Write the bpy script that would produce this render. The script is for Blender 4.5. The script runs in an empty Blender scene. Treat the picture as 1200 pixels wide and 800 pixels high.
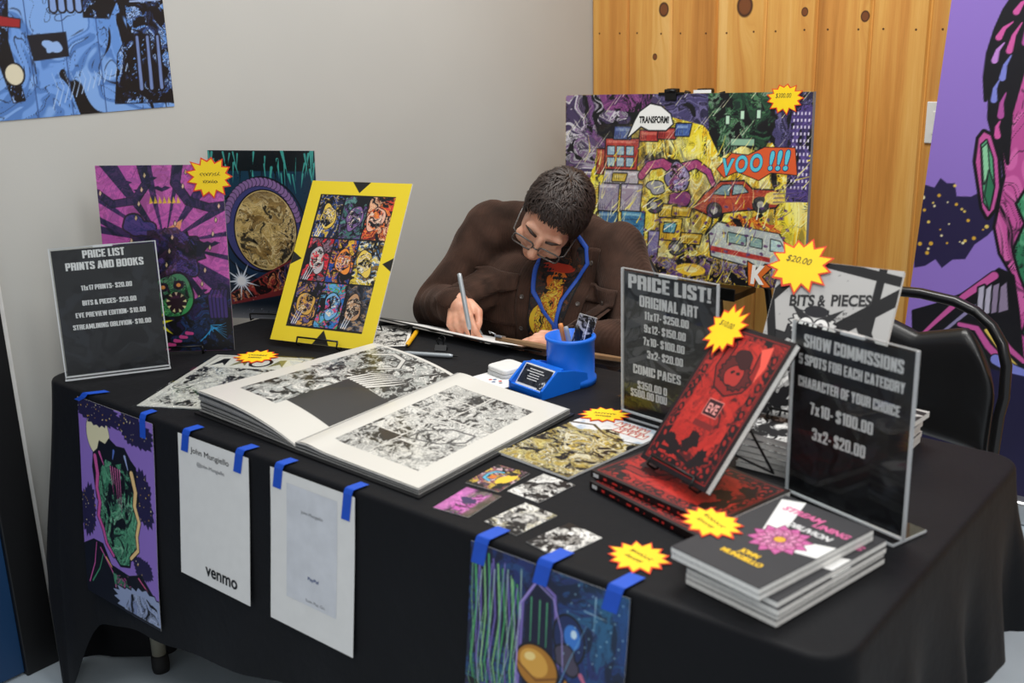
import bpy, bmesh, math, random
import numpy as np
from mathutils import Vector, Matrix
from mathutils.bvhtree import BVHTree
from mathutils import noise as mnoise

random.seed(7)
SC = bpy.context.scene
COL = SC.collection
D = math.radians

# ------------------------------------------------------------------ camera
cam_data = bpy.data.cameras.new('camera')
cam = bpy.data.objects.new('camera', cam_data)
COL.objects.link(cam)
CAM_LOC = Vector((2.2242, -1.0593, 1.4628))
_pitch, _yaw, _roll = 0.29068, -0.69121, -0.02632
_f = Vector((math.sin(_yaw)*math.cos(_pitch), math.cos(_yaw)*math.cos(_pitch), -math.sin(_pitch)))
_r = Vector((math.cos(_yaw), -math.sin(_yaw), 0))
_u = _r.cross(_f)
_r2 = _r*math.cos(_roll) + _u*math.sin(_roll)
_u2 = -_r*math.sin(_roll) + _u*math.cos(_roll)
cam.matrix_world = Matrix(((_r2.x, _u2.x, -_f.x, CAM_LOC.x), (_r2.y, _u2.y, -_f.y, CAM_LOC.y),
                           (_r2.z, _u2.z, -_f.z, CAM_LOC.z), (0, 0, 0, 1)))
cam_data.sensor_width = 36.0
cam_data.lens = 1246.98/1200*36
cam_data.clip_start = 0.05
cam_data.dof.use_dof = True
cam_data.dof.focus_distance = 2.72
cam_data.dof.aperture_fstop = 4.5
SC.camera = cam

# ------------------------------------------------------------------ light and exposure
SC.view_settings.view_transform = 'Standard'
SC.view_settings.look = 'None'
SC.view_settings.gamma = 1.0
SC.view_settings.use_curve_mapping = False
SC.view_settings.exposure = 0.0
world = bpy.data.worlds.new('room_ambient')
SC.world = world
world.use_nodes = True
world.node_tree.nodes['Background'].inputs[0].default_value = (0.93, 0.96, 1.0, 1)
world.node_tree.nodes['Background'].inputs[1].default_value = 0.47

def area_lamp(name, loc, aim, sx, sy, watts, color):
    l = bpy.data.lights.new(name, 'AREA')
    l.shape = 'RECTANGLE'; l.size = sx; l.size_y = sy; l.energy = watts; l.color = color
    o = bpy.data.objects.new(name, l); COL.objects.link(o)
    o.location = loc
    d = Vector(aim) - Vector(loc)
    o.rotation_euler = d.to_track_quat('-Z', 'Y').to_euler()
    return o
area_lamp('ceiling_lamp', (1.9, 0.1, 2.75), (1.9, 0.1, 0), 1.2, 0.6, 20, (1.0, 0.985, 0.955))
area_lamp('ceiling_lamp', (0.95, 1.15, 2.75), (0.95, 1.15, 0), 1.2, 0.6, 31, (1.0, 0.975, 0.93))
area_lamp('ceiling_lamp', (0.6, -1.3, 2.75), (0.6, -1.3, 0), 1.2, 0.6, 11, (1.0, 0.985, 0.96))
area_lamp('ceiling_lamp', (3.2, -1.3, 2.75), (3.2, -1.3, 0), 1.2, 0.6, 26, (1.0, 0.985, 0.96))

# ------------------------------------------------------------------ helpers
def lin(c):
    if isinstance(c, str):
        c = c.lstrip('#'); c = tuple(int(c[i:i+2], 16)/255 for i in (0, 2, 4))
    return tuple((x/12.92 if x <= 0.04045 else ((x+0.055)/1.055)**2.4) for x in c[:3])

def rgb(c):
    if isinstance(c, str):
        c = c.lstrip('#'); return np.array([int(c[i:i+2], 16)/255 for i in (0, 2, 4)])
    return np.array(c, float)

class NT:
    """tiny node-tree writer"""
    def __init__(s, name):
        s.m = bpy.data.materials.new(name); s.m.use_nodes = True
        s.t = s.m.node_tree; s.b = s.t.nodes['Principled BSDF']; s.out = s.t.nodes['Material Output']
    def n(s, kind, **kw):
        nd = s.t.nodes.new(kind)
        for k, v in kw.items():
            if k.startswith('i_'):
                nd.inputs[int(k[2:])].default_value = v
            else:
                setattr(nd, k, v)
        return nd
    def l(s, a, ai, b, bi):
        s.t.links.new(a.outputs[ai], b.inputs[bi])

MATS = {}
def mat(name, color, rough=0.6, var=0.06, scale=30, bump=0.0, bscale=200, metal=0.0, spec=0.5, coat=0.0, sheen=0.0, coords='Object'):
    """principled surface whose colour and relief come from noise nodes"""
    if name in MATS: return MATS[name]
    T = NT(name)
    tc = T.n('ShaderNodeTexCoord')
    nz = T.n('ShaderNodeTexNoise'); nz.inputs['Scale'].default_value = scale; nz.inputs['Detail'].default_value = 3
    T.l(tc, coords, nz, 'Vector')
    c = lin(color)
    ramp = T.n('ShaderNodeValToRGB')
    ramp.color_ramp.elements[0].position = 0.3; ramp.color_ramp.elements[1].position = 0.7
    ramp.color_ramp.elements[0].color = (*[max(0, x*(1-var)) for x in c], 1)
    ramp.color_ramp.elements[1].color = (*[min(1, x*(1+var)) for x in c], 1)
    T.l(nz, 'Fac', ramp, 'Fac'); T.l(ramp, 'Color', T.b, 'Base Color')
    T.b.inputs['Roughness'].default_value = rough
    T.b.inputs['Metallic'].default_value = metal
    T.b.inputs['Specular IOR Level'].default_value = spec
    T.b.inputs['Coat Weight'].default_value = coat
    if sheen:
        T.b.inputs['Sheen Weight'].default_value = sheen
    if bump:
        n2 = T.n('ShaderNodeTexNoise'); n2.inputs['Scale'].default_value = bscale; n2.inputs['Detail'].default_value = 4
        T.l(tc, coords, n2, 'Vector')
        bp = T.n('ShaderNodeBump'); bp.inputs['Strength'].default_value = bump; bp.inputs['Distance'].default_value = 0.002
        T.l(n2, 'Fac', bp, 'Height'); T.l(bp, 'Normal', T.b, 'Normal')
    MATS[name] = T.m
    return T.m

def art_mat(name, rough, spec=0.5, coat=0.0):
    if name in MATS: return MATS[name]
    T = NT(name)
    a = T.n('ShaderNodeAttribute', attribute_name='ink')
    T.l(a, 'Color', T.b, 'Base Color')
    tc = T.n('ShaderNodeTexCoord'); nz = T.n('ShaderNodeTexNoise'); nz.inputs['Scale'].default_value = 25
    T.l(tc, 'Object', nz, 'Vector')
    mr = T.n('ShaderNodeMapRange'); mr.inputs[3].default_value = rough*0.9; mr.inputs[4].default_value = rough*1.1
    T.l(nz, 'Fac', mr, 0); T.l(mr, 0, T.b, 'Roughness')
    T.b.inputs['Specular IOR Level'].default_value = spec
    T.b.inputs['Coat Weight'].default_value = coat
    MATS[name] = T.m
    return T.m

def clear_mat(name, tint, gloss_rough=0.02, ior=1.36):
    if name in MATS: return MATS[name]
    T = NT(name); T.t.nodes.remove(T.b)
    tr = T.n('ShaderNodeBsdfTransparent'); tr.inputs[0].default_value = (*tint, 1)
    gl = T.n('ShaderNodeBsdfGlossy'); gl.inputs['Roughness'].default_value = gloss_rough
    fr = T.n('ShaderNodeFresnel'); fr.inputs['IOR'].default_value = ior
    mx = T.n('ShaderNodeMixShader')
    ge = T.n('ShaderNodeNewGeometry'); inv = T.n('ShaderNodeMath', operation='SUBTRACT'); inv.inputs[0].default_value = 1.0; T.l(ge, 'Backfacing', inv, 1)
    ml = T.n('ShaderNodeMath', operation='MULTIPLY'); T.l(fr, 0, ml, 0); T.l(inv, 0, ml, 1)
    T.l(ml, 0, mx, 0); T.l(tr, 0, mx, 1); T.l(gl, 0, mx, 2); T.l(mx, 0, T.out, 'Surface')
    MATS[name] = T.m
    return T.m

class G:
    """collects faces into one mesh"""
    def __init__(s): s.v = []; s.f = []; s.m = []; s.sm = []
    def add(s, vs, fs, mi=0, M=None, smooth=False):
        o = len(s.v)
        for p in vs:
            p = Vector(p)
            s.v.append(M @ p if M is not None else p)
        for f in fs:
            s.f.append([o+i for i in f]); s.m.append(mi); s.sm.append(smooth)
        return s
    def box(s, x0, x1, y0, y1, z0, z1, mi=0, M=None, bev=0.0):
        if bev <= 0:
            vs = [(x, y, z) for z in (z0, z1) for y in (y0, y1) for x in (x0, x1)]
            return s.add(vs, [(0,2,3,1),(4,5,7,6),(0,1,5,4),(2,6,7,3),(0,4,6,2),(1,3,7,5)], mi, M)
        bm = bmesh.new(); bmesh.ops.create_cube(bm, size=1)
        for v in bm.verts:
            v.co = ((x0+x1)/2+v.co.x*(x1-x0), (y0+y1)/2+v.co.y*(y1-y0), (z0+z1)/2+v.co.z*(z1-z0))
        bmesh.ops.bevel(bm, geom=bm.edges[:], offset=bev, segments=3, profile=0.5, affect='EDGES')
        return s.bm(bm, mi, M, False)
    def bm(s, bm, mi=0, M=None, smooth=True):
        bm.verts.ensure_lookup_table(); bm.verts.index_update()
        s.add([v.co.copy() for v in bm.verts], [[v.index for v in f.verts] for f in bm.faces], mi, M, smooth)
        bm.free(); return s
    def prism(s, pts, z0, z1, mi=0, M=None, side=None):
        n = len(pts)
        vs = [(p[0], p[1], z0) for p in pts]+[(p[0], p[1], z1) for p in pts]
        s.add(vs, [tuple(range(n, 2*n))], mi, M)
        s.add(vs, [tuple(range(n-1, -1, -1))]+[(i, (i+1) % n, n+(i+1) % n, n+i) for i in range(n)], mi if side is None else side, M)
        return s
    def tube(s, pts, r, n=10, mi=0, M=None, closed=False, cap=True):
        pts = [Vector(p) for p in pts]; k = len(pts)
        rs = r if isinstance(r, (list, tuple)) else [r]*k
        vs = []; fs = []; ref = None
        for i, p in enumerate(pts):
            if closed: t = pts[(i+1) % k]-pts[i-1]
            else: t = pts[min(i+1, k-1)]-pts[max(i-1, 0)]
            t.normalize()
            if ref is None:
                ref = t.orthogonal().normalized()
            else:
                ref = (ref - t*ref.dot(t)); ref = ref.normalized() if ref.length > 1e-6 else t.orthogonal().normalized()
            b = t.cross(ref)
            for j in range(n):
                a = 2*math.pi*j/n
                vs.append(p+(ref*math.cos(a)+b*math.sin(a))*rs[i])
        kk = k if closed else k-1
        for i in range(kk):
            for j in range(n):
                a = i*n+j; b2 = i*n+(j+1) % n; i2 = (i+1) % k
                fs.append((a, b2, i2*n+(j+1) % n, i2*n+j))
        if cap and not closed:
            fs.append(tuple(range(n-1, -1, -1))); fs.append(tuple((k-1)*n+j for j in range(n)))
        return s.add(vs, fs, mi, M, True)
    def lathe(s, prof, n=32, mi=0, M=None):
        vs = []; fs = []
        for (r, z) in prof:
            for j in range(n):
                a = 2*math.pi*j/n; vs.append((r*math.cos(a), r*math.sin(a), z))
        for i in range(len(prof)-1):
            for j in range(n):
                fs.append((i*n+j, i*n+(j+1) % n, (i+1)*n+(j+1) % n, (i+1)*n+j))
        return s.add(vs, fs, mi, M, True)
    def disc(s, c, r, n=24, mi=0, M=None):
        return s.add([(c[0]+r*math.cos(2*math.pi*j/n), c[1]+r*math.sin(2*math.pi*j/n), c[2]) for j in range(n)], [tuple(range(n))], mi, M)
    def build(s, name, mats, parent=None, smooth_angle=None):
        me = bpy.data.meshes.new(name)
        me.from_pydata([tuple(v) for v in s.v], [], s.f)
        for m in (mats if isinstance(mats, (list, tuple)) else [mats]): me.materials.append(m)
        me.polygons.foreach_set('material_index', s.m)
        me.polygons.foreach_set('use_smooth', s.sm)
        me.update()
        o = bpy.data.objects.new(name, me); COL.objects.link(o)
        if parent is not None: o.parent = parent
        return o

def tag(o, label=None, cat=None, group=None, kind=None):
    if label: o['label'] = label
    if cat: o['category'] = cat
    if group: o['group'] = group
    if kind: o['kind'] = kind
    return o

def thing(name, label, cat, M=None, group=None):
    o = bpy.data.objects.new(name, None); COL.objects.link(o)
    o.empty_display_size = 0.05
    if M is not None: o.matrix_world = M
    return tag(o, label, cat, group)

def struct(o): o['kind'] = 'structure'; return o

def kids(o):
    return [c for c in bpy.data.objects if c.parent == o]

def dup(o, M, label=None, group=None):
    c = o.copy(); COL.objects.link(c); c.matrix_world = M
    if label: c['label'] = label
    if group: c['group'] = group
    for k in kids(o):
        d = k.copy(); COL.objects.link(d); d.parent = c
        for g in kids(k):
            e = g.copy(); COL.objects.link(e); e.parent = d
    return c

def stand_frame(x, y, z, yaw, lean, roll=0.0):
    """X across the sheet, Y up the sheet, Z out of its face; origin at the middle of its lower edge"""
    yaw, lean, roll = D(yaw), D(lean), D(roll)
    r = Vector((math.cos(yaw), math.sin(yaw), 0)); b = Vector((-math.sin(yaw), math.cos(yaw), 0))
    up = Vector((0, 0, 1))*math.cos(lean)+b*math.sin(lean)
    r2 = r*math.cos(roll)+up*math.sin(roll); u2 = -r*math.sin(roll)+up*math.cos(roll)
    n = r2.cross(u2)
    return Matrix(((r2.x, u2.x, n.x, x), (r2.y, u2.y, n.y, y), (r2.z, u2.z, n.z, z), (0, 0, 0, 1)))

def flat_frame(x, y, z, rot):
    return Matrix.Translation((x, y, z)) @ Matrix.Rotation(D(rot), 4, 'Z')

# ---- lettering: strings become flat meshes, fitted to a width and a cap height
_glyph_cache = {}
def glyphs(text, bold=0.0, shear=0.0):
    key = (text, bold, shear)
    if key in _glyph_cache: return _glyph_cache[key]
    cu = bpy.data.curves.new('lettering', 'FONT')
    cu.body = text; cu.size = 1.0; cu.offset = bold; cu.shear = shear; cu.resolution_u = 4
    ob = bpy.data.objects.new('lettering', cu); COL.objects.link(ob)
    bpy.context.view_layer.update()
    me = bpy.data.meshes.new_from_object(ob.evaluated_get(bpy.context.evaluated_depsgraph_get()))
    vs = [tuple(v.co) for v in me.vertices]; fs = [tuple(p.vertices) for p in me.polygons]
    bpy.data.objects.remove(ob); bpy.data.curves.remove(cu); bpy.data.meshes.remove(me)
    _glyph_cache[key] = (vs, fs)
    return vs, fs

CAP = 0.73
def put_text(g, text, cx, cy, cap, width, bold=0.02, z=0.0, mi=0, M=None, shear=0.0, rot=0.0, heavy=0.0):
    """centre the line at (cx, cy); cap = height of capitals; width = total width (None keeps the natural one)"""
    vs, fs = glyphs(text, bold, shear)
    xs = [v[0] for v in vs]; x0, x1 = min(xs), max(xs)
    sy = cap/CAP; sx = sy if width is None else width/(x1-x0)
    R = Matrix.Translation((cx, cy, z)) @ Matrix.Rotation(D(rot), 4, 'Z')
    if M is not None: R = M @ R
    if width is not None and heavy: sx = (width-2*heavy*cap)/(x1-x0)
    for k, dx in enumerate((0.0, -heavy*cap, heavy*cap) if heavy else (0.0,)):
        g.add([((v[0]-(x0+x1)/2)*sx+dx, (v[1]-CAP/2)*sy, k*0.00004) for v in vs], fs, mi, R)

# heavy condensed sign lettering, drawn from bars, slants and chamfered rings on a cap-height grid
_S, _H, _W = 0.215, 0.165, 0.54
def _box(x0, y0, x1, y1): return [(x0, y0), (x1, y0), (x1, y1), (x0, y1)]
def _ring(x0, y0, x1, y1, c=0.09, s=None, h=None, sq=''):
    s = _S if s is None else s; h = _H if h is None else h
    k = {q: (0 if q in sq else c) for q in 'abcd'}            # a bottom-left, b bottom-right, c top-right, d top-left
    o = [(x0+k['a'], y0), (x1-k['b'], y0), (x1, y0+k['b']), (x1, y1-k['c']), (x1-k['c'], y1), (x0+k['d'], y1), (x0, y1-k['d']), (x0, y0+k['a'])]
    i = [(x0+s, y0+h), (x1-s, y0+h), (x1-s, y0+h), (x1-s, y1-h), (x1-s, y1-h), (x0+s, y1-h), (x0+s, y1-h), (x0+s, y0+h)]
    return [[o[j], o[(j+1) % 8], i[(j+1) % 8], i[j]] for j in range(8)]
def _slant(x0, y0, x1, y1, w): return [(x0, y0), (x0+w, y0), (x1+w, y1), (x1, y1)]
def _glyph(ch):
    S, H, W = _S, _H, _W; c = 0.09
    st = lambda x=0: _box(x, 0, x+S, 1); top = lambda w=W: _box(0, 1-H, w, 1); mid = lambda w=W, y=0.44: _box(0, y, w, y+H*0.9); bot = lambda w=W: _box(0, 0, w, H)
    g = {
     'A': (0.58, [_slant(0, 0, 0.155, 1, S*0.98), [(0.58-S*0.98, 0), (0.58, 0), (0.425, 1), (0.425-S*0.98, 1)], _box(0.12, 0.17, 0.46, 0.31), _box(0.19, 0.84, 0.39, 1)]),
     'B': (W, _ring(0, 0, W, 0.55, c, sq='ad')+_ring(0, 0.42, W-0.01, 1, c, sq='ad')), 'C': (W, [st(), [(0, 1-c), (c, 1), (W-c, 1), (W, 1-c), (W, 1-H), (0, 1-H)], [(0, c), (0, H), (W, H), (W, c), (W-c, 0), (c, 0)], _box(W-S, 0.62, W, 1-c), _box(W-S, c, W, 0.38)]),
     'D': (W, _ring(0, 0, W, 1, c, sq='ad')), 'E': (0.44, [st(), top(0.44), mid(0.40), bot(0.44)]), 'F': (0.42, [st(), top(0.42), mid(0.39)]),
     'G': (W, [st(), [(0, 1-c), (c, 1), (W-c, 1), (W, 1-c), (W, 1-H), (0, 1-H)], [(0, c), (0, H), (W, H), (W, 0), (c, 0)], _box(W-S, 0.64, W, 1-c), _box(W-S, 0, W, 0.50), _box(W-S-0.07, 0.38, W, 0.50)]),
     'H': (W, [st(), st(W-S), mid()]), 'I': (S, [st()]), 'J': (0.42, [st(0.42-S), bot(0.3), _box(0, 0, S*0.8, 0.28)]),
     'K': (0.57, [st(), [(S*0.8, 0.45), (S*0.8, 0.62), (0.34, 1), (0.56, 1), (0.37, 0.55)], [(0.22, 0.60), (0.40, 0.62), (0.57, 0), (0.35, 0)]]), 'L': (0.41, [st(), bot(0.41)]),
     'M': (0.72, [st(), st(0.72-S), [(0, 1), (S*1.2, 1), (0.44, 0.12), (0.28, 0.12)], [(0.72-S*1.2, 1), (0.72, 1), (0.44, 0.12), (0.28, 0.12)]]),
     'N': (W, [st(0), st(W-S), [(0, 1), (S, 1), (W, 0), (W-S, 0)]]), 'O': (W, _ring(0, 0, W, 1)), 'P': (W-0.02, [st()]+_ring(0, 0.38, W-0.02, 1, c, sq='ad')), 'Q': (W, _ring(0, 0, W, 1)+[_slant(0.3, 0.1, 0.4, -0.08, 0.14)]),
     'R': (W, [st()]+_ring(0, 0.42, W, 1, c, sq='ad')+[_box(W-S, 0, W, 0.47)]),
     'S': (0.52, [[(0, 1-c), (c, 1), (0.52-c, 1), (0.52, 1-c), (0.52, 1-H), (0, 1-H)], [(0, c), (0, H), (0.52, H), (0.52, c), (0.52-c, 0), (c, 0)], _box(0, 0.58, S, 1-c), _box(0.52-S, c, 0.52, 0.44), [(0, 0.60), (S, 0.66), (0.52, 0.44), (0.52-S, 0.34)], _box(0.52-S, 0.68, 0.52, 1-c), _box(0, c, S, 0.30)]),
     'T': (0.47, [_box(0, 1-H, 0.47, 1), _box(0.235-S/2, 0, 0.235+S/2, 1)]), 'U': (W, [_box(0, c, S, 1), _box(W-S, c, W, 1), [(0, c), (0, H), (W, H), (W, c), (W-c, 0), (c, 0)]]),
     'V': (0.57, [[(0, 1), (S, 1), (0.38, 0), (0.19, 0)], [(0.57-S, 1), (0.57, 1), (0.38, 0), (0.19, 0)]]),
     'W': (0.84, [[(0, 1), (S*0.95, 1), (0.33, 0), (0.11, 0)], [(0.32, 1), (0.52, 1), (0.33, 0), (0.13, 0)], [(0.32, 1), (0.52, 1), (0.71, 0), (0.51, 0)], [(0.84-S*0.95, 1), (0.84, 1), (0.73, 0), (0.51, 0)]]),
     'X': (0.56, [_slant(0, 0, 0.34, 1, 0.22), [(0, 1), (0.22, 1), (0.56, 0), (0.34, 0)]]), 'Y': (0.54, [_box(0.27-S/2, 0, 0.27+S/2, 0.5), [(0, 1), (S, 1), (0.27+S/2, 0.42), (0.27-S/2, 0.42)], [(0.54-S, 1), (0.54, 1), (0.27+S/2, 0.42), (0.27-S/2, 0.42)]]),
     'Z': (0.46, [top(0.46), bot(0.46), [(0, H), (S, H), (0.46, 1-H), (0.46-S, 1-H)]]),
     '0': (0.53, _ring(0, 0, 0.53, 1)), '1': (0.36, [_box(0.36-S, 0, 0.36, 1), [(0, 0.80), (0.36-S, 0.80), (0.36-S, 1), (0.13, 1)]]),
     '2': (0.51, [[(0, 1-c), (c, 1), (0.51-c, 1), (0.51, 1-c), (0.51, 1-H), (0, 1-H)], _box(0.51-S, 0.56, 0.51, 1-c), _box(0, 0.66, S, 1-c), [(0, H), (S*1.1, H), (0.51, 0.58), (0.51-S, 0.56)], bot(0.51)]),
     '3': (0.52, [[(0, 1-c), (c, 1), (0.52-c, 1), (0.52, 1-c), (0.52, 1-H), (0, 1-H)], [(0, c), (0, H), (0.52, H), (0.52, c), (0.52-c, 0), (c, 0)], _box(0.52-S, c, 0.52, 0.46), _box(0.52-S, 0.54, 0.52, 1-c), _box(0.18, 0.43, 0.48, 0.57), _box(0, 0.70, S, 1-c), _box(0, c, S, 0.30)]),
     '5': (0.52, [_box(0, 1-H, 0.50, 1), _box(0, 0.46, S, 1), _box(0, 0.50, 0.52-c, 0.50+H*0.9), _box(0.52-S, c, 0.52, 0.60), [(0, c), (0, H), (0.52, H), (0.52, c), (0.52-c, 0), (c, 0)], _box(0, c, S, 0.30)]),
     '7': (0.43, [_box(0, 1-H, 0.43, 1), [(0.09, 0), (0.09+S, 0), (0.43, 1-H), (0.43-S, 1-H)]]),
     '9': (0.53, _ring(0, 0.38, 0.53, 1)+[_box(0.53-S, c, 0.53, 0.6), [(0, c), (0, H), (0.53, H), (0.53, c), (0.53-c, 0), (c, 0)], _box(0, c, S, 0.28)]),
     'x': (0.50, [_slant(0, 0, 0.29, 0.74, 0.21), [(0, 0.74), (0.21, 0.74), (0.50, 0), (0.29, 0)]]),
     '-': (0.29, [_box(0.02, 0.32, 0.27, 0.48)]), '.': (S, [_box(0, 0, S*0.92, 0.17)]), '!': (S, [[(0.04, 0.24), (S-0.04, 0.24), (S, 1), (0, 1)], _box(0, 0, S, 0.17)]),
    }
    g['$'] = (0.52, _glyph('S')[1]+[_box(0.22, -0.07, 0.30, 1.07)]) if ch == '$' else None
    g['&'] = (0.58, _ring(0, 0, 0.46, 0.54)+_ring(0.03, 0.46, 0.42, 1)+[_slant(0.30, 0.42, 0.37, 0, 0.21)])
    return g.get(ch) or (0.24, [])
def block_text(g, text, cx, cy, cap, width, z=0.0, mi=0, M=None):
    x = 0; polys = []
    for ch in text:
        if ch == ' ': x += 0.22; continue
        adv, ps = _glyph(ch)
        polys += [[(px+x, py) for px, py in p] for p in ps]; x += adv+0.055
    tot = x-0.055; sx = cap if width is None else width/tot
    for k, p in enumerate(polys):
        p = [((a-tot/2)*sx+cx, (b-0.5)*cap+cy, z+(k % 3)*0.00003) for a, b in p]
        ar = sum(p[i][0]*p[(i+1) % len(p)][1]-p[(i+1) % len(p)][0]*p[i][1] for i in range(len(p)))
        if abs(ar) > 1e-12: g.add(p, [tuple(range(len(p))) if ar > 0 else tuple(range(len(p)-1, -1, -1))], mi, M)

# ---- painted pictures: a picture is drawn into the ink colours of a fine sheet of mesh
def _vnoise(X, Y, seed):
    rs = np.random.RandomState(seed); L = rs.rand(64, 64)
    xi = np.floor(X).astype(int); yi = np.floor(Y).astype(int)
    fx = X-xi; fy = Y-yi; fx = fx*fx*(3-2*fx); fy = fy*fy*(3-2*fy)
    a = L[yi % 64, xi % 64]; b = L[yi % 64, (xi+1) % 64]; c = L[(yi+1) % 64, xi % 64]; d = L[(yi+1) % 64, (xi+1) % 64]
    return (a*(1-fx)+b*fx)*(1-fy)+(c*(1-fx)+d*fx)*fy

def fbm(X, Y, scale, seed=0, octv=4):
    t = 0; a = 0.5; w = 0
    for k in range(octv):
        t = t+a*_vnoise(X*scale*2**k+17.3*k, Y*scale*2**k+5.1*k, seed+k); w += a; a *= 0.5
    return t/w

class Art:
    def __init__(s, w, h, n, bg):
        s.w, s.h = w, h; s.nx = n; s.ny = max(2, int(round(n*h/w)))
        s.X, s.Y = np.meshgrid(np.linspace(0, w, s.nx), np.linspace(0, h, s.ny))
        s.C = np.empty((s.ny, s.nx, 3)); s.C[:] = rgb(bg); s.px = w/(s.nx-1)
    def win(s, x0, x1, y0, y1):
        i0 = max(0, int(math.floor(x0/s.px))); i1 = min(s.nx, int(math.ceil(x1/s.px))+1)
        j0 = max(0, int(math.floor(y0/s.px))); j1 = min(s.ny, int(math.ceil(y1/s.px))+1)
        return (slice(j0, max(j0, j1)), slice(i0, max(i0, i1)))
    def put(s, sl, a, col):
        col = rgb(col) if not (isinstance(col, np.ndarray) and col.ndim == 3) else col[sl] if col.shape[:2] == s.C.shape[:2] else col
        s.C[sl] = s.C[sl]*(1-a[..., None])+col*a[..., None]
    def full(s): return (slice(None), slice(None))
    def sd_poly(s, sl, pts):
        X, Y = s.X[sl], s.Y[sl]; d = np.full(X.shape, 1e9); ins = np.zeros(X.shape, bool)
        n = len(pts)
        for i in range(n):
            ax, ay = pts[i]; bx, by = pts[(i+1) % n]
            ex, ey = bx-ax, by-ay; wx, wy = X-ax, Y-ay
            t = np.clip((wx*ex+wy*ey)/max(ex*ex+ey*ey, 1e-12), 0, 1)
            d = np.minimum(d, (wx-ex*t)**2+(wy-ey*t)**2)
            c = ((ay <= Y) & (by > Y)) | ((by <= Y) & (ay > Y))
            with np.errstate(divide='ignore', invalid='ignore'):
                xi = ax+(Y-ay)/(by-ay if by != ay else 1e-9)*ex
            ins ^= c & (X < xi)
        d = np.sqrt(d); return np.where(ins, -d, d)
    def shade(s, sl, d, col, line=None, lw=0.0):
        if line is not None and lw > 0:
            s.put(sl, np.clip(0.5-(d-lw)/s.px, 0, 1), line)
        if col is not None:
            s.put(sl, np.clip(0.5-d/s.px, 0, 1), col)
    def poly(s, pts, col, line=None, lw=0.0):
        m = lw+2*s.px
        sl = s.win(min(p[0] for p in pts)-m, max(p[0] for p in pts)+m, min(p[1] for p in pts)-m, max(p[1] for p in pts)+m)
        if s.X[sl].size: s.shade(sl, s.sd_poly(sl, pts), col, line, lw)
    def ell(s, cx, cy, rx, ry, col, rot=0.0, line=None, lw=0.0):
        m = max(rx, ry)+lw+2*s.px; sl = s.win(cx-m, cx+m, cy-m, cy+m)
        if not s.X[sl].size: return
        a = D(rot); X = s.X[sl]-cx; Y = s.Y[sl]-cy
        u = (X*math.cos(a)+Y*math.sin(a))/rx; v = (-X*math.sin(a)+Y*math.cos(a))/ry
        k = np.sqrt(u*u+v*v); g = np.sqrt((u/rx)**2+(v/ry)**2)+1e-9
        s.shade(sl, k*(k-1)/g, col, line, lw)
    def path(s, pts, w, col, w1=None, line=None, lw=0.0):
        n = len(pts); w1 = w if w1 is None else w1
        m = max(w, w1)+lw+2*s.px
        sl = s.win(min(p[0] for p in pts)-m, max(p[0] for p in pts)+m, min(p[1] for p in pts)-m, max(p[1] for p in pts)+m)
        if not s.X[sl].size: return
        X, Y = s.X[sl], s.Y[sl]; d = np.full(X.shape, 1e9)
        for i in range(n-1):
            ax, ay = pts[i]; bx, by = pts[i+1]; ex, ey = bx-ax, by-ay
            t = np.clip(((X-ax)*ex+(Y-ay)*ey)/max(ex*ex+ey*ey, 1e-12), 0, 1)
            r = (w+(w1-w)*(i+t)/(n-1))/2
            d = np.minimum(d, np.sqrt((X-ax-ex*t)**2+(Y-ay-ey*t)**2)-r)
        s.shade(sl, d, col, line, lw)
    def blob(s, cx, cy, rx, ry, col, seed=0, rough=0.25, n=40, line=None, lw=0.0, rot=0.0, spiky=False):
        rs = random.Random(seed); ph = [rs.uniform(0, 6.28) for _ in range(5)]; am = [rs.uniform(0.3, 1)/(k+1) for k in range(5)]
        pts = []; a0 = D(rot)
        for i in range(n):
            a = 2*math.pi*i/n; r = 1+rough*sum(am[k]*math.sin((k+2)*a+ph[k]) for k in range(5))
            if spiky: r *= 1+(0.16 if i % 2 else -0.06)*rs.uniform(0.4, 1.2)
            x = rx*r*math.cos(a); y = ry*r*math.sin(a)
            pts.append((cx+x*math.cos(a0)-y*math.sin(a0), cy+x*math.sin(a0)+y*math.cos(a0)))
        s.poly(pts, col, line, lw); return pts
    def rect(s, x0, y0, x1, y1, col, line=None, lw=0.0):
        s.poly([(x0, y0), (x1, y0), (x1, y1), (x0, y1)], col, line, lw)
    def mask_poly(s, pts):
        sl = s.full(); return np.clip(0.5-s.sd_poly(sl, pts)/s.px, 0, 1)
    def comic(s, x0, y0, x1, y1, pal, scale, seed, black=0.40, line=0.5, hatch=True, warp=1.2, sx=1.0, sy=1.0, mask=None, alpha=1.0, ink=(0.03, 0.03, 0.05)):
        """inked drawing texture: flat colour patches, black masses, contour strokes and hatching"""
        sl = s.win(x0, x1, y0, y1); X = s.X[sl]*sx; Y = s.Y[sl]*sy
        if not X.size: return
        wx = (fbm(X, Y, scale*0.9, seed+40, 3)-0.5)*warp/scale; wy = (fbm(X, Y, scale*0.9, seed+50, 3)-0.5)*warp/scale
        U, V = X+wx*1.6, Y+wy*1.6
        a = 0.62*fbm(U, V, scale*1.3, seed, 3)+0.38*fbm(U*1.3+V*0.5, V*0.8-U*0.3, scale*4.2, seed+60, 2)
        b = 0.7*fbm(U, V, scale*1.5, seed+10, 3)+0.3*fbm(U*0.7, V*1.5, scale*5, seed+70, 2)
        q = np.argsort(np.argsort(b.ravel())).reshape(b.shape)/b.size
        pal = [rgb(p) for p in pal]; qq = np.clip(q*len(pal)-0.5, 0, len(pal)-1.001); idx = qq.astype(int)
        fr_ = np.clip((qq-idx-0.5)*5+0.5, 0, 1)[..., None]; pa = np.array(pal+[pal[-1]])
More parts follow.
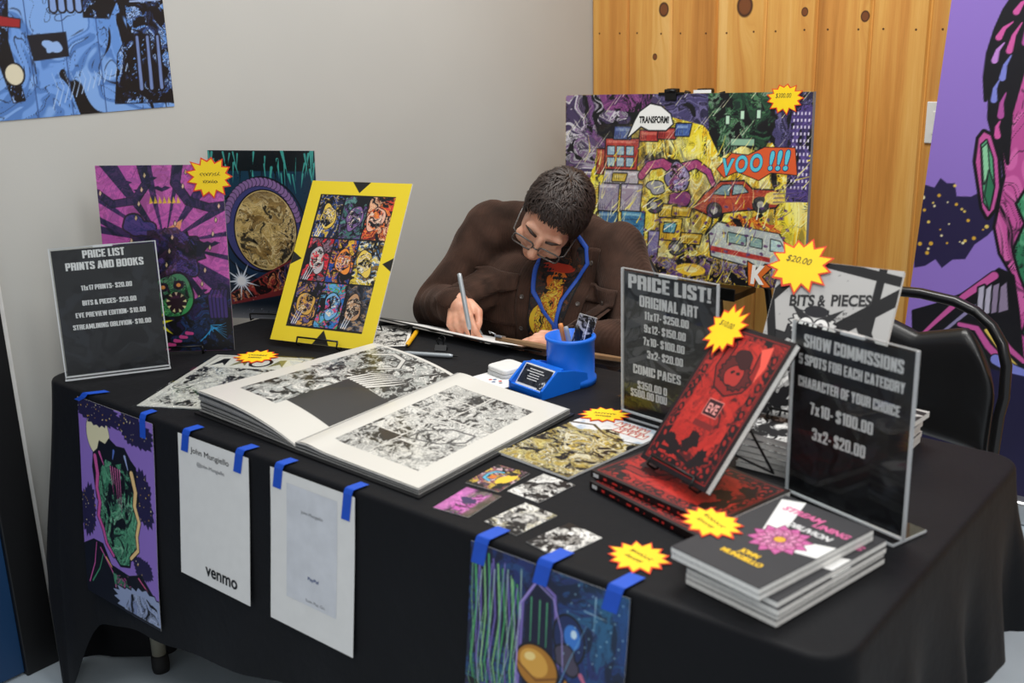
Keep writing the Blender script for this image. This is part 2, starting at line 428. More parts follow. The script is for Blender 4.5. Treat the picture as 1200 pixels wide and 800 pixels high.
        col = pa[idx]*(1-fr_)+pa[idx+1]*fr_
        r = np.argsort(np.argsort(a.ravel())).reshape(a.shape)/a.size
        k = np.clip((black-r)/0.05+0.5, 0, 1)
        if hatch:
            c = fbm(X, Y, scale*0.6, seed+20, 2)*6.28*2
            st = np.sin((X*np.cos(c)+Y*np.sin(c))*scale*30)
            k = np.maximum(k, np.clip((st-0.1)*3, 0, 1)*np.clip(1-abs(r-black-0.14)/0.18, 0, 1))
        e = fbm(U, V, scale*3.4, seed+30, 2); e2 = fbm(U*1.4, V*0.9, scale*6, seed+33, 2)
        k = np.maximum(k, np.clip(1-abs(e-0.5)/(0.022*line+1e-6), 0, 1)*0.9)
        k = np.maximum(k, np.clip(1-abs(e2-0.5)/(0.03*line+1e-6), 0, 1)*0.6)
        out = col*(1-k[..., None])+np.array(ink)*k[..., None]
        al = np.full(X.shape, alpha) if mask is None else mask[sl]*alpha
        s.put(sl, al, out)
    def stars(s, n, region, seed, cols=('#f2e9b0', '#e8b63a'), r=(0.01, 0.04), mask=None):
        rs = random.Random(seed); x0, y0, x1, y1 = region
        for _ in range(n):
            x, y = rs.uniform(x0, x1), rs.uniform(y0, y1)
            if mask is not None:
                j = min(s.ny-1, max(0, int(y/s.px))); i = min(s.nx-1, max(0, int(x/s.px)))
                if mask[j, i] < 0.9: continue
            s.ell(x, y, *(2*[rs.uniform(*r)]), rs.choice(cols))
    def mesh(s, name, mt, x0, x1, y0, y1, z=0.0, parent=None, fn=None):
        xs = np.linspace(x0, x1, s.nx); ys = np.linspace(y0, y1, s.ny)
        P = np.empty((s.ny, s.nx, 3)); P[..., 0] = xs[None, :]; P[..., 1] = ys[:, None]; P[..., 2] = z
        if fn is not None: P = fn(P)
        idx = np.arange(s.nx*s.ny).reshape(s.ny, s.nx)
        q = np.stack([idx[:-1, :-1], idx[:-1, 1:], idx[1:, 1:], idx[1:, :-1]], -1).reshape(-1, 4)
        me = bpy.data.meshes.new(name)
        me.vertices.add(s.nx*s.ny); me.vertices.foreach_set('co', P.reshape(-1).astype(np.float32))
        me.loops.add(q.size); me.loops.foreach_set('vertex_index', q.reshape(-1).astype(np.int32))
        me.polygons.add(len(q)); me.polygons.foreach_set('loop_start', np.arange(0, q.size, 4, dtype=np.int32))
        me.update(calc_edges=True)
        at = me.color_attributes.new('ink', 'FLOAT_COLOR', 'POINT')
        c = np.clip(s.C, 0, 1); c = np.where(c <= 0.04045, c/12.92, ((c+0.055)/1.055)**2.4)
        buf = np.ones((s.nx*s.ny, 4), np.float32); buf[:, :3] = c.reshape(-1, 3)
        at.data.foreach_set('color', buf.reshape(-1))
        me.materials.append(mt)
        if fn is not None: me.polygons.foreach_set('use_smooth', np.ones(len(q), bool))
        o = bpy.data.objects.new(name, me); COL.objects.link(o)
        if parent is not None: o.parent = parent
        return o

# ------------------------------------------------------------------ the room
WX, WY = -0.12, 2.28          # left wall plane, back wall plane
m_wall = mat('grey_wall_paint', '#bdbeba', 0.75, 0.02, 3, bump=0.06, bscale=160)
g = G(); g.box(WX-0.1, WX, -3.0, WY+0.1, 0, 2.8)
struct(g.build('wall_left', m_wall))
m_floor = mat('pale_sealed_floor', '#b2bfc8', 0.35, 0.06, 4, bump=0.02, bscale=60)
g = G(); g.box(WX-0.1, 4.6, -3.0, WY+0.1, -0.06, 0)
struct(g.build('floor', m_floor))

def wood_material():
    T = NT('knotty_pine')
    tc = T.n('ShaderNodeTexCoord'); sep = T.n('ShaderNodeSeparateXYZ'); T.l(tc, 'Object', sep, 0)
    P, X0 = 0.1775, 0.038
    def math2(op, a, b=None, av=None, bv=None, clamp=False):
        nd = T.n('ShaderNodeMath', operation=op); nd.use_clamp = clamp
        if a is not None: T.t.links.new(a, nd.inputs[0])
        elif av is not None: nd.inputs[0].default_value = av
        if b is not None: T.t.links.new(b, nd.inputs[1])
        elif bv is not None: nd.inputs[1].default_value = bv
        return nd.outputs[0]
    x, z = sep.outputs[0], sep.outputs[2]
    bi = math2('FLOOR', math2('DIVIDE', math2('SUBTRACT', x, bv=X0), bv=P))
    wn = T.n('ShaderNodeTexWhiteNoise', noise_dimensions='1D'); T.t.links.new(bi, wn.inputs['W'])
    # knots bend the grain: distance to each knot
    knots = [(0.186, 1.494, 0.017), (0.496, 1.497, 0.025), (0.707, 1.473, 0.010), (0.152, 1.335, 0.008),
             (0.905, 1.455, 0.012), (0.60, 1.95, 0.02), (0.30, 0.62, 0.018), (0.86, 0.50, 0.02), (0.10, 0.80, 0.016), (1.02, 1.86, 0.017),
             (1.36, 1.2, 0.02), (1.62, 1.7, 0.018), (1.5, 0.6, 0.02)]
    warp = None; dark = None; ring = None
    for kx, kz, kr in knots:
        dx = math2('SUBTRACT', x, bv=kx); dz = math2('MULTIPLY', math2('SUBTRACT', z, bv=kz), bv=0.8)
        d = math2('SQRT', math2('ADD', math2('MULTIPLY', dx, dx), math2('MULTIPLY', dz, dz)))
        dl = math2('MULTIPLY', math2('SUBTRACT', z, bv=kz), bv=0.25)
        d2 = math2('ADD', math2('MULTIPLY', dx, dx), math2('MULTIPLY', dl, dl))
        w = math2('MULTIPLY', math2('EXPONENT', math2('DIVIDE', d2, bv=-(kr*1.6)**2)), bv=kr*2.2)
        warp = w if warp is None else math2('ADD', warp, w)
        q = math2('SUBTRACT', None, math2('DIVIDE', d, bv=kr), av=1.25)
        q = math2('MULTIPLY', q, bv=4.0, clamp=True)
        dark = q if dark is None else math2('MAXIMUM', dark, q)
        e = math2('SUBTRACT', None, math2('MULTIPLY', math2('ABSOLUTE', math2('SUBTRACT', math2('DIVIDE', d, bv=kr), bv=1.0)), bv=4.0), av=1.0)
        ring = e if ring is None else math2('MAXIMUM', ring, e)
    ring = math2('MAXIMUM', ring, bv=0.0)
    off = math2('MULTIPLY', bi, bv=3.7)
    cx = T.n('ShaderNodeCombineXYZ')
    T.t.links.new(math2('ADD', math2('ADD', x, warp), off), cx.inputs[0]); T.t.links.new(math2('MULTIPLY', z, bv=0.035), cx.inputs[2])
    n1 = T.n('ShaderNodeTexNoise'); n1.inputs['Scale'].default_value = 38; n1.inputs['Detail'].default_value = 5; n1.inputs['Distortion'].default_value = 0.3
    T.l(cx, 0, n1, 'Vector')
    n2 = T.n('ShaderNodeTexNoise'); n2.inputs['Scale'].default_value = 10; n2.inputs['Detail'].default_value = 2
    T.l(cx, 0, n2, 'Vector')
    n3 = T.n('ShaderNodeTexNoise'); n3.inputs['Scale'].default_value = 260; n3.inputs['Detail'].default_value = 2
    T.l(cx, 0, n3, 'Vector')
    f = math2('ADD', math2('MULTIPLY', n1.outputs['Fac'], bv=0.36), math2('MULTIPLY', n2.outputs['Fac'], bv=0.64))
    f = math2('ADD', f, math2('MULTIPLY', math2('SUBTRACT', n3.outputs['Fac'], bv=0.5), bv=0.13))
    f = math2('ADD', f, math2('MULTIPLY', math2('SUBTRACT', wn.outputs['Value'], bv=0.5), bv=0.16))
    r = T.n('ShaderNodeValToRGB'); cr = r.color_ramp
    cr.elements[0].position = 0.30; cr.elements[0].color = (*lin('#b0722f'), 1)
    cr.elements[1].position = 0.72; cr.elements[1].color = (*lin('#f0c276'), 1)
    e = cr.elements.new(0.45); e.color = (*lin('#cf8e42'), 1)
    e = cr.elements.new(0.56); e.color = (*lin('#dea654'), 1)
    T.t.links.new(f, r.inputs[0])
    mx = T.n('ShaderNodeMix', data_type='RGBA'); T.t.links.new(dark, mx.inputs[0]); T.t.links.new(r.outputs[0], mx.inputs[6]); mx.inputs[7].default_value = (*lin('#7a4520'), 1)
    mx2 = T.n('ShaderNodeMix', data_type='RGBA'); T.t.links.new(ring, mx2.inputs[0]); T.t.links.new(mx.outputs[2], mx2.inputs[6]); mx2.inputs[7].default_value = (*lin('#3a2010'), 1)
    T.t.links.new(mx2.outputs[2], T.b.inputs['Base Color'])
    T.b.inputs['Roughness'].default_value = 0.42
    return T.m
m_wood = wood_material()
m_gap = mat('board_joint', '#5a3818', 0.8)
g = G()
xs = [0.038+0.1775*k for k in range(-1, 27)]; xs[0] = WX
pts = []
for i in range(len(xs)-1):                    # tongue-and-groove boards: shallow chamfer at each joint
    a, b = xs[i], xs[i+1]
    pts += [(a, 0.009), (a+0.002, 0.008), (a+0.008, 0.0), (b-0.008, 0.0), (b-0.002, 0.008), (b, 0.009)]
for i in range(len(pts)-1):
    (xa, ya), (xb, yb) = pts[i], pts[i+1]
    g.add([(xa, WY+ya, 0), (xb, WY+yb, 0), (xb, WY+yb, 2.8), (xa, WY+ya, 2.8)], [(0, 1, 2, 3)])
g.box(WX, xs[-1], WY+0.010, WY+0.1, 0, 2.8)
# small nail heads in a row on every board
for i in range(len(xs)-1):
    for fx in (0.22, 0.78):
        nx = xs[i]+(xs[i+1]-xs[i])*fx
        g.lathe([(0.0, 0.0), (0.0035, 0.0)], 8, 1, Matrix.Translation((nx, WY-0.0006, 1.415+0.003*math.sin(i*5+fx*9))) @ Matrix.Rotation(D(90), 4, 'X'))
struct(g.build('wall_back', [m_wood, m_gap]))

# blue door in a black frame, on the left wall nearer than the table
m_black_frame = mat('black_door_frame', '#0b0b0d', 0.5)
m_blue = mat('blue_door_paint', '#123a63', 0.45, 0.05, 6)
m_white_trim = mat('white_edge_bead', '#d9d9d6', 0.5)
dr = thing('door_1', None, None); dr['kind'] = 'structure'
g = G(); g.box(WX, WX+0.03, -0.105, -0.025, 0, 2.08, bev=0.003); g.box(WX, WX+0.03, -1.08, -1.0, 0, 2.08, bev=0.003); g.box(WX, WX+0.03, -1.0, -0.105, 2.0, 2.08)
g.build('door_frame', m_black_frame, dr)
g = G(); g.box(WX, WX+0.018, -1.0, -0.105, 0.008, 2.0, bev=0.002); g.build('door_leaf', m_blue, dr)
g = G(); g.lathe([(0, 0), (0.025, 0), (0.027, 0.008), (0.012, 0.012), (0.011, 0.045), (0.024, 0.055), (0.026, 0.068), (0, 0.075)], 20, 0, Matrix.Translation((WX+0.018, -0.93, 1.0)) @ Matrix.Rotation(D(90), 4, 'Y'))
g.build('handle', mat('brushed_steel', '#9a9a9a', 0.35, metal=1.0), dr)
g = G(); g.box(WX, WX+0.022, -0.025, -0.012, 0, 2.08, bev=0.003)
struct(g.build('trim_1', m_white_trim))

# wall switch plate on the boards
m_plate = mat('white_plastic', '#e6e6e2', 0.35, 0.02)
t = thing('wall_switch', 'white wall switch plate on the pine boards beside the purple banner', 'switch', Matrix.Translation((1.155, WY, 1.142)))
g = G(); g.box(-0.038, 0.038, -0.007, 0, -0.062, 0.062, bev=0.003); g.build('plate', m_plate, t)
g = G(); g.box(-0.017, 0.017, -0.011, -0.006, -0.034, 0.034, bev=0.002); g.build('rocker', m_plate, t)

# ------------------------------------------------------------------ table and its cloth
TZ = 0.74; TL, TD = 1.83, 0.76
m_top = mat('grey_table_plastic', '#b9b5a8', 0.5)
m_tube = mat('beige_painted_tube', '#8f8c7c', 0.45)
m_rubber = mat('black_rubber', '#101010', 0.7)
t = thing('folding_table', 'folding table with beige tubular legs under the black cloth', 'table', Matrix.Translation((0, 0, 0)))
g = G(); g.box(0.012, TL-0.012, 0.012, TD-0.012, 0.69, 0.733, bev=0.01); g.build('tabletop', m_top, t)
for lx, ly in ((0.145, 0.105), (0.145, TD-0.105), (TL-0.16, 0.105), (TL-0.16, TD-0.105)):
    g = G(); g.tube([(lx, ly, 0.028), (lx, ly, 0.69)], 0.0165, 16); lg = g.build('leg', m_tube, t)
    g = G(); g.lathe([(0, 0), (0.019, 0), (0.021, 0.012), (0.02, 0.045), (0.016, 0.046)], 16, 0, Matrix.Translation((lx, ly, 0))); g.build('foot_cap', m_rubber, lg)
for lx in (0.145, TL-0.16):
    g = G(); g.tube([(lx, 0.105, 0.60), (lx, TD-0.105, 0.60)], 0.011, 12); g.build('crossbar', m_tube, t)

def cloth_material():
    T = NT('black_polyester_cloth')
    tc = T.n('ShaderNodeTexCoord'); nz = T.n('ShaderNodeTexNoise'); nz.inputs['Scale'].default_value = 6; nz.inputs['Detail'].default_value = 4
    T.l(tc, 'Object', nz, 'Vector')
    r = T.n('ShaderNodeValToRGB'); r.color_ramp.elements[0].color = (*lin('#0d0e11'), 1); r.color_ramp.elements[1].color = (*lin('#141519'), 1)
    T.l(nz, 'Fac', r, 0); T.l(r, 0, T.b, 'Base Color')
    T.b.inputs['Roughness'].default_value = 0.6; T.b.inputs['Specular IOR Level'].default_value = 0.16
    T.b.inputs['Sheen Weight'].default_value = 0.02; T.b.inputs['Sheen Roughness'].default_value = 0.5
    n2 = T.n('ShaderNodeTexNoise'); n2.inputs['Scale'].default_value = 14; n2.inputs['Detail'].default_value = 6; n2.inputs['Roughness'].default_value = 0.6
    T.l(tc, 'Object', n2, 'Vector')
    bp = T.n('ShaderNodeBump'); bp.inputs['Strength'].default_value = 0.25; bp.inputs['Distance'].default_value = 0.01
    T.l(n2, 'Fac', bp, 'Height'); T.l(bp, 'Normal', T.b, 'Normal')
    return T.m
m_cloth = cloth_material()

FLARE = 0.105
def smooth(a, b, x):
    t = min(1, max(0, (x-a)/(b-a))); return t*t*(3-2*t)

def perimeter(r=0.055, per=260):
    """points round the table edge (rounded corners) with outward normals, starting at the front-left corner, going along the front"""
    out = []
    def seg(a, b, n, nrm):
        for i in range(n):
            t = i/n; out.append((a[0]+(b[0]-a[0])*t, a[1]+(b[1]-a[1])*t, nrm[0], nrm[1], 0.0))
    def arc(cx, cy, a0, n):
        for i in range(n):
            a = a0+math.pi/2*i/n; out.append((cx+r*math.cos(a), cy+r*math.sin(a), math.cos(a), math.sin(a), math.sin(math.pi*i/n)))
    seg((r, 0), (TL-r, 0), 150, (0, -1)); arc(TL-r, r, -math.pi/2, 22)
    seg((TL, r), (TL, TD-r), 60, (1, 0)); arc(TL-r, TD-r, 0, 22)
    seg((TL-r, TD), (r, TD), 120, (0, 1)); arc(r, TD-r, math.pi/2, 22)
    seg((0, TD-r), (0, r), 60, (-1, 0)); arc(r, r, math.pi, 22)
    return out

def hem(x, y, nx, ny):
    """height of the hem: the cloth sits off centre, so it reaches the floor at the left and stops short at the right"""
    if ny < -0.7: return 0.012+0.205*smooth(0.07, 0.18, x)+0.045*smooth(0.18, 0.38, x)+0.09*smooth(0.4, 1.1, x)
    if nx > 0.5: return 0.335+0.11*smooth(0.05, 0.35, y)
    if ny > 0.7: return 0.45-0.43*smooth(1.1, 0.3, x) if x > 0.2 else 0.012
    if nx < -0.5: return 0.012
    if nx > 0: return 0.335 if ny < 0 else 0.44
    return 0.012
per = perimeter(); N = len(per)
V = []; F = []
def cz(x, y):
    return TZ+0.0006*mnoise.noise(Vector((x*5, y*5, 0)))
# top: rings shrinking towards the middle line
R_IN = [1.0, 0.985, 0.95, 0.88, 0.78, 0.66, 0.52, 0.36, 0.18, 0.0]
for k, s_ in enumerate(reversed(R_IN)):
    for (x, y, nx, ny, cn) in per:
        cx = min(max(x, 0.38), TL-0.38); cy = TD/2
        px = cx+(x-nx*0.006-cx)*s_; py = cy+(y-ny*0.006-cy)*s_
        V.append((px, py, cz(px, py)))
rows = len(R_IN)
V += [(x-nx*0.001, y-ny*0.001, TZ-0.0015) for (x, y, nx, ny, cn) in per]
V += [(x+nx*0.0012, y+ny*0.0012, TZ-0.006) for (x, y, nx, ny, cn) in per]
rows += 2
DROPS = [0.03, 0.07, 0.13, 0.2, 0.28, 0.37, 0.47, 0.58, 0.70, 0.82, 0.92, 1.0]
hems = np.array([hem(*p[:4]) for p in per])
for _ in range(6): hems = (np.roll(hems, 1)+hems*2+np.roll(hems, -1))/4
sarc = np.cumsum([math.dist(per[i][:2], per[i-1][:2]) for i in range(N)])
for d in DROPS:
    for i, (x, y, nx, ny, cn) in enumerate(per):
        L = (TZ-0.006-hems[i])*d; z = TZ-0.006-L
        front = ny < -0.7; s_ = sarc[i]
        out = 0.0012+FLARE*L*(1-0.25*L)
        if front:
            amp = 0.006 if x > 0.18 else 0.02
            wav = amp*math.sin(s_*21+0.8)*smooth(0.05, 0.4, L)+0.004*mnoise.noise(Vector((s_*9, z*3, 1)))*smooth(0, 0.2, L)
            wav += 0.018*math.sin(s_*30)*smooth(0.34, 0.46, L)*(1 if x > 1.45 else 0)
        else:
            wav = 0.022*math.sin(s_*33)*smooth(0.02, 0.4, L)+0.012*math.sin(s_*61+1)*smooth(0.05, 0.5, L)
            if nx < -0.5: wav *= 0.7; out = out*0.55-0.13*smooth(0.50, 0.72, L)*smooth(0.0, 0.12, y)
        out += cn*0.11*smooth(0.0, 0.6, L)*(0.35 if nx < 0 else 1.0)
        if x < 0.2 and nx < 0.0: out = min(out, 0.07)
        px, py = x+nx*(out+wav), y+ny*(out+wav)
        px = max(px, WX+0.012)
        V.append((px, py, z))
rows += len(DROPS)
for k in range(rows-1):
    for i in range(N):
        j = (i+1) % N
        F.append((k*N+i, k*N+j, (k+1)*N+j, (k+1)*N+i))
F.append(tuple(range(N)))
me = bpy.data.meshes.new('tablecloth'); me.from_pydata(V, [], F[:-1]); me.materials.append(m_cloth)
me.polygons.foreach_set('use_smooth', [True]*len(me.polygons)); me.update()
cloth = bpy.data.objects.new('tablecloth', me); COL.objects.link(cloth)
tag(cloth, 'black cloth draped over the long folding table', 'tablecloth')
cloth_bvh = BVHTree.FromPolygons([Vector(v) for v in V], F[:-1])
def cloth_front(x, z):
    h = cloth_bvh.ray_cast(Vector((x, -1.0, z)), Vector((0, 1, 0)))
    return h[0].y if h[0] is not None else -0.02

# ------------------------------------------------------------------ paper, boards, stands
m_paper = mat('white_paper', '#e4e4e2', 0.7, 0.02, 40)
m_board = mat('white_foam_board', '#d8d8d4', 0.6, 0.02, 40)
m_grey_edge = mat('grey_board_edge', '#8d8f92', 0.6)
m_ink_black = mat('black_ink', '#121214', 0.5)
m_ink_grey = mat('grey_ink', '#77787c', 0.6)
m_gloss = art_mat('glossy_print', 0.28)
m_satin = art_mat('satin_print', 0.45)
m_matte = art_mat('matte_print', 0.65, 0.3)
m_wire = mat('black_wire', '#0c0c0c', 0.35, metal=0.3)
m_blue_tape = mat('blue_painters_tape', '#1450c6', 0.6, 0.05, 60, bump=0.1, bscale=300)
m_clear = clear_mat('clear_acrylic', (0.97, 0.98, 0.98))
m_edge = mat('polished_acrylic_edge', '#c9cdd0', 0.2, 0.03, 30)
m_yellow = mat('yellow_card', '#fbd616', 0.5, 0.02, 30)
m_red_edge = mat('red_card_border', '#e2431e', 0.5, 0.03, 30)
m_pen_ink = mat('pen_ink', '#4a3d20', 0.6)

def star_pts(r, n=13, seed=1, inner=0.72, sx=1.0, sy=1.0):
    rs = random.Random(seed); pts = []
    for i in range(2*n):
        a = math.pi*i/n; q = r*(rs.uniform(0.90, 1.06) if i % 2 == 0 else inner*rs.uniform(0.94, 1.05))
        pts.append((q*math.cos(a)*sx, q*math.sin(a)*sy))
    return pts

def squiggle(g, x0, x1, y, h, seed, r=0.0007, z=0.0013):
    rs = random.Random(seed); n = 22; pts = []
    for i in range(n):
        t = i/(n-1); pts.append((x0+(x1-x0)*t+h*0.3*math.sin(i*2.1), y+h*0.5*math.sin(i*1.9+seed)*rs.uniform(0.5, 1), z))
    g.tube(pts, r, 4)

def star_tag(M, label, r=0.05, seed=1, sx=1.0, sy=0.85, lines=None, n=13, group='yellow starburst price tags'):
    t = thing('price_tag', label, 'price tag', M, group)
    P = star_pts(r, n, seed, 0.72, sx, sy)
    g = G(); g.prism(P, 0.0, 0.0008); g.build('red_border', m_red_edge, t)
    Q = star_pts(r*0.90, n, seed, 0.71, sx, sy)
    g = G(); g.prism(Q, 0.0008, 0.0013); g.build('yellow_face', m_yellow, t)
    g = G()
    for k, ln in enumerate(lines or [None]):
        if ln is None:
            squiggle(g, -r*0.42*sx, r*0.42*sx, r*0.12*sy, r*0.22*sy, seed); squiggle(g, -r*0.3*sx, r*0.3*sx, -r*0.22*sy, r*0.2*sy, seed+5)
        else:
            put_text(g, ln, -r*0.08*sx, r*(0.18-0.30*k)*sy, r*0.22, r*0.78*sx, 0.0, 0.0016, shear=0.2)
    g.build('handwriting', m_pen_ink, t)
    return t

def wire_stand(M, label, w=0.10, h=0.13, lip=0.022, group='black wire display stands'):
    """little folding easel of bent wire; local X across, Y up the rest, Z out of the face"""
    t = thing('display_stand', label, 'stand', M, group)
    g = G()
    for s in (-1, 1):
        x = s*w/2
        g.tube([(x*0.5, h, -0.004), (x, 0.0, -0.004), (x, -0.004, 0.0), (x, -0.004, lip), (x, 0.012, lip+0.002)], 0.0022, 8)
    g.tube([(-w/4, h, -0.004), (w/4, h, -0.004)], 0.0022, 8); g.tube([(-w/2, 0.012, lip+0.002), (w/2, 0.012, lip+0.002)], 0.0022, 8)
    g.build('front_rest', m_wire, t)
    # rear strut drops from the top of the rest to the surface behind
    inv = M.inverted(); top = M @ Vector((0, h*0.95, -0.006)); base = M @ Vector((0, 0, 0))
    back = M.to_3x3() @ Vector((0, 0, -1)); back.z = 0; back.normalize()
    foot = Vector((top.x+back.x*0.05, top.y+back.y*0.05, base.z-0.004))
    g = G(); f = inv @ foot; tp = inv @ top; ww = Vector((w/2, 0, 0))
    g.tube([tp-ww*0.5, f-ww, f+ww, tp+ww*0.5], 0.0022, 8); g.build('rear_strut', m_wire, t)
    return t

def board_thing(name, label, cat, M, w, h, th, face, mt, parts_name='artwork', edge=None, x0=None, group=None):
    t = thing(name, label, cat, M, group)
    g = G(); g.box(-w/2, w/2, 0, h, -th, 0); g.build('backing_board', edge or m_board, t)
    o = face.mesh(parts_name, mt, -w/2, w/2, 0, h, 0.0004, t)
    return t, o

# ================================================================== pictures
NAVY = '#15163a'; INK = '#0a0a10'
# --- magenta night scene
A = Art(11, 17, 250, '#c257ab')
X, Y = A.X, A.Y
A.put(A.full(), np.clip((fbm(X, Y, 0.35, 3)-0.5)*3, 0, 0.5), '#d56ab8')
for i, a in enumerate(np.linspace(0, 360, 17)[:-1]):
    c, s_ = math.cos(D(a+8)), math.sin(D(a+8)); w_ = 0.35+0.2*((i*7) % 3)
    A.poly([(5.5, 10), (5.5+12*c-w_*s_*1.6, 10+12*s_+w_*c*1.6), (5.5+12*c+w_*s_, 10+12*s_-w_*c)], NAVY if i % 2 else '#2a1d4e')
for i in range(60):
    xx = (i*2.37) % 11; yy = 3+(i*3.91) % 14
    A.path([(xx, yy), (xx+0.5, yy+0.9)], 0.03, '#7d2c74')
A.path([(0, 14.6), (1.2, 13.6), (3.2, 13.9), (4.3, 15.4), (3.9, 17.5)], 0.5, NAVY, 0.7, '#0b0b1e', 0.08)
A.path([(7.2, 17.4), (6.8, 15.4), (7.8, 13.8), (9.6, 13.2), (11, 13.4)], 0.8, NAVY, 0.6, '#0b0b1e', 0.08)
A.path([(0, 12.2), (2, 11.0), (4.4, 10.4)], 0.5, '#1a1740', 0.8); A.path([(0, 9.4), (2.4, 9.8), (4.8, 9.6)], 0.7, '#120f30', 0.9)
A.path([(11, 5.0), (8.6, 7.2), (6.6, 9.2)], 1.2, '#16133a', 0.8)
A.blob(5.6, 9.2, 2.3, 2.5, '#14132f', 4, 0.35, 44, INK, 0.12, spiky=True)
A.blob(3.3, 11.6, 1.3, 0.9, '#2c2f6e', 9, 0.3, line=INK, lw=0.15); A.blob(7.0, 8.4, 1.2, 1.3, '#33356f', 12, 0.3, line=INK, lw=0.15)
A.poly([(4.8, 10.8), (7.2, 12.2), (6.8, 10.9)], '#f0a55a'); A.poly([(5.2, 7.6), (6.4, 8.4), (6.2, 6.6), (5.5, 6.4)], '#e59a4c', INK, 0.08)
A.comic(3.4, 6.2, 8.4, 11.6, ['#16163c', '#2a2c6a', '#15122c', '#3c3c86'], 0.9, 5, 0.45, 0.8, mask=A.mask_poly([(3.6, 7), (5, 6.2), (8, 7.2), (8.3, 10), (6.6, 11.5), (4, 11.2)]), alpha=0.85)
for bx, by, bs in ((2.3, 15.4, 0.8), (4.7, 15.8, 0.6), (5.6, 14.9, 0.8), (9.6, 9.9, 0.8), (3.7, 14.7, 0.6), (8.4, 5.6, 0.6)):
    A.poly([(bx-bs, by+.12), (bx-bs*.4, by+.35*bs), (bx, by+.1), (bx+bs*.4, by+.35*bs), (bx+bs, by+.12), (bx+bs*.45, by-.1), (bx, by-.3*bs), (bx-bs*.45, by-.1)], '#17123a')
for i in range(7):
    A.poly([(4.4+i*0.4, 13.6), (4.55+i*0.4, 14.25), (4.75+i*0.4, 13.65)], '#f6d030')
for i in range(26):
    xx = (i*4.31+0.7) % 10.6; yy = 4+(i*2.77) % 12.6
    A.poly([(xx, yy), (xx+.12, yy+.3), (xx+.24, yy+.05), (xx+.1, yy-.2)], '#f3d7a0', INK, 0.04)
A.comic(0, 0, 11, 5.6, ['#12284e', '#0d1830', '#1a3a6c', '#241a4a'], 0.5, 15, 0.5, 0.7, mask=A.mask_poly([(0, 0), (11, 0), (11, 4.8), (9.3, 5.6), (7.8, 4.9), (5, 4.4), (2, 5.2), (0, 4.6)]))
A.blob(5.8, 5.2, 1.75, 2.1, '#3a9a56', 21, 0.10, 40, INK, 0.16)
A.comic(4, 3, 7.6, 7.4, ['#3f9f58', '#2c7c48', '#62c070', '#1f5c3c'], 1.1, 23, 0.25, 0.8, mask=A.mask_poly([(4.3, 5), (4.7, 6.6), (5.8, 7.1), (7, 6.5), (7.3, 5), (6.4, 3.4), (5.2, 3.3)]), alpha=0.9)
for ex, ey in ((5.0, 6.0), (6.4, 6.2)):
    A.ell(ex, ey, 0.5, 0.42, INK, 20); A.ell(ex, ey, 0.2, 0.18, '#f6a83c')
A.blob(6.1, 4.6, 0.9, 0.95, '#25101c', 31, 0.15)
for i in range(9):
    a = i*0.7; A.poly([(6.1+.9*math.cos(a), 4.6+.95*math.sin(a)), (6.1+.55*math.cos(a+.12), 4.6+.6*math.sin(a+.12)), (6.1+.9*math.cos(a+.3), 4.6+.95*math.sin(a+.3))], '#e6dfa0')
for i in range(5):
    A.path([(9.2+i*0.32, 3.2), (9.1+i*0.34, 5.0), (9.4+i*0.3, 5.6)], 0.30, '#3a2a6a', 0.26, INK, 0.07)
for a in (20, 60, 100, 150, 190, 330):
    A.poly([(4.2, 2.4), (4.2+1.6*math.cos(D(a)), 2.4+1.6*math.sin(D(a))), (4.2+0.7*math.cos(D(a+26)), 2.4+0.7*math.sin(D(a+26)))], '#e8e21a')
for i in range(6):
    A.path([(8.0+0.4*i, 0.9+0.3*i), (9.0, 1.9+.1*i), (10.4, 2.6-0.3*i)], 0.08, '#2f9ad6', 0.03)
for i in range(5):
    A.path([(4.6+0.55*i, 0.3+0.35*i), (5.1+0.55*i, 0.25+0.35*i)], 0.35, '#d3478c', 0.25)
A.comic(0, 5, 11, 17, ['#c257ab', '#3a2a60', '#d56ab8', '#8a3f8c'], .55, 71, .16, .8, alpha=.22)
art_magenta = A

# --- teal night with a pale moon and a red blade
A = Art(11, 17, 250, '#102a44'); X, Y = A.X, A.Y
A.put(A.full(), np.clip((Y-8)/9, 0, 1)*0.75, '#0b3140'); A.put(A.full(), np.clip((6-Y)/6, 0, 1)*0.9, '#1a1a20')
A.put(A.full(), np.clip(1-np.hypot(X-5, Y-12.5)/6, 0, 1)*0.5, '#1c5472')
A.rect(0, 15.0, 11, 17, '#071218')
rs = random.Random(3)
for i in range(64):
    x = rs.uniform(-0.3, 11.3); y = rs.uniform(14.6, 17.2); l = rs.uniform(0.9, 2.6)
    A.path([(x, y), (x+rs.uniform(-.5, .5), y-l)], rs.uniform(.08, .30), '#3f9f96' if i % 3 else '#06141a', 0.02)
A.blob(5.2, 9.2, 4.6, 5.2, '#17304e', 3, 0.16, 44, INK, 0.12)
A.ell(5.2, 9.6, 3.9, 4.6, '#3f4178', 0, INK, 0.18)
for i in range(26):
    a = D(10+i*6.5); A.ell(5.2+3.75*math.cos(a), 9.6+4.35*math.sin(a), .36, .42, '#8a6a9e', 0, '#2a2038', .06)
A.ell(5.5, 9.1, 3.2, 4.0, '#d3b777', 0, INK, 0.12)
sl = A.full(); k = np.hypot((X-5.5)/3.2, (Y-9.1)/4.0) < 0.98
A.put(sl, k*np.clip((fbm(X, Y, 0.9, 77)-0.46)*3.2, 0, 0.7), '#8d6f3c'); A.put(sl, k*np.clip((X-6.6)/2.4, 0, 1)*0.4, '#6f5a6e')
A.put(sl, k*np.clip((fbm(X, Y, 1.6, 87)-0.55)*4, 0, 0.8), '#efe0ac')
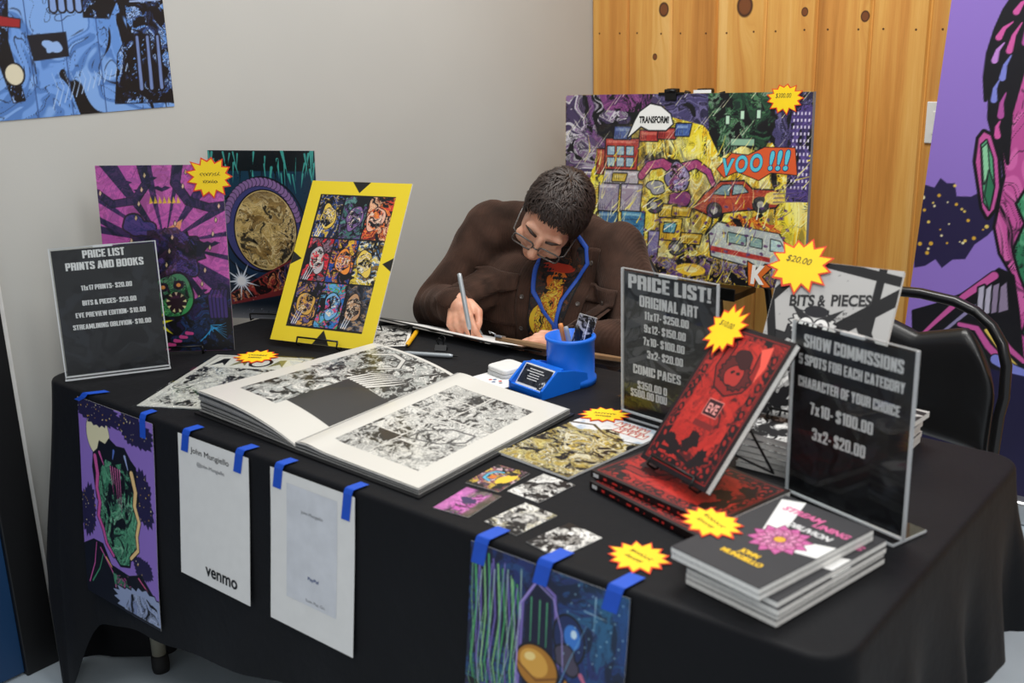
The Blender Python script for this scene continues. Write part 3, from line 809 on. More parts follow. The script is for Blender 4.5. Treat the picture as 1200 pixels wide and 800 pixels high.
for cx, cy, r in ((4.3, 10.4, .55), (6.9, 8.0, .45), (5.4, 6.8, .3), (6.4, 11.3, .3), (4.4, 8.0, .22)):
    A.blob(cx, cy, r*1.5, r, '#6b5228', int(cx*10), .35, 26); A.blob(cx+.1, cy-.1, r*.8, r*.5, '#3c2a14', int(cx*7), .4, 20)
A.comic(2, 5, 9, 13.4, ['#d3b777', '#b99a58', '#e6cf98', '#8d6f3c'], .6, 57, .10, .8, mask=A.mask_poly([(5.5+3.1*math.cos(t_*.3), 9.1+3.9*math.sin(t_*.3)) for t_ in range(21)]), alpha=.75)
A.put(sl, k*np.clip((Y-11.6)/1.6, 0, 1)*.6, '#3a2a1c')
A.put(sl, np.clip(0.5-A.sd_poly(sl, [(1.4, 1.4), (1.2, 2.5), (10.9, 7.8), (11, 3.4)])/A.px, 0, 1), '#7a2a2e')
A.comic(1, 1.2, 11, 8, ['#a83a34', '#d98a56', '#e2a878', '#5a3a78', '#30406e'], 0.7, 61, 0.3, 0.8, mask=A.mask_poly([(1.6, 1.7), (1.4, 2.5), (10.9, 7.5), (11, 4.2)]), alpha=0.85)
for i in range(18):
    a = D(i*20+5); l = 2.0 if i % 2 else 1.0; A.poly([(2.6+l*math.cos(a), 3.9+l*math.sin(a)), (2.6+.16*math.cos(a+1.4), 3.9+.16*math.sin(a+1.4)), (2.6-.16*math.cos(a+1.4), 3.9-.16*math.sin(a+1.4))], '#dfe6f2')
A.ell(2.6, 3.9, .45, .45, '#f4f6fb')
A.put(sl, np.clip((1.6-Y)/1.6, 0, 1)*0.9, '#8f9196'); A.stars(50, (0, 0, 11, 5), 4, ('#9a93a8', '#c9c9d0'), (.02, .05))
art_teal = A

# --- yellow bordered sheet with nine panels
A = Art(11, 17.2, 300, '#e6cc26')
A.rect(1.35, 1.55, 9.65, 15.75, '#0b0a10')
for pts in ([(4.6, 17.2), (6.6, 17.2), (5.6, 16.0)], [(4.7, 0), (6.5, 0), (5.6, 1.5)], [(0, 8.0), (1.1, 8.7), (0, 9.4)], [(11, 8.0), (9.95, 8.7), (11, 9.4)]):
    A.poly(pts, '#17150f')
cells = [(['#2c4a86', '#d7b23a', '#4a5ea0', '#20243e'], '#e0bd4a'), (['#3f6a66', '#6a4a86', '#24303c', '#5b8a84'], '#7f5d92'), (['#d0402c', '#f0883a', '#8a2420', '#e8b088'], '#e6b096'),
         (['#c42030', '#e8404a', '#3a2430', '#8a6a7a'], '#b9b0b4'), (['#24469a', '#e07a2a', '#3c2a6e', '#e2b030'], '#e88a34'), (['#d8bc3e', '#e6dfc8', '#4a7aa8', '#8a6a2a'], '#dfc052'),
         (['#4a3a6a', '#d29a40', '#2a2440', '#6a5a8a'], '#d0a04a'), (['#2a76c0', '#d84a7a', '#3a9a5a', '#5aa0d0'], '#6fa9d4'), (['#20242e', '#5a4a40', '#38506e', '#a88a6a'], '#b98e68')]
for k, (pal, head) in enumerate(cells):
    cx, cy = k % 3, 2-k//3; x0 = 1.6+cx*2.72; y0 = 1.8+cy*4.65; x1, y1 = x0+2.58, y0+4.5
    A.comic(x0, y0, x1, y1, pal, 0.9, 100+k*7, 0.30, 0.9)
    m = A.mask_poly([(x0, y0), (x1, y0), (x1, y1), (x0, y1)])
    hx, hy = x0+1.25+0.25*math.sin(k*2.1), y0+2.2
    A.blob(hx, hy, 0.85, 1.25, head, 30+k, 0.22, 36, INK, 0.08)
    A.comic(hx-.8, hy-1.2, hx+.8, hy+1.2, [head, '#f0e0c8', head]+pal[:2], 1.5, 300+k, 0.28, 0.9, mask=A.mask_poly([(hx-.7, hy-.6), (hx, hy-1.1), (hx+.7, hy-.5), (hx+.7, hy+.7), (hx, hy+1.15), (hx-.7, hy+.7)]))
    if k in (0, 3, 6, 8):
        for q in range(3): A.path([(x0+.25+q*.22, y0+.1), (x0+.55+q*.3, y0+1.5)], 0.09, '#e9edf2', 0.03)
for i in (1, 2):
    A.rect(1.6+i*2.72-.14, 1.6, 1.6+i*2.72, 15.7, '#0b0a10'); A.rect(1.4, 1.8+i*4.65-.15, 9.6, 1.8+i*4.65, '#0b0a10')
art_yellow = A

# --- the big fiery painting
A = Art(36, 24, 430, '#e6cc34'); X, Y = A.X, A.Y; sl = A.full()
A.comic(0, 0, 36, 24, ['#f5de32', '#faee5c', '#efc022', '#f5d530', '#fbf6a4', '#e0b428', '#a08a34'], 0.16, 401, 0.07, 0.4, sx=1.3, sy=0.6)
A.put(sl, np.clip((fbm(X*1.5, Y*0.5+X*0.4, 0.7, 402)-0.55)*4, 0, 0.7), '#fbf5a8')
m = A.mask_poly([(0, 24), (16.5, 24), (15, 21.5), (9, 19.5), (4.5, 14), (3, 9), (0, 8)])
A.comic(0, 8, 17, 24, ['#7a4f86', '#5c4a6e', '#a9a2ae', '#8f6f9a', '#cfcad2', '#46385c'], 0.22, 411, 0.26, 0.8, mask=m, sx=0.6)
A.poly([(5.5, 24), (14, 24), (13, 21.6), (6.5, 22)], '#7d3c78'); A.comic(5.5, 21.6, 14, 24, ['#7d3c78', '#8f4a86', '#5e2f62'], .4, 413, .2, .8, mask=A.mask_poly([(5.5, 24), (14, 24), (13, 21.6), (6.5, 22)]))
m = A.mask_poly([(14, 24), (36, 24), (36, 12), (33, 15), (31, 18), (24, 17.5), (21.5, 20), (17, 21)])
A.comic(14, 12, 36, 24, ['#3c3560', '#544c78', '#2c2746', '#6a6390', '#46406c'], 0.25, 421, 0.3, 0.7, mask=m)
A.comic(21.5, 15.5, 31.5, 24, ['#20402c', '#2f5c3c', '#182c24', '#4b7a52', '#6f8f74'], 0.35, 431, 0.38, 0.9, mask=A.mask_poly([(22, 24), (31, 24), (31.3, 20), (29.8, 16.6), (27, 17.6), (24, 16), (22.3, 19)]))
for x, y in ((24.6, 20.2), (26.6, 20.8), (28.8, 20.9)): A.rect(x, y, x+.5, y+1.0, '#bfe3c6', INK, .12)
A.rect(25.4, 17.6, 28.6, 18.4, '#8fb79a', INK, .12)
A.comic(33, 11, 36, 22.5, ['#4a3a78', '#5c4a8c', '#3b2f62'], 0.4, 441, 0.15, 0.5, mask=A.mask_poly([(33, 10), (36, 10), (36, 22.5), (33.4, 22.5)]))
for i in range(5):
    for j in range(12): A.rect(33.6+i*.48, 12.5+j*.8, 33.8+i*.48, 12.85+j*.8, '#d9cfe8')
# stacked blocks: red on grey on blue
def block(x0, y0, x1, y1, c, hi, sk=0.35):
    A.poly([(x0, y0), (x1, y0), (x1+sk, y1), (x0+sk*.4, y1)], c, INK, .16); A.poly([(x0+.25, y1-.55), (x1-.25, y1-.55), (x1-.15, y1-.2), (x0+.3, y1-.2)], hi)
    for q in range(3): A.path([(x0+.3+q*.35, y0+.2), (x0+.35+q*.35, y0+.9)], .07, INK, .02)
block(5.2, 13.5, 6.9, 16.8, '#a8382c', '#d0604c'); block(12.0, 18.0, 14.8, 19.3, '#b8302c', '#dd6a5c'); block(14.8, 18.3, 17.4, 19.6, '#a82c2a', '#cf5a50')
block(17.4, 18.7, 19.4, 20.2, '#3d62b0', '#8fb0e6')
block(6.6, 14.2, 11.6, 18.2, '#b5322e', '#dc6a60'); block(8.0, 18.2, 10.6, 19.8, '#4a5f9a', '#7d92c2')
for q in range(3):
    for w_ in range(2): A.rect(7.0+q*1.5, 14.6+w_*1.5, 8.1+q*1.5, 15.7+w_*1.5, '#a6c8dc', INK, .12)
block(6.4, 12.2, 11.8, 14.0, '#b9b3bd', '#e6e2ea'); block(7.8, 12.6, 9.8, 13.6, '#d8b93c', '#f0dc7a')
block(5.6, 8.6, 8.6, 12.2, '#9a93ac', '#d0cad8'); block(9.2, 8.6, 12.2, 12.2, '#a7a0b6', '#dcd8e4'); block(9.3, 1.8, 12.7, 8.6, '#2f78aa', '#7cc0dc'); block(5.6, 4.0, 8.4, 8.4, '#3a6ea0', '#86b4d4')
for q in range(7): A.path([(9.8, 2.4+q*.85), (12.1, 2.5+q*.85)], .12, '#16324c', .08)
# pink arcs and grey-pink rocks in the middle
A.path([(12.4, 13.4), (13.6, 14.8), (15.6, 15.2), (17.2, 14.4)], .9, '#b1427e', 1.2, INK, .15); A.path([(18.6, 14.6), (20.6, 15.2), (22.4, 14.2), (23.6, 11.8)], 1.2, '#b1427e', .5, INK, .15)
A.blob(17.9, 13.4, 1.5, 2.0, '#8f86b0', 51, .2, 36, INK, .16); A.comic(16.4, 11.4, 19.4, 15.4, ['#b8aede', '#7d6ea6', '#d9a0c8', '#9a4c86'], .9, 451, .28, .9, mask=A.mask_poly([(16.7, 12), (18, 11.5), (19.2, 12.4), (19, 14.8), (17.9, 15.3), (16.8, 14.6)]))
A.blob(18.2, 10.3, 1.6, 1.3, '#8a3a72', 52, .25, 30, INK, .14); A.blob(14.7, 12, 1.4, .8, '#a9a8ae', 53, .2, 30, INK, .14)
# yellow blocks
block(15.2, 8.2, 17.6, 9.8, '#e0b82a', '#f4e07a'); block(17.2, 8.4, 19.8, 9.6, '#d8ac24', '#f0d870'); block(15.4, 5.2, 18.4, 8.0, '#dcb028', '#f2da70'); block(18.6, 4.9, 21.4, 6.2, '#d0a322', '#ecd268'); block(16.0, 6.2, 17.6, 7.4, '#4aa0b8', '#a8dcec'); block(13.6, 2.6, 15.0, 6.2, '#7d74a8', '#b8b0d8')
A.ell(14.6, 9.6, 1.15, .95, '#3b3c42', 15, INK, .15); A.ell(14.4, 9.6, .55, .5, '#b5b7bd', 0, INK, .1); A.ell(18, 4.2, 1.1, .9, '#3b3c42', 15, INK, .15); A.ell(17.9, 4.2, .5, .45, '#b5b7bd')
# red car, tumbling
A.poly([(20.4, 9.6), (22, 11.4), (24.2, 13.0), (27.4, 13.2), (28.6, 12.2), (31.8, 12.2), (32.6, 11.2), (31.8, 10.2), (27, 9.6), (22.6, 8.8)], '#b53a26', INK, .2)
A.poly([(23.2, 11.5), (24.5, 12.6), (25.6, 12.7), (25.4, 11.4)], '#7fa0a8', INK, .12); A.poly([(25.9, 11.5), (26.1, 12.7), (27.2, 12.7), (28.0, 11.9)], '#8fb0b4', INK, .12)
for x, y in ((23.4, 9.4), (29.8, 10.4)): A.ell(x, y, 1.05, .95, '#2a2a2e', 0, INK, .1); A.ell(x, y, .5, .45, '#b8b4ac')
A.ell(31.6, 11.3, 1.3, .8, '#f6d860'); A.path([(22, 11.0), (30, 11.4)], .12, '#e8785a', .05)
for q in range(5): A.path([(31.5, 12.8-q*.5), (35.2, 13.2-q*.55)], .14, '#6a5a72', .04)
# white van
A.poly([(23.2, 3.6), (22.8, 6.6), (24, 7.9), (32.4, 6.9), (34.2, 4.6), (33.6, 2.4), (31, 2.2)], '#ccd6d0', INK, .2); A.poly([(22.9, 4.9), (31.4, 3.9), (31.4, 3.3), (23.1, 4.2)], '#b8302c')
A.poly([(25.4, 5.5), (25.5, 6.7), (28, 6.4), (28, 5.2)], '#8fb4b0', INK, .12); A.poly([(28.6, 5.2), (28.7, 6.3), (30.2, 6.1), (30.2, 5.0)], '#8fb4b0', INK, .12); A.poly([(31.4, 4.8), (31.4, 6.2), (32.6, 6.0), (33.6, 4.6)], '#bfe0dc', INK, .12)
A.comic(24, 6.6, 33, 10, ['#e0641c', '#f39a2a', '#c8421c', '#f6c83a'], .4, 461, .12, .6, mask=A.mask_poly([(25, 7.6), (27, 9.2), (28, 8.4), (30, 9.4), (31, 8), (33, 8), (32.6, 7), (28, 7.5)]))
m = A.mask_poly([(8, 0), (36, 0), (36, 3), (33, 2.4), (26, 2.8), (22, 3.6), (18, 2.8), (12.5, 3.0), (10, 2.0)])
A.comic(8, 0, 36, 3.8, ['#6a4a82', '#a88a3a', '#4a3a62', '#d9b83a', '#8f86a8'], .55, 471, .3, 1.0, mask=m)
for i in range(70):
    xx = 12+(i*5.13) % 23; yy = 1+(i*3.37) % 9
    A.blob(xx, yy, .28, .2, '#5f3f70', i, .3, 8)
A.ell(20.2, 1.5, 2.2, .8, '#f6c83a'); A.ell(20.2, 1.5, 1.0, .4, '#fdf3a6')
for i in range(90):
    xx = (i*7.77) % 36; yy = (i*4.13) % 24; A.path([(xx, yy), (xx+1.6, yy+1.9)], .07, '#fbf6c8' if i % 2 else '#fffbe0', .01)
for x0, y0, x1, y1, sd in ((5, 1.8, 13, 20, 1), (13, 1.5, 22, 10, 2), (10, 17.5, 20, 20.5, 3), (20, 8.6, 33, 13.4, 4), (22.6, 2, 34.4, 8, 5), (12, 9.4, 24, 16, 6)):
    A.comic(x0, y0, x1, y1, ['#3a2a50', '#f6ec8a', '#6a5a86', '#fff6c0', '#8a4a3a'], .5, 480+sd*5, .12, .8, alpha=.16)
rs = random.Random(8)
for i in range(260):
    xx = rs.uniform(3, 36); yy = rs.uniform(0, 17); L_ = rs.uniform(.8, 2.6); an = D(55+20*math.sin(xx*.3)+rs.uniform(-25, 25))
    A.path([(xx, yy), (xx+L_*.5*math.cos(an)+.1, yy+L_*.5*math.sin(an)), (xx+L_*math.cos(an), yy+L_*math.sin(an))], rs.uniform(.06, .2), rs.choice(['#fbf2a0', '#f6e04a', '#fffbe0', '#f6e04a', '#fbf2a0', '#6a4f7a']), .02)
# sound-effect lettering bed and speech balloon
A.poly([(23.6, 14.6), (25.6, 16.6), (27.8, 16.4), (30, 17.4), (34, 17.4), (34.4, 14.2), (31, 14.4), (29.4, 13.4), (26.4, 14.4), (24.6, 13.6)], '#dd5a2a', INK, .1)
A.poly([(11.3, 20.6), (12.0, 21.7), (13.6, 22.7), (15.2, 22.4), (16.6, 21.4), (17.0, 20.2), (16.0, 19.4), (13.4, 19.4), (12.2, 19.9), (10.2, 18.4)], '#f2f2ee', INK, .18)
A.poly([(28.4, 3.2), (29.2, 2.8), (29.6, 1.7), (30.8, 3.0), (31.6, 2.6), (30.4, 1.4), (31.6, .2), (30.6, .1), (29.6, 1.0), (29.4, .1), (28.6, .2)], '#e0702c', INK, .15)
art_fire = A

# --- tall purple banner: cream moon, starry clouds, craggy pink and green shapes
def purple_scene(w, h, n, moon, clouds, seed):
    A = Art(w, h, n, '#9173c8')
    A.ell(*moon, '#e6dfb8', 0, INK, w*.004)
    for (cx, cy, rx, ry, sd) in clouds:
        pts = A.blob(cx, cy, rx, ry, '#241d44', sd, .22, 46, None, 0, spiky=True); A.stars(int(26*rx*ry/(w*w*.02)), (cx-rx, cy-ry, cx+rx, cy+ry), sd, ('#e6c860', '#d8a838', '#f0e6b0'), (w*.0025, w*.0065), A.mask_poly(pts))
    return A
A = Art(33, 80, 300, '#9173c8')
def bu(x, y):     # drawing grid of the banner, in small squares, to banner units
    return (4.75+(x-1152)*0.083+(y-105)*0.0146, 46.9+(x-1152)*0.03-(y-105)*0.0926)
def bp(*pts): return [bu(*p) for p in pts]
A.ell(*bu(1185, -46), 6.6, 5.4, '#e6dfb8', 0, INK, .3)
_c = bp((1062, 300), (1058, 215), (1078, 200), (1090, 206), (1098, 196), (1106, 204), (1116, 206), (1118, 222), (1136, 226), (1150, 222), (1160, 232), (1172, 228), (1172, 262), (1156, 276), (1140, 284), (1128, 300), (1112, 298), (1098, 306), (1090, 294), (1076, 300))
A.poly(_c, '#241d44'); A.stars(60, (-1, 26, 9, 40), 3, ('#e6c860', '#d8a838', '#f0e6b0'), (.08, .24), A.mask_poly(_c))
# big sunlit ridge: pink faces, green shade, black crest with streaked highlights
_r = bp((1170, 130), (1178, 210), (1166, 268), (1172, 300), (1190, 334), (1184, 372), (1190, 420), (1240, 470), (1700, 470), (1700, 40), (1240, 10))
A.poly(_r, '#c9589f', INK, .35)
A.comic(5, 8, 33, 62, ['#c9589f', '#d467ab', '#bd4f95', '#c9589f'], .12, 521, .08, .5, mask=A.mask_poly(_r), sx=1.5, sy=.6)
_g = bp((1206, 226), (1192, 246), (1202, 270), (1188, 300), (1196, 330), (1212, 372), (1200, 400), (1232, 440), (1300, 470), (1380, 400), (1350, 330), (1390, 280), (1320, 190), (1230, 190))
A.poly(_g, '#3f9168', INK, .3); A.comic(6, 10, 33, 45, ['#3f9168', '#57a67c', '#2f7a56'], .14, 511, .24, .7, mask=A.mask_poly(_g), sx=1.4)
A.blob(*bu(1226, 205), 2.3, 1.5, '#14101c', 15, .3, 30, rot=-30)
_h = bp((1700, -120), (1450, -60), (1290, -20), (1220, 4), (1196, 2), (1176, 24), (1166, 42), (1157, 66), (1153, 92), (1154, 118), (1160, 104), (1158, 140), (1163, 160), (1166, 152), (1169, 190), (1175, 172), (1180, 196), (1184, 140), (1198, 96), (1206, 60), (1240, 40), (1290, 50), (1420, 20), (1700, -40))
A.poly(_h, '#0d0b14', INK, .2)
for i, (x0, y0, x1, y1, c) in enumerate(((1170, 52, 1186, 40, '#d45aa4'), (1165, 76, 1176, 60, '#c488d8'), (1182, 70, 1196, 44, '#d45aa4'), (1174, 98, 1184, 76, '#7f86d8'), (1190, 30, 1206, 20, '#d45aa4'), (1164, 120, 1170, 100, '#7f86d8'), (1172, 140, 1178, 116, '#b2509e'), (1168, 162, 1171, 146, '#d45aa4'), (1200, 66, 1208, 40, '#b2509e'))):
    A.path(bp((x0, y0), ((x0+x1)/2-2, (y0+y1)/2-2), (x1, y1)), .7, c, .15)
# a leaning standing stone beside the ridge
A.poly(bp((1146, 160), (1152, 154), (1160, 160), (1168, 188), (1170, 222), (1164, 246), (1156, 254), (1150, 242), (1146, 214), (1142, 186)), '#c9589f', INK, .35)
A.poly(bp((1149, 168), (1155, 164), (1162, 186), (1164, 220), (1158, 246), (1152, 236), (1150, 206)), '#58a67c', INK, .15)
A.poly(bp((1150, 172), (1156, 168), (1158, 200), (1152, 214)), '#8fd0a4', INK, .12); A.poly(bp((1158, 200), (1164, 220), (1158, 246), (1153, 228)), '#2f7452', INK, .12)
# foreground: dark bank with pink and blue contour ribbons
A.poly(bp((1060, 356), (1090, 352), (1124, 344), (1150, 332), (1170, 320), (1186, 330), (1192, 372), (1200, 460), (1060, 470)), '#0c0a12', INK, .25)
for pts, w0, w1, c in (([(1064, 392), (1090, 372), (1126, 346), (1164, 326)], .3, .9, '#c9589f'), ([(1070, 398), (1100, 386), (1130, 366), (1142, 360)], .25, .5, '#8f86b0'), ([(1150, 376), (1166, 398), (1184, 420), (1200, 436)], .9, .5, '#c9589f'), ([(1154, 392), (1170, 416), (1196, 446)], .4, .3, '#e6c860'), ([(1120, 380), (1142, 388), (1156, 412), (1178, 438)], .5, .9, '#c9589f'), ([(1166, 430), (1186, 444), (1210, 456)], 1.2, 1.0, '#7f86d8')):
    A.path(bp(*pts), w0, c, w1, INK, .12)
for q in range(4): A.poly(bp((1142+q*9, 372), (1145+q*9, 338+3*(q % 2)), (1152+q*9, 336), (1154+q*9, 370)), '#b9b4c8' if q < 2 else '#8f7f9c', INK, .2)
_yb = bu(1190, 451)[1]
A.rect(-1, -1, 34, _yb, '#17123a'); A.put(A.full(), np.where(A.Y < _yb, np.clip((fbm(A.X, A.Y, .05, 5)-.4)*2, 0, .5), 0), '#1d1748')
art_banner = A

# --- same theme, small sheet taped to the cloth
A = purple_scene(11, 17, 230, (2.9, 14.4, 1.75, 1.9), [(3, 16.3, 3.2, 1.2, 3), (8.4, 15.9, 2.2, 1.4, 9), (9.2, 10.6, 1.5, 1.9, 5), (0.9, 7.5, 1.4, 1.8, 6), (8.9, 4.6, 1.2, 1.0, 7)], 2)
A.poly([(1.9, 11.4), (2.1, 12.6), (2.8, 13.1), (3.1, 13.8), (4.0, 13.7), (4.6, 14.3), (5.6, 13.9), (6.8, 14.0), (7.6, 13.2), (8.3, 12.8), (8.2, 11.4), (8.6, 10.2), (7.6, 9.0), (2.4, 8.9)], '#0d0b14', INK, .12)
_g = [(2.5, 9.6), (3.0, 11.4), (3.9, 12.5), (5.4, 12.4), (6.6, 12.8), (7.6, 11.6), (7.9, 10.2), (8.5, 8.6), (8.1, 7.6), (8.3, 6.2), (7.2, 5.4), (6.9, 4.3), (5.6, 4.0), (4.6, 4.7), (3.6, 5.4), (3.3, 6.6), (2.6, 7.4), (2.9, 8.4)]
A.poly(_g, '#4f9470', INK, .2)
A.comic(2.3, 3.8, 8.7, 12.9, ['#4f9470', '#64ac86', '#39785a', '#58a07a', '#7cb894'], .5, 551, .30, 1.0, mask=A.mask_poly(_g), sx=1.4, sy=.9)
for pts, w0, w1, c in (([(2.3, 12.4), (2.6, 11.0), (2.4, 9.8), (2.8, 8.6), (2.5, 7.4), (3.2, 6.4), (3.6, 5.3), (4.6, 4.5)], .5, .3, '#c9589f'), ([(7.7, 12.2), (8.2, 10.8), (8.0, 9.6), (8.6, 8.4), (8.2, 7.2), (8.3, 6.0), (7.2, 5.0)], .5, .3, '#efc98a'), ([(3.0, 12.9), (3.6, 12.0)], .3, .1, '#c9589f'), ([(6.8, 13.4), (7.2, 12.4)], .3, .1, '#9fb0e0'), ([(5.2, 13.5), (5.0, 12.8)], .3, .1, '#5a78c8')):
    A.path(pts, w0, c, w1, INK, .08)
for i in range(5): A.path([(4.6+.34*i, 12.1), (5.0+.28*i, 9.8-.3*i)], .13, '#d770a8', .03)
for i, (x, y, l, r_) in enumerate(((3.6, 8.6, 1.4, 70), (5.2, 9.2, 2.2, 100), (6.8, 7.6, 1.6, 60), (4.6, 6.2, 1.6, 20), (6.2, 5.6, 1.2, 140), (7.3, 9.8, 1.2, 95))):
    A.path([(x, y), (x+l*.5*math.cos(D(r_))+.2, y+l*.5*math.sin(D(r_))), (x+l*math.cos(D(r_)), y+l*math.sin(D(r_)))], .28, '#14261f', .06)
A.poly([(0, 4.2), (1.6, 5.0), (3.0, 5.0), (4.2, 3.4), (6.6, 3.2), (8.6, 3.9), (11, 2.0), (11, 0), (0, 0)], '#0d0b14', INK, .12)
for x0, y0, x1, y1, c in ((0.5, 1.0, 2.0, 4.9, '#c9589f'), (2.6, 4.6, 5.2, 1.6, '#c9589f'), (3.4, 4.0, 6.4, 1.4, '#e6b06a'), (8.2, 3.6, 9.9, 2.2, '#d05a8a'), (4.6, 1.6, 8.0, 1.4, '#5a78c8'), (1.0, 1.2, 3.0, 4.2, '#3f9168')):
    A.path([(x0, y0), ((x0+x1)/2+.3, (y0+y1)/2), (x1, y1)], .16, c, .1)
A.comic(3.6, 0.6, 7.6, 4.4, ['#4f9470', '#c9589f', '#39785a'], .8, 561, .62, .8, mask=A.mask_poly([(4.2, 3.6), (6.8, 3.4), (7.4, 1.8), (4.6, 1.6)]))
A.blob(8.6, 1.2, 3.4, 1.5, '#97a5c8', 18, .16, 40, INK, .1, spiky=True); A.comic(5.2, 0, 11, 2.6, ['#97a5c8', '#aab6d4', '#8492ba'], .5, 571, .12, 1.0, mask=A.mask_poly([(6, .6), (7, 1.9), (9, 2.2), (10.6, 1.7), (11, 0), (6.2, 0)]))
A.rect(0, 0, 11, .22, '#0d0b14')
art_small_purple = A

# --- blue machine hall sheet
A = Art(11, 17, 240, '#1c3a78'); X, Y = A.X, A.Y; sl = A.full()
A.put(sl, np.clip(Y/17, 0, 1)*.6, '#22205c'); A.put(sl, np.clip((X-5)/6, 0, 1)*np.clip((Y-9)/7, 0, 1), '#2f86b8'); A.put(sl, np.clip((8.6-Y)/3, 0, 1)*.7, '#3a9a78')
A.comic(0, 0, 11, 17, ['#1c3a78', '#24306a', '#2a5a8a', '#2c2a62', '#31708e'], .28, 601, .30, .6, alpha=.55)
for i in range(9): A.rect(.1, 6.0+i*.75, 3.0, 6.12+i*.75, '#10142e')
for i in range(6): A.rect(.2+i*.55, 5.5, .28+i*.55, 14, '#182050')
for i in range(10):
    x = .3+i*.36; A.path([(x, 15.2-.2*i), (x+.3, 11), (x+.1*math.sin(i), 8), (x+.5, 5.6)], .12, ('#4fae6a', '#7a6ac0', '#8fd08a')[i % 3], .08, '#0c1020', .04)
A.path([(3.9, 6), (4.0, 12.6), (5.0, 14.2), (6.2, 13.6), (6.7, 9)], .22, '#7a6ab8', .2, '#0c1020', .06); A.poly([(4.2, 6), (4.2, 12.4), (5.0, 13.6), (6.0, 13.2), (6.4, 9), (6.3, 6)], '#141534')
for x in (4.6, 5.2, 5.7): A.path([(x, 13), (x+.05, 10.4)], .10, '#57b07a', .05)
A.ell(5.2, 9.0, 1.45, 1.25, '#b47a28', -8, INK, .14); A.ell(5.0, 9.2, 1.0, .8, '#e0a848', -8); A.ell(4.7, 9.5, .4, .25, '#f8dc90', 20); A.path([(3.8, 8.9), (5.2, 8.2), (6.6, 8.8)], .12, '#7a4a18', .1)
A.ell(7.3, 11.4, 1.0, 1.35, '#1c2c5c', 10, INK, .12); A.ell(7.5, 11.6, .55, .7, '#3a7ad0', 10); A.ell(7.6, 11.8, .2, .25, '#cfe8fa'); A.blob(7.2, 10.2, .8, .7, '#4a4458', 33, .25, 24, INK, .1)
A.poly([(6.6, 7.2), (7.2, 9.0), (7.6, 8.6), (7.4, 7.0)], '#d08a30', INK, .1); A.path([(7.4, 7.6), (8.6, 8.8), (9.8, 8.6), (10.6, 10.0)], .45, '#20202e', .25, '#0c1020', .08); A.path([(8.2, 9.6), (8.8, 8.8)], .3, '#c46a8a', .15)
A.comic(3.4, 0, 11, 8, ['#3a9a78', '#2c6a70', '#57b88a', '#24506a'], .5, 611, .36, .8, mask=A.mask_poly([(3.6, 0), (3.4, 7), (6.6, 7.6), (11, 7.2), (11, 0)]), alpha=.8)
A.comic(0, 0, 3.6, 6.6, ['#4a4a9a', '#35357a', '#5a6ab0'], .6, 621, .42, .9)
for i in range(16):
    x = .2+i*.24; A.path([(x, 14.4-.3*(i % 5)), (x+.2*math.sin(i*1.7), 11.6), (x+.3*math.cos(i*2.3), 9), (x+.35*math.sin(i), 6.6), (x+.6, 5.2)], .06, ('#8fd08a', '#57b07a', '#9a8ad8', '#b8e0c0')[i % 4], .03)
A.path([(3.7, 5.6), (3.8, 12.4), (4.9, 14.0), (6.1, 13.4), (6.8, 11.6), (7.0, 9.4)], .10, '#a99ae0', .06); A.path([(6.6, 8.0), (7.4, 10.2), (8.4, 12.6)], .05, '#7ab8e0', .03)
for q in range(30): A.ell(7+(q*1.37) % 4, 10.5+(q*.83) % 4.4, .04, .04, '#a9d8f0')
A.path([(8.9, 14.4), (8.9, 12.2)], .06, '#bfe6f4', .02); A.path([(8.2, 13.4), (9.7, 13.3)], .05, '#bfe6f4', .02)
_C = A.C.copy(); _dj = int(round(2.0/A.px)); A.C[_dj:] = _C[:-_dj]; A.C[:_dj] = _C[_dj:2*_dj][::-1]
art_machine = A

# --- wall poster: blue ruin with dark machinery
A = Art(36, 25, 330, '#5f8fd6')
A.comic(0, 0, 36, 25, ['#5f8fd6', '#6d9be0', '#4f7cc0', '#7ba6e4'], .10, 651, .12, .7, hatch=False)
A.rect(16, 19.5, 31, 20.3, '#8fb2e6', INK, .1); A.rect(14, 20.6, 30.5, 25, '#4a74b8', INK, .12); A.comic(13, 20.4, 31, 25, ['#5f8fd6', '#7ba6e4', '#4f7cc0', '#a9c6ee'], .5, 655, .30, 1.0)
for x in (12, 17, 21.5, 26): A.path([(x, 0), (x+.3, 20)], .12, '#2c4a80', .12)
def mech(pts, seed, k=.6):
    A.poly(pts, '#0c0e18', INK, .1); A.comic(min(p[0] for p in pts), min(p[1] for p in pts), max(p[0] for p in pts), max(p[1] for p in pts), ['#5f8fd6', '#93b4e8', '#3c5a98', '#1c2848'], k, seed, .62, .8, mask=A.mask_poly(pts))
mech([(-1, 3), (2.6, 1), (3.2, 6), (6.0, 9), (5, 17), (3.6, 22), (0, 22.5)], 661)
mech([(6, 8), (8, 3), (9.2, 3.2), (10.4, 8), (13, 7.4), (14.2, 2), (15.6, 2.2), (14.6, 9), (15.4, 14.4), (12, 18.6), (9, 18.8), (6.8, 15)], 671)
A.poly([(8.6, 11.2), (9.0, 14.2), (12.4, 14.4), (12.8, 11.8)], '#8e1c22', INK, .15); A.poly([(13, 12), (16.5, 11.4), (16.3, 10.5), (13.2, 10.8)], '#9a2226', INK, .1)
mech([(5, 1), (5, 4), (9.6, 4.6), (10, 1)], 691)
mech([(19.6, 15.6), (19.4, 19.4), (25, 21), (30.5, 22), (31.5, 17), (28, 11.4), (24.6, 11.6), (24.8, 14.4), (20.6, 14)], 681); A.path([(15.8, 16.2), (20.4, 16.4)], .8, '#10131f', .8, INK, .1)
for q in range(4): A.path([(20.8+q*1.1, 12.6), (20.9+q*1.1, 16)], .8, '#7f9ed6', .6, INK, .2)
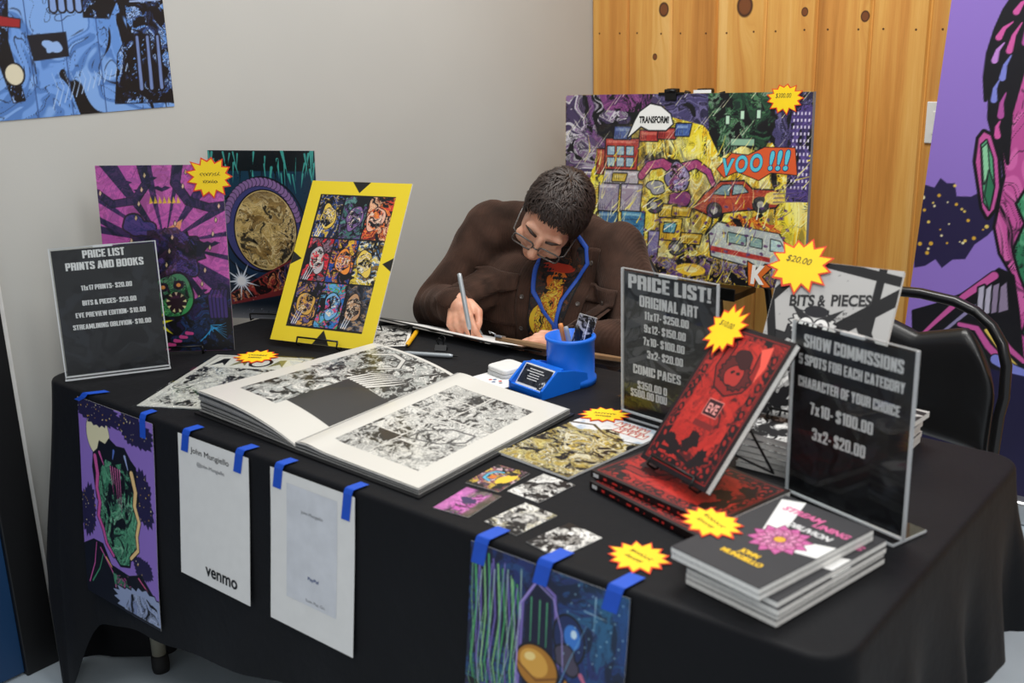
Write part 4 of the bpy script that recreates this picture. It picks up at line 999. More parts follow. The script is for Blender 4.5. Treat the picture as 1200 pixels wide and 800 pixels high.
mech([(27.4, 1), (28.6, 7), (30.4, 9.4), (30.6, 17), (29, 21), (28.6, 26), (36, 26), (36, .6)], 695, .4)
for q in range(6): A.path([(31.2, 13.4+q*.62), (35.6, 13.6+q*.62)], .2, '#9fb8e6', .2)
for q in range(3): A.path([(31.4+q*1.5, 2.6), (31.6+q*1.5, 9)], .5, '#6f86bc', .4, INK, .25)
A.poly([(17, 9.6), (22, 9.9), (22, 7), (17.4, 6.6)], '#12141e'); A.blob(20, 8.2, 1.0, .9, '#8fb2e6', 7, .5, 24)
for q in range(14): A.path([(19+q*.8, 1+q*.3), (20+q*.75, 3.2+q*.2), (19.4+q*.8, 5.2)], .14, '#a9c6ee', .03)
A.ell(14.8, 5.2, 1.1, 1.2, '#d8d2b8', 0, INK, .2)
art_blue = A

# --- black-and-white pages
def bw_panels(w, h, n, panels, seed, paper='#e9e7e0', margin=None):
    A = Art(w, h, n, paper)
    for k, (x0, y0, x1, y1, dark, tone) in enumerate(panels):
        A.rect(x0, y0, x1, y1, tone, INK, w*.003)
        A.comic(x0, y0, x1, y1, [tone, '#e0dfd8', '#a9aaa6', tone], .75+.25*((k*3) % 4)/3, seed+k*11, dark*.8, .8, ink=(.15, .15, .15))
    return A
art_page_left = bw_panels(13, 18, 330, [(2.0, 2.6, 7.0, 9.8, .34, '#b4b8b4'), (1.6, 9.8, 12.6, 17.6, .46, '#a9ada8')], 700, '#d6d4cc')
A = art_page_left
A.rect(1.6, 9.75, 12.4, 9.85, '#9a9c98'); A.comic(7.0, 4.6, 12.6, 9.9, ['#c9c8c2', '#e0dfd8', '#a9aaa6'], .5, 733, .40, .9, ink=(.12, .12, .12))
for q in range(7): A.path([(6.8+q*.45, 10.2), (7.4+q*.55, 12.2), (8.8+q*.4, 13.4)], .34, '#dddcd6', .06, '#2a2a2a', .08)
A.path([(3.4, 15.6), (5.0, 16.8), (7.0, 16.4), (8.2, 14.8), (7.0, 13.4)], .5, '#c9c8c2', .3, '#2a2a2a', .12)
A.rect(7.0, 3.6, 12.7, 10.0, '#2b2b2d', None)
art_page_right = bw_panels(13, 18, 330, [(1.9, 2.0, 5.4, 5.6, .46, '#b9b9b4'), (1.9, 5.8, 5.4, 10.0, .20, '#dcdbd4'), (5.6, 2.0, 11.0, 4.9, .18, '#d3d2cb'), (5.6, 5.1, 8.6, 10.0, .26, '#d9d8d1'), (8.8, 5.1, 11.0, 10.0, .10, '#dcdbd4'),
                                           (1.9, 10.2, 6.3, 13.2, .24, '#d6d5ce'), (6.5, 10.2, 11.0, 15.6, .26, '#c4c4be'), (1.9, 13.4, 6.3, 15.6, .34, '#bdbdb7')], 760, '#dbd9d1')
A = art_page_right
A.path([(6.2, 5.6), (9.0, 6.2), (10.6, 7.6), (10.4, 9.0), (8.0, 8.8), (6.2, 7.2), (6.2, 5.6)], .2, '#5a5a5a', .2)
art_flat_bw = bw_panels(11, 17, 220, [(.6, .6, 10.4, 16.4, .30, '#e6e4da')], 790, '#d6d4cc')
A = art_flat_bw
A.rect(.6, 12.6, 10.4, 16.4, '#e4e2d8', INK, .05)
for q, (x, y) in enumerate(((1, 13), (3.2, 13.2), (5.3, 13.3), (7.4, 13.2))): A.poly([(x, y), (x+.5, y+2.6), (x+1.2, y+2.8), (x+1.6, y+.3), (x+1.0, y+1.2)], INK if q % 2 == 0 else '#7d7a50')
A.ell(6.2, 14.6, .9, 1.1, '#e4e2d8', 0, INK, .35)
art_gold = Art(7, 10.2, 230, '#b59a3c'); A = art_gold
A.comic(0, 0, 7, 10.2, ['#b0994a', '#d2c684', '#8f8050', '#e6e0c4', '#75683f', '#c4a848', '#d9d2b4'], .6, 811, .18, 1.0, sx=1.0, sy=1.6)
m = np.clip((A.Y-7.6+0.5*np.sin(A.X*1.3)+(fbm(A.X, A.Y, .8, 5)-.5)*1.4)/.15, 0, 1); A.put(A.full(), m, '#e6e6e6'); A.put(A.full(), m*np.clip((fbm(A.X, A.Y, 1.2, 9)-.56)*5, 0, .7), '#9fb4c8')
A.path([(0, 7.6), (1.8, 8.2), (3.6, 7.3), (5.2, 7.0), (7, 7.4)], .28, '#5a4c30', .12)
for x0, y0 in ((3.0, 9.2), (3.6, 8.3)):
    for q in range(4): A.poly([(x0+q*.75, y0), (x0+.1+q*.75, y0+.7), (x0+.35+q*.75, y0+.25), (x0+.55+q*.75, y0+.7), (x0+.6+q*.75, y0)], '#f2efe6', '#c03a20', .09)
art_leaf = bw_panels(8.5, 11, 150, [(.5, .5, 8, 10.5, .34, '#d6d5cf')], 830, '#ecebe5')

cards = []
for k, (pal, bl) in enumerate(((['#c9a83a', '#e0c050', '#7a5a6e', '#b0505a', '#3a3040', '#d8b8c0'], .30), (['#c85ab0', '#e08ad0', '#a8448e', '#4a3a5a', '#8a7a70'], .28), (['#eeece6', '#f4f3ee', '#d6d5cf'], .36), (['#e6e4dc', '#f2f0e8', '#b5ad88', '#d0cec6'], .33), (['#e9e8e2', '#c9c8c2', '#f4f3ee'], .36))):
    A = Art(3.5, 2.5, 110, pal[0]); A.comic(0, 0, 3.5, 2.5, pal, .9, 850+k*13, bl, 1.0)
    if k == 0:
        A.path([(1.1, 1.5), (1.3, 2.0), (1.9, 2.1), (2.5, 1.9), (2.6, 1.4)], .22, '#5ab0d0', .18, INK, .04); A.blob(1.8, .7, .9, .4, '#f0c83a', 5, .3, 20); A.ell(1.7, 1.6, .28, .22, '#d8762a')
    if k == 1: A.put(A.full(), np.clip((A.Y-1.4)*2, 0, 1)*.8, '#dd78c8'); A.blob(1.9, 1.3, .5, .4, '#3a2a5a', 6, .4, 24, spiky=True); A.put(A.full(), np.clip((.7-A.Y)*4, 0, 1)*.8, '#5a5440')
    if k >= 2: A.blob(1.7, 1.25, .7, .75, '#8a8884', 7+k, .35, 30, INK, .06, spiky=True); A.comic(.9, .4, 2.6, 2.1, ['#e0ded8', '#a8a6a0'], 1.6, 870+k, .42, 1.0, mask=A.mask_poly([(1, .8), (1.7, .45), (2.4, .8), (2.4, 1.7), (1.7, 2.05), (1, 1.7)]))
    cards.append(A)

# --- red book cover
A = Art(6.6, 10.25, 260, '#1a0f10'); rs = random.Random(5)
A.rect(.28, .28, 6.32, 9.97, '#8f1c1a'); A.rect(.36, .36, 6.24, 9.89, '#1d0d0e'); A.rect(.44, .44, 6.16, 9.81, '#9e221d')
A.comic(.44, .44, 6.16, 9.81, ['#a8241f', '#961e1a', '#b42b24'], .9, 901, .46, 1.0, ink=(.10, .03, .04))
A.poly([(1.1, .9), (1.1, 7.6), (1.7, 9.0), (2.6, 9.5), (4.6, 9.5), (5.3, 8.8), (5.5, 7.6), (5.5, 2.8), (5.1, 1.6), (4.3, .9)], '#b8281f')
A.comic(1.1, .9, 5.5, 9.5, ['#c02c24', '#b2261f', '#cc342a'], .6, 905, .06, .6, hatch=True, mask=A.mask_poly([(1.1, .9), (1.1, 7.6), (1.7, 9.0), (2.6, 9.5), (4.6, 9.5), (5.3, 8.8), (5.5, 7.6), (5.5, 2.8), (5.1, 1.6), (4.3, .9)]), alpha=.6)
for i in range(9):
    for s_ in (-1, 1):
        y = 1.2+i*.95; x = 3.3+s_*2.52; A.ell(x, y, .24, .34, '#1d0d0e', 0); A.ell(x, y, .12, .2, '#9e221d', 30)
for i in range(7): A.ell(.95+i*.78, .72, .30, .2, '#1d0d0e'); A.ell(.95+i*.78, .72, .14, .1, '#9e221d')
A.path([(2.0, 8.9), (1.9, 7.4), (2.6, 6.3), (3.6, 6.0), (4.6, 6.5), (5.0, 7.6), (4.8, 8.9)], .5, '#8f1f1c', .5, '#2a0d0e', .12)
A.blob(3.45, 7.3, 1.15, 1.0, '#5c1a1a', 11, .25, 40, '#1d0d0e', .1, spiky=True); A.blob(3.45, 7.1, .7, .75, '#b0302a', 13, .2, 30, '#1d0d0e', .08); A.blob(3.2, 7.3, .16, .12, '#1d0d0e', 2); A.blob(3.7, 7.3, .16, .12, '#1d0d0e', 3)
A.blob(3.5, 8.3, .75, .55, '#3a1416', 17, .25, 30, '#1d0d0e', .05)
A.poly([(4.4, 9.2), (5.2, 9.6), (5.5, 8.2), (5.2, 7.0), (5.0, 8.2)], '#ef5a4a')
A.rect(2.75, 4.2, 4.05, 5.25, '#35151a', '#ef8a80', .05); A.rect(2.5, 3.35, 4.3, 3.75, '#7a221f')
for x, y, r in ((1.6, 1.9, .55), (3.1, 2.1, .5), (3.5, 2.6, .4), (2.2, 1.5, .5), (4.6, 1.5, .6)): A.blob(x, y, r, r*.9, '#1a0c0d', int(x*10), .4, 26, spiky=True)
A.rect(2.9, 1.6, 3.5, 3.0, '#200d0e'); A.path([(1.0, 1.2), (2.4, 1.3), (4, 1.0), (5.5, 1.6)], .3, '#1a0c0d', .2)
art_red = A

# --- black straps and owl cover
A = Art(8.5, 11, 250, '#b4b3b1'); rs = random.Random(9)
for i in range(50): A.poly([(x := rs.uniform(0, 8.5), y := rs.uniform(0, 11)), (x+.12, y+.05), (x+.04, y+.15)], '#8a8a88')
for p, w_ in (([(-.5, 7.6), (2.4, 11.3)], .6), ([(2.4, 11.1), (9, 10.2)], .62), ([(7.15, 11), (7.05, -.5)], .5), ([(4.2, 5.8), (8.8, 9.4)], .9), ([(6.4, 7.4), (9, 3.2)], .75), ([(-.5, 5.0), (3.0, -.5)], .7), ([(-.2, 8.2), (1.2, 3.6)], .55), ([(0, 2.4), (8.6, 3.0)], .6)):
    A.path(p, w_*1.1, '#1c1c1e', w_*1.1)
A.blob(3.4, 3.6, 2.9, 2.9, '#2a2a2c', 8, .12, 44, INK, .08, spiky=True); A.comic(.3, .4, 6.6, 6.6, ['#e6e5e2', '#c9c8c6', '#9a9998'], .75, 921, .5, 1.0, mask=A.mask_poly([(.8, 2.2), (1.4, 5.2), (3.4, 6.3), (5.6, 5.2), (6.2, 2.6), (4.6, .8), (2, .8)]))
A.blob(3.35, 6.5, 1.5, 1.1, '#cfcecb', 12, .1, 40, INK, .08, spiky=True)
for s_ in (-1, 1):
    A.ell(3.35+s_*.55, 6.5, .5, .52, '#f0efec', 0, INK, .1); A.ell(3.35+s_*.5, 6.5, .22, .24, INK); A.ell(3.35+s_*.55, 6.58, .07, .07, '#f0efec')
    A.poly([(3.35+s_*.4, 7.1), (3.35+s_*1.9, 7.9), (3.35+s_*1.1, 6.9)], '#2a2a2c')
A.poly([(3.2, 6.1), (3.5, 6.1), (3.35, 5.6)], INK); A.ell(3.35, 7.5, .85, .42, '#26262a')
A.comic(0, 0, 4, 3.4, ['#cfcecb', '#e6e5e2'], .7, 941, .5, .9, mask=A.mask_poly([(0, 0), (0, 3), (2.4, 3.2), (3.6, 0)]))
art_straps = A

# --- dark cover with white bands and a pink dahlia
A = Art(6.0, 9.6, 230, '#38383b')
A.poly([(.2, 9.0), (1.5, 9.6), (3.2, 5.2), (2.2, 4.6)], '#e4e4e2'); A.poly([(3.4, 5.2), (6.0, 6.3), (6.0, 4.6), (3.6, 4.0)], '#e4e4e2')
for ring, (rr, nn, c) in enumerate(((1.75, 12, '#c2609a'), (1.35, 12, '#d07aa8'), (.98, 10, '#dc92b8'), (.62, 8, '#c470a0'))):
    for i in range(nn):
        a = 2*math.pi*i/nn+ring*.26; c_, s_ = math.cos(a), math.sin(a); wd = rr*.26
        A.poly([(3.35+.2*c_, 4.9+.2*s_), (3.35+rr*.6*c_-wd*s_, 4.9+rr*.6*s_+wd*c_), (3.35+rr*c_, 4.9+rr*s_), (3.35+rr*.6*c_+wd*s_, 4.9+rr*.6*s_-wd*c_)], c, '#4a1830', .05)
        A.path([(3.35+rr*.25*c_, 4.9+rr*.25*s_), (3.35+rr*.75*c_, 4.9+rr*.75*s_)], .05, '#8a3462', .02)
A.ell(3.35, 4.9, .32, .32, '#e0a83a', 0, '#4a1830', .05)
art_dahlia = A

# ================================================================== pictures on the walls and behind the table
def y_of_wall(): return WX
M = Matrix(((0, 0, 1, WX+0.002), (1, 0, 0, 0.16), (0, 1, 0, 1.287), (0, 0, 0, 1)))
t, o = board_thing('comic_poster', 'blue comic battle poster hung flat on the grey wall', 'poster', M, 0.66, 0.46, 0.0012, art_blue, m_satin)
star_tag(Matrix(((0, 0, 1, WX+0.0035), (1, 0, 0, 0.462), (0, 1, 0, 1.575), (0, 0, 0, 1))), 'yellow star price tag on the corner of the blue wall poster', 0.045, 4)

# the big painting on its tripod easel
ME = stand_frame(0.501, 1.86, 0.656, 2.3, 4.0, 1.7)
EW, EH = 0.86, 0.585
t, o = board_thing('fantasy_painting', 'wide fiery yellow and purple comic painting standing on the black easel', 'painting', ME, EW, EH, 0.018, art_fire, m_satin, edge=m_grey_edge)
def fire_xy(x, y): return (x/36-0.5)*EW, y/24*EH
g = G()
cx, cy = fire_xy(14.2, 20.75); put_text(g, 'TRANSFORM!', cx, cy, 0.021, 0.108, 0.04, 0.001, 0, shear=0.1)
g.build('balloon_lettering', m_ink_black, t)
m_cyan = mat('cyan_ink', '#58c4d8', 0.5); m_blu_ink = mat('deep_blue_ink', '#15366e', 0.5); m_white_ink = mat('white_ink', '#f2efe8', 0.5)
g = G()
for ch, xx, yy, hh in (('V', 25.2, 15.0, 0.050), ('O', 27.0, 15.4, 0.050), ('O', 29.0, 15.6, 0.052), ('!', 31.0, 15.9, 0.055), ('!', 32.0, 15.95, 0.057), ('!', 33.0, 16.0, 0.058)):
    cx, cy = fire_xy(xx, yy); put_text(g, ch, cx, cy, hh, None if ch == '!' else 0.042, 0.06, 0.0009, 1, shear=0.15); put_text(g, ch, cx, cy, hh, None if ch == '!' else 0.040, 0.03, 0.0013, 0, shear=0.15)
g.build('sound_lettering', [m_cyan, m_blu_ink], t)
g = G(); cx, cy = fire_xy(29.8, 1.7); put_text(g, 'K', cx, cy, 0.055, 0.045, 0.05, 0.001, 0, shear=0.1); g.build('corner_lettering', m_white_ink, t)
te = thing('display_easel', 'black tripod easel carrying the fiery painting behind the seated person', 'easel', Matrix.Translation((0.52, 1.93, 0)))
g = G()
for s in (-1, 1):
    g = G(); g.tube([(s*0.06, 0.055, 1.24), (s*0.25, 0.045, 0.63), (s*0.38, -0.01, 0.02)], [0.011, 0.011, 0.012], 12)
    lg = g.build('front_leg', m_wire, te)
    g = G(); g.lathe([(0, 0), (0.016, 0), (0.017, 0.02), (0.012, 0.024)], 14, 0, Matrix.Translation((s*0.385, -0.013, 0))); g.build('rubber_foot', m_rubber, lg)
g = G(); g.tube([(0, 0.07, 1.24), (0, 0.29, 0.02)], 0.011, 12); lg = g.build('rear_leg', m_wire, te)
g = G(); g.lathe([(0, 0), (0.016, 0), (0.017, 0.02), (0.012, 0.024)], 14, 0, Matrix.Translation((0, 0.293, 0))); g.build('rubber_foot', m_rubber, lg)
g = G(); g.box(-0.21, 0.21, -0.10, 0.045, 0.620, 0.642, bev=0.004); g.box(-0.21, 0.21, -0.103, -0.096, 0.620, 0.660, bev=0.002); g.build('tray', m_wire, te)
g = G(); g.box(-0.02, 0.02, 0.035, 0.085, 1.17, 1.25, bev=0.006); g.build('head', m_wire, te)
# spring clamp gripping the top edge of the painting
g = G(); MC = ME @ Matrix.Translation((-0.03, EH, 0))
g.box(-0.045, 0.045, -0.004, 0.004, -0.024, 0.006, 0, MC, 0.002); g.box(-0.02, 0.02, -0.022, 0.014, 0.001, 0.010, 0, MC, 0.003); g.box(-0.016, 0.016, 0.0, 0.016, -0.024, 0.006, 0, MC, 0.003)
g.tube([(-0.018, 0.008, 0.010), (0.018, 0.008, 0.010)], 0.006, 10, 0, MC)
c = g.build('clamp', m_wire, te); c.matrix_parent_inverse = te.matrix_world.inverted()
# paper slip tucked behind the painting's top edge
g = G(); g.box(0.035, 0.095, EH-0.03, EH+0.010, -0.0215, -0.0195)
sl_ = g.build('paper_slip', m_paper); sl_.matrix_world = ME; tag(sl_, 'white paper slip tucked behind the top edge of the fiery painting', 'paper')
star_tag(ME @ Matrix.Translation((0.345, EH-0.018, 0.0025)), 'yellow star tag reading $300.00 at the top right of the fiery painting', 0.062, 7, 1.0, 0.75, ['$300.00'])

# tall banner by the right edge
MB = Matrix.Translation((1.552, 2.13, 0.03)) @ Matrix.Rotation(D(3.2), 4, 'Y') @ Matrix.Rotation(D(90), 4, 'X')
tb = thing('banner_stand', 'tall purple banner with pink and green artwork on a floor stand by the pine wall', 'banner', MB)
g = G(); g.box(-0.425, 0.425, 0, 2.06, -0.002, 0); g.build('banner_sheet', m_grey_edge, tb)
art_banner.mesh('artwork', m_satin, -0.425, 0.425, 0, 2.06, 0.0006, tb)
m_silver = mat('silver_metal', '#c4c6c8', 0.3, metal=0.8)
g = G(); g.box(-0.425, 0.425, 2.06, 2.085, -0.010, 0.010, bev=0.004); g.build('top_rail', m_silver, tb)
g = G(); g.tube([(0, 0.02, -0.02), (0, 2.06, -0.02)], 0.008, 10); g.build('support_pole', m_silver, tb)
tbb = G(); tbb.box(-0.44, 0.44, -0.045, 0.045, 0, 0.075, bev=0.012); tbb.box(-0.32, -0.27, -0.20, 0.16, 0, 0.014, bev=0.004); tbb.box(0.27, 0.32, -0.20, 0.16, 0, 0.014, bev=0.004)
c = tbb.build('base_cassette', m_silver, tb); c.matrix_parent_inverse = tb.matrix_world.inverted(); c.matrix_world = Matrix.Translation((1.552, 2.13, 0))

# ---- padded folding chair
m_vinyl = mat('black_vinyl_padding', '#161617', 0.36, 0.05, 20, bump=0.12, bscale=500, coat=0.1)
m_chair = mat('black_enamel_tube', '#0e0e0f', 0.28, 0.03, 20, coat=0.2)
def make_chair(M, label):
    t = thing('folding_chair', label, 'chair', M, 'black padded folding chairs')
    W = 0.225
    # local: seat faces -Y, origin on the floor under the backrest
    loop = [(-W, -0.30, 0.02), (-W, -0.02, 0.44), (-W+0.002, 0.0, 0.60)]
    for i in range(0, 13):
        a = math.pi-math.pi*i/12; loop.append((W*math.copysign(abs(math.cos(a))**0.75, math.cos(a)), 0.012+0.03*math.sin(a), 0.64+0.195*abs(math.sin(a))**0.75))
    loop += [(W-0.002, 0.0, 0.60), (W, -0.02, 0.44), (W, -0.30, 0.02)]
    g = G(); g.tube(loop, 0.0125, 12); g.build('back_frame', m_chair, t)
    for s in (-1, 1):
        g = G(); g.tube([(s*(W-0.03), -0.36, 0.43), (s*(W-0.028), -0.05, 0.22), (s*(W-0.026), 0.14, 0.02)], 0.011, 12); lg = g.build('rear_leg', m_chair, t)
        g = G(); g.lathe([(0, 0), (0.014, 0), (0.015, 0.03), (0.011, 0.032)], 12, 0, Matrix.Translation((s*(W-0.026), 0.143, 0))); g.build('foot_cap', m_rubber, lg)
        g = G(); g.lathe([(0, 0), (0.015, 0), (0.016, 0.03), (0.012, 0.032)], 12, 0, Matrix.Translation((s*W, -0.302, 0))); g.build('foot_cap', m_rubber, t)
    g = G(); g.tube([(-W+0.026, 0.10, 0.06), (W-0.026, 0.10, 0.06)], 0.008, 10); g.build('stretcher', m_chair, t)
    # padded back: swept-up shoulders and a dipped top edge
    def pad(fn, nu, nv, th, name, mt):
        vs = []; fs = []
        for side in (0, 1):
            for j in range(nv+1):
                for i in range(nu+1):
                    u = i/nu*2-1; v = j/nv*2-1
                    e = (1-abs(u)**6)*(1-abs(v)**6); p, n = fn(u, v)
                    vs.append(Vector(p)+Vector(n)*th*(0.25+0.75*max(0, e)**0.4)*(1 if side else -1))
        K = (nu+1)*(nv+1)
        for j in range(nv):
            for i in range(nu):
                a = j*(nu+1)+i; fs.append((a, a+nu+1, a+nu+2, a+1)); fs.append((K+a, K+a+1, K+a+nu+2, K+a+nu+1))
        rim = [i for i in range(nu+1)]+[j*(nu+1)+nu for j in range(1, nv+1)]+[nv*(nu+1)+i for i in range(nu-1, -1, -1)]+[j*(nu+1) for j in range(nv-1, 0, -1)]
        for a, b in zip(rim, rim[1:]+rim[:1]): fs.append((a, b, K+b, K+a))
        g = G(); g.add(vs, fs, 0, None, True); return g.build(name, mt, t)
    def back(u, v):
        top = 0.775-0.035*(1-min(1, abs(u)/0.62))**1.0+0.0*u-0.085*max(0, (abs(u)-0.62)/0.38)**1.6
        z0 = 0.50; z = z0+(top-z0)*(v+1)/2
        x = u*(W-0.022-0.02*max(0, v)**3)
        return (x, 0.005+0.025*(1-u*u)+(z-0.5)*0.06, z), (0, -1, 0.05)
    def seat(u, v):
        x = u*(W-0.030)*(1-0.05*v); y = -0.225-v*0.19
        return (x, y, 0.455-0.008*u*u+0.006*v), (0, 0, 1)
    pad(back, 28, 16, 0.022, 'backrest', m_vinyl); pad(seat, 22, 16, 0.022, 'seat', m_vinyl)
    return t
chair = make_chair(flat_frame(1.425, 1.36, 0, -8), 'empty black padded folding chair in front of the purple banner')
dup(chair, flat_frame(0.42, 1.50, 0, 2), 'black padded folding chair the person in brown sits on')

# ================================================================== standing prints at the left end of the table
t, o = board_thing('comic_print', 'magenta and navy comic print standing behind the left price sign', 'print', stand_frame(0.089, 0.277, 0.7455, 44, 2.5, -1.5), 0.279, 0.432, 0.004, art_magenta, m_satin, edge=m_grey_edge, group='standing comic prints')
g = G()
wire_stand(stand_frame(0.089, 0.277, 0.746, 44, 6, 0) @ Matrix.Translation((0.02, 0, -0.006)), 'black wire stand under the magenta comic print', 0.10, 0.16)
star_tag(stand_frame(0.089, 0.277, 0.7455, 44, 2.5, -1.5) @ Matrix.Translation((0.112, 0.405, 0.003)), 'yellow star tag on the top corner of the magenta print', 0.054, 3, 1.0, 0.92)
t, o = board_thing('comic_print', 'dark teal print with a pale moon and red blade, standing behind the yellow one', 'print', stand_frame(0.040, 0.602, 0.742, 31, 2.0, -0.8), 0.279, 0.432, 0.004, art_teal, m_gloss, edge=m_grey_edge, group='standing comic prints')
wire_stand(stand_frame(0.040, 0.602, 0.746, 31, 5, 0) @ Matrix.Translation((0, 0, -0.006)), 'black wire stand under the dark teal print', 0.10, 0.16)
MY = stand_frame(0.366, 0.483, 0.757, 11.5, 32, 1.0)
t, o = board_thing('comic_print', 'yellow bordered print of nine framed portraits on a wire stand', 'print', MY, 0.290, 0.410, 0.003, art_yellow, m_satin, group='standing comic prints')
wire_stand(MY @ Matrix.Translation((0.0, -0.002, -0.0035)), 'black wire stand holding the yellow nine-panel print', 0.115, 0.24, 0.014)

# ================================================================== acrylic price signs
m_sheet = mat('black_printed_sheet', '#191a1e', 0.45, 0.10, 10)
m_letter = mat('pale_grey_lettering', '#d6d6d6', 0.6, 0.02, 40)
def price_sign(M, label, lines, art=None, foot=0.075, group='clear acrylic price signs'):
    t = thing('price_sign', label, 'sign', M, group)
    w, h = 0.218, 0.284
    g = G(); g.box(-w/2, w/2, 0.004, h, 0.0012, 0.0032, 0); g.box(-w/2, w/2, 0.004, h, -0.0032, -0.0012, 0)
    g.build('clear_panels', m_clear, t)
    g = G()
    for x in (-w/2, w/2-0.0022): g.box(x, x+0.0022, 0.004, h, -0.0034, 0.0034, 0)
    g.box(-w/2, w/2, h-0.0018, h, -0.0034, -0.0012, 0); g.box(-w/2, w/2, 0.003, 0.0052, -0.0034, 0.0034, 0)
    g.box(-0.02, 0.02, h-0.004, h+0.0006, -0.003, 0.003, 0)
    g.build('edges', m_edge, t)
    g = G(); Mi = M.to_3x3().inverted()
    g.box(-w/2, w/2, 0, 0.0035, -foot*0.7, foot*0.3, 0); g.build('foot', m_clear, t)
    g = G(); g.box(-w/2, w/2, 0, 0.0035, foot*0.3, foot*0.3+0.0015); g.box(-w/2, -w/2+0.0015, 0, 0.0035, -foot*0.7, foot*0.3); g.box(w/2-0.0015, w/2, 0, 0.0035, -foot*0.7, foot*0.3); g.build('foot_edge', m_edge, t)
    sw, sh = 0.2085, 0.272
    g = G(); g.box(-sw/2, sw/2, 0.007, 0.007+sh, -0.0006, 0.0)
    s_ = g.build('printed_sheet', [m_sheet], t)
    if art is not None: art.mesh('background_drawing', m_satin, -sw/2, sw/2, 0.007, 0.007+sh, 0.0002, s_)
    g = G()
    for (txt, fx, fy, cap, wd) in lines:
        block_text(g, txt, (fx-0.5)*sw, 0.007+sh*(1-fy), cap*sh, wd*sw, 0.0005)
    g.build('lettering', m_letter, s_)
    return t
Asg = Art(8.5, 11, 170, '#17181b')
Asg.comic(0, 0, 8.5, 11, ['#17181b', '#1d1e22', '#141518', '#22242a'], .22, 1001, .2, .0, hatch=False)
price_sign(stand_frame(0.127, 0.111, 0.7448, 60.2, 5.0, -0.4), 'black price list sign for prints and books, at the left end of the table',
    [('PRICE LIST', .50, .045, .062, .41), ('PRINTS AND BOOKS', .50, .135, .062, .76), ('11x17 PRINTS- $20.00', .49, .31, .040, .50), ('BITS & PIECES- $20.00', .50, .43, .040, .53),
     ('EVE PREVIEW EDITION- $10.00', .50, .525, .040, .69), ('STREAMLINING OBLIVION- $10.00', .50, .62, .040, .77)], Asg)
Asg2 = Art(8.5, 11, 190, '#2a2b2d')
Asg2.comic(0, 0, 8.5, 11, ['#2e2f31', '#3c3d40', '#232426', '#4a4b4d'], .16, 1011, .25, .4, hatch=False, ink=(.07, .07, .075))
Asg2.poly([(.3, 7.2), (4.0, 8.6), (4.2, 8.0), (.6, 6.6)], '#4c4d50'); Asg2.path([(.4, 5.2), (3, 6.2), (6, 5.0), (8.2, 6.8)], .5, '#1c1d1f', .8); Asg2.path([(.6, 4.0), (2.6, 4.9), (5.2, 3.8)], .4, '#505154', .3)
Asg2.comic(0, 0, 8.5, 2.3, ['#4a4a20', '#333418', '#5c5b2a', '#26271a'], .5, 1021, .35, .4)
Asg2.rect(0, 0, 8.5, .55, '#17181a')
price_sign(stand_frame(1.266, 0.543, 0.741, -7.5, 0.0, 0.4), 'grey patterned original art price sign behind the red book', 
    [('PRICE LIST!', .50, .065, .098, .90), ('ORIGINAL ART', .50, .19, .078, .64), ('11x17- $250.00', .48, .285, .056, .49), ('9x12- $150.00', .465, .375, .056, .46), ('7x10- $100.00', .455, .465, .056, .46),
     ('3x2- $20.00', .47, .555, .056, .40), ('COMIC PAGES', .38, .68, .066, .54), ('$350.00 O', .33, .79, .056, .34), ('$500.00 DOU', .29, .855, .056, .42)], Asg2)
price_sign(stand_frame(1.674, 0.372, 0.741, -16.7, 0.0, 0.4), 'black show commissions sign standing at the right of the table',
    [('SHOW COMMISSIONS', .50, .085, .074, .84), ('5 SPOTS FOR EACH CATEGORY', .49, .195, .060, .90), ('CHARACTER OF YOUR CHOICE', .48, .325, .060, .87), ('7x10- $100.00', .44, .465, .070, .55), ('3x2- $20.00', .43, .61, .072, .47)], Asg)

# slim clear card holder hidden beside the original-art sign
t = thing('card_display', 'slim clear card display behind the left edge of the original art sign', 'card display', stand_frame(1.152, 0.632, 0.741, -7.5, 0, 0))
g = G(); g.box(-0.045, 0.045, 0, 0.19, 0.004, 0.006); g.box(-0.045, 0.045, 0, 0.19, -0.006, -0.004); g.build('clear_panels', m_clear, t)
g = G(); g.box(-0.045, -0.043, 0, 0.19, -0.006, 0.006); g.box(0.043, 0.045, 0, 0.19, -0.006, 0.006); g.box(-0.045, 0.045, 0.094, 0.097, -0.006, 0.006); g.box(-0.045, 0.045, 0, 0.0025, -0.006, 0.006); g.build('edges', m_edge, t)
g = G(); g.box(-0.045, 0.045, 0, 0.003, -0.04, 0.02); g.build('foot', m_clear, t)
A = Art(3.2, 7, 60, '#4a4a28'); A.comic(0, 0, 3.2, 7, ['#5c5c2e', '#c9c6cc', '#d77ab0', '#3a3a3e'], .8, 1031, .35, .8)
g = G(); g.box(-0.041, 0.041, 0.006, 0.09, -0.001, 0.001); g.box(-0.041, 0.041, 0.10, 0.186, -0.001, 0.001); cc = g.build('cards', m_paper, t)
A.mesh('card_faces', m_satin, -0.041, 0.041, 0.006, 0.186, 0.0014, cc)

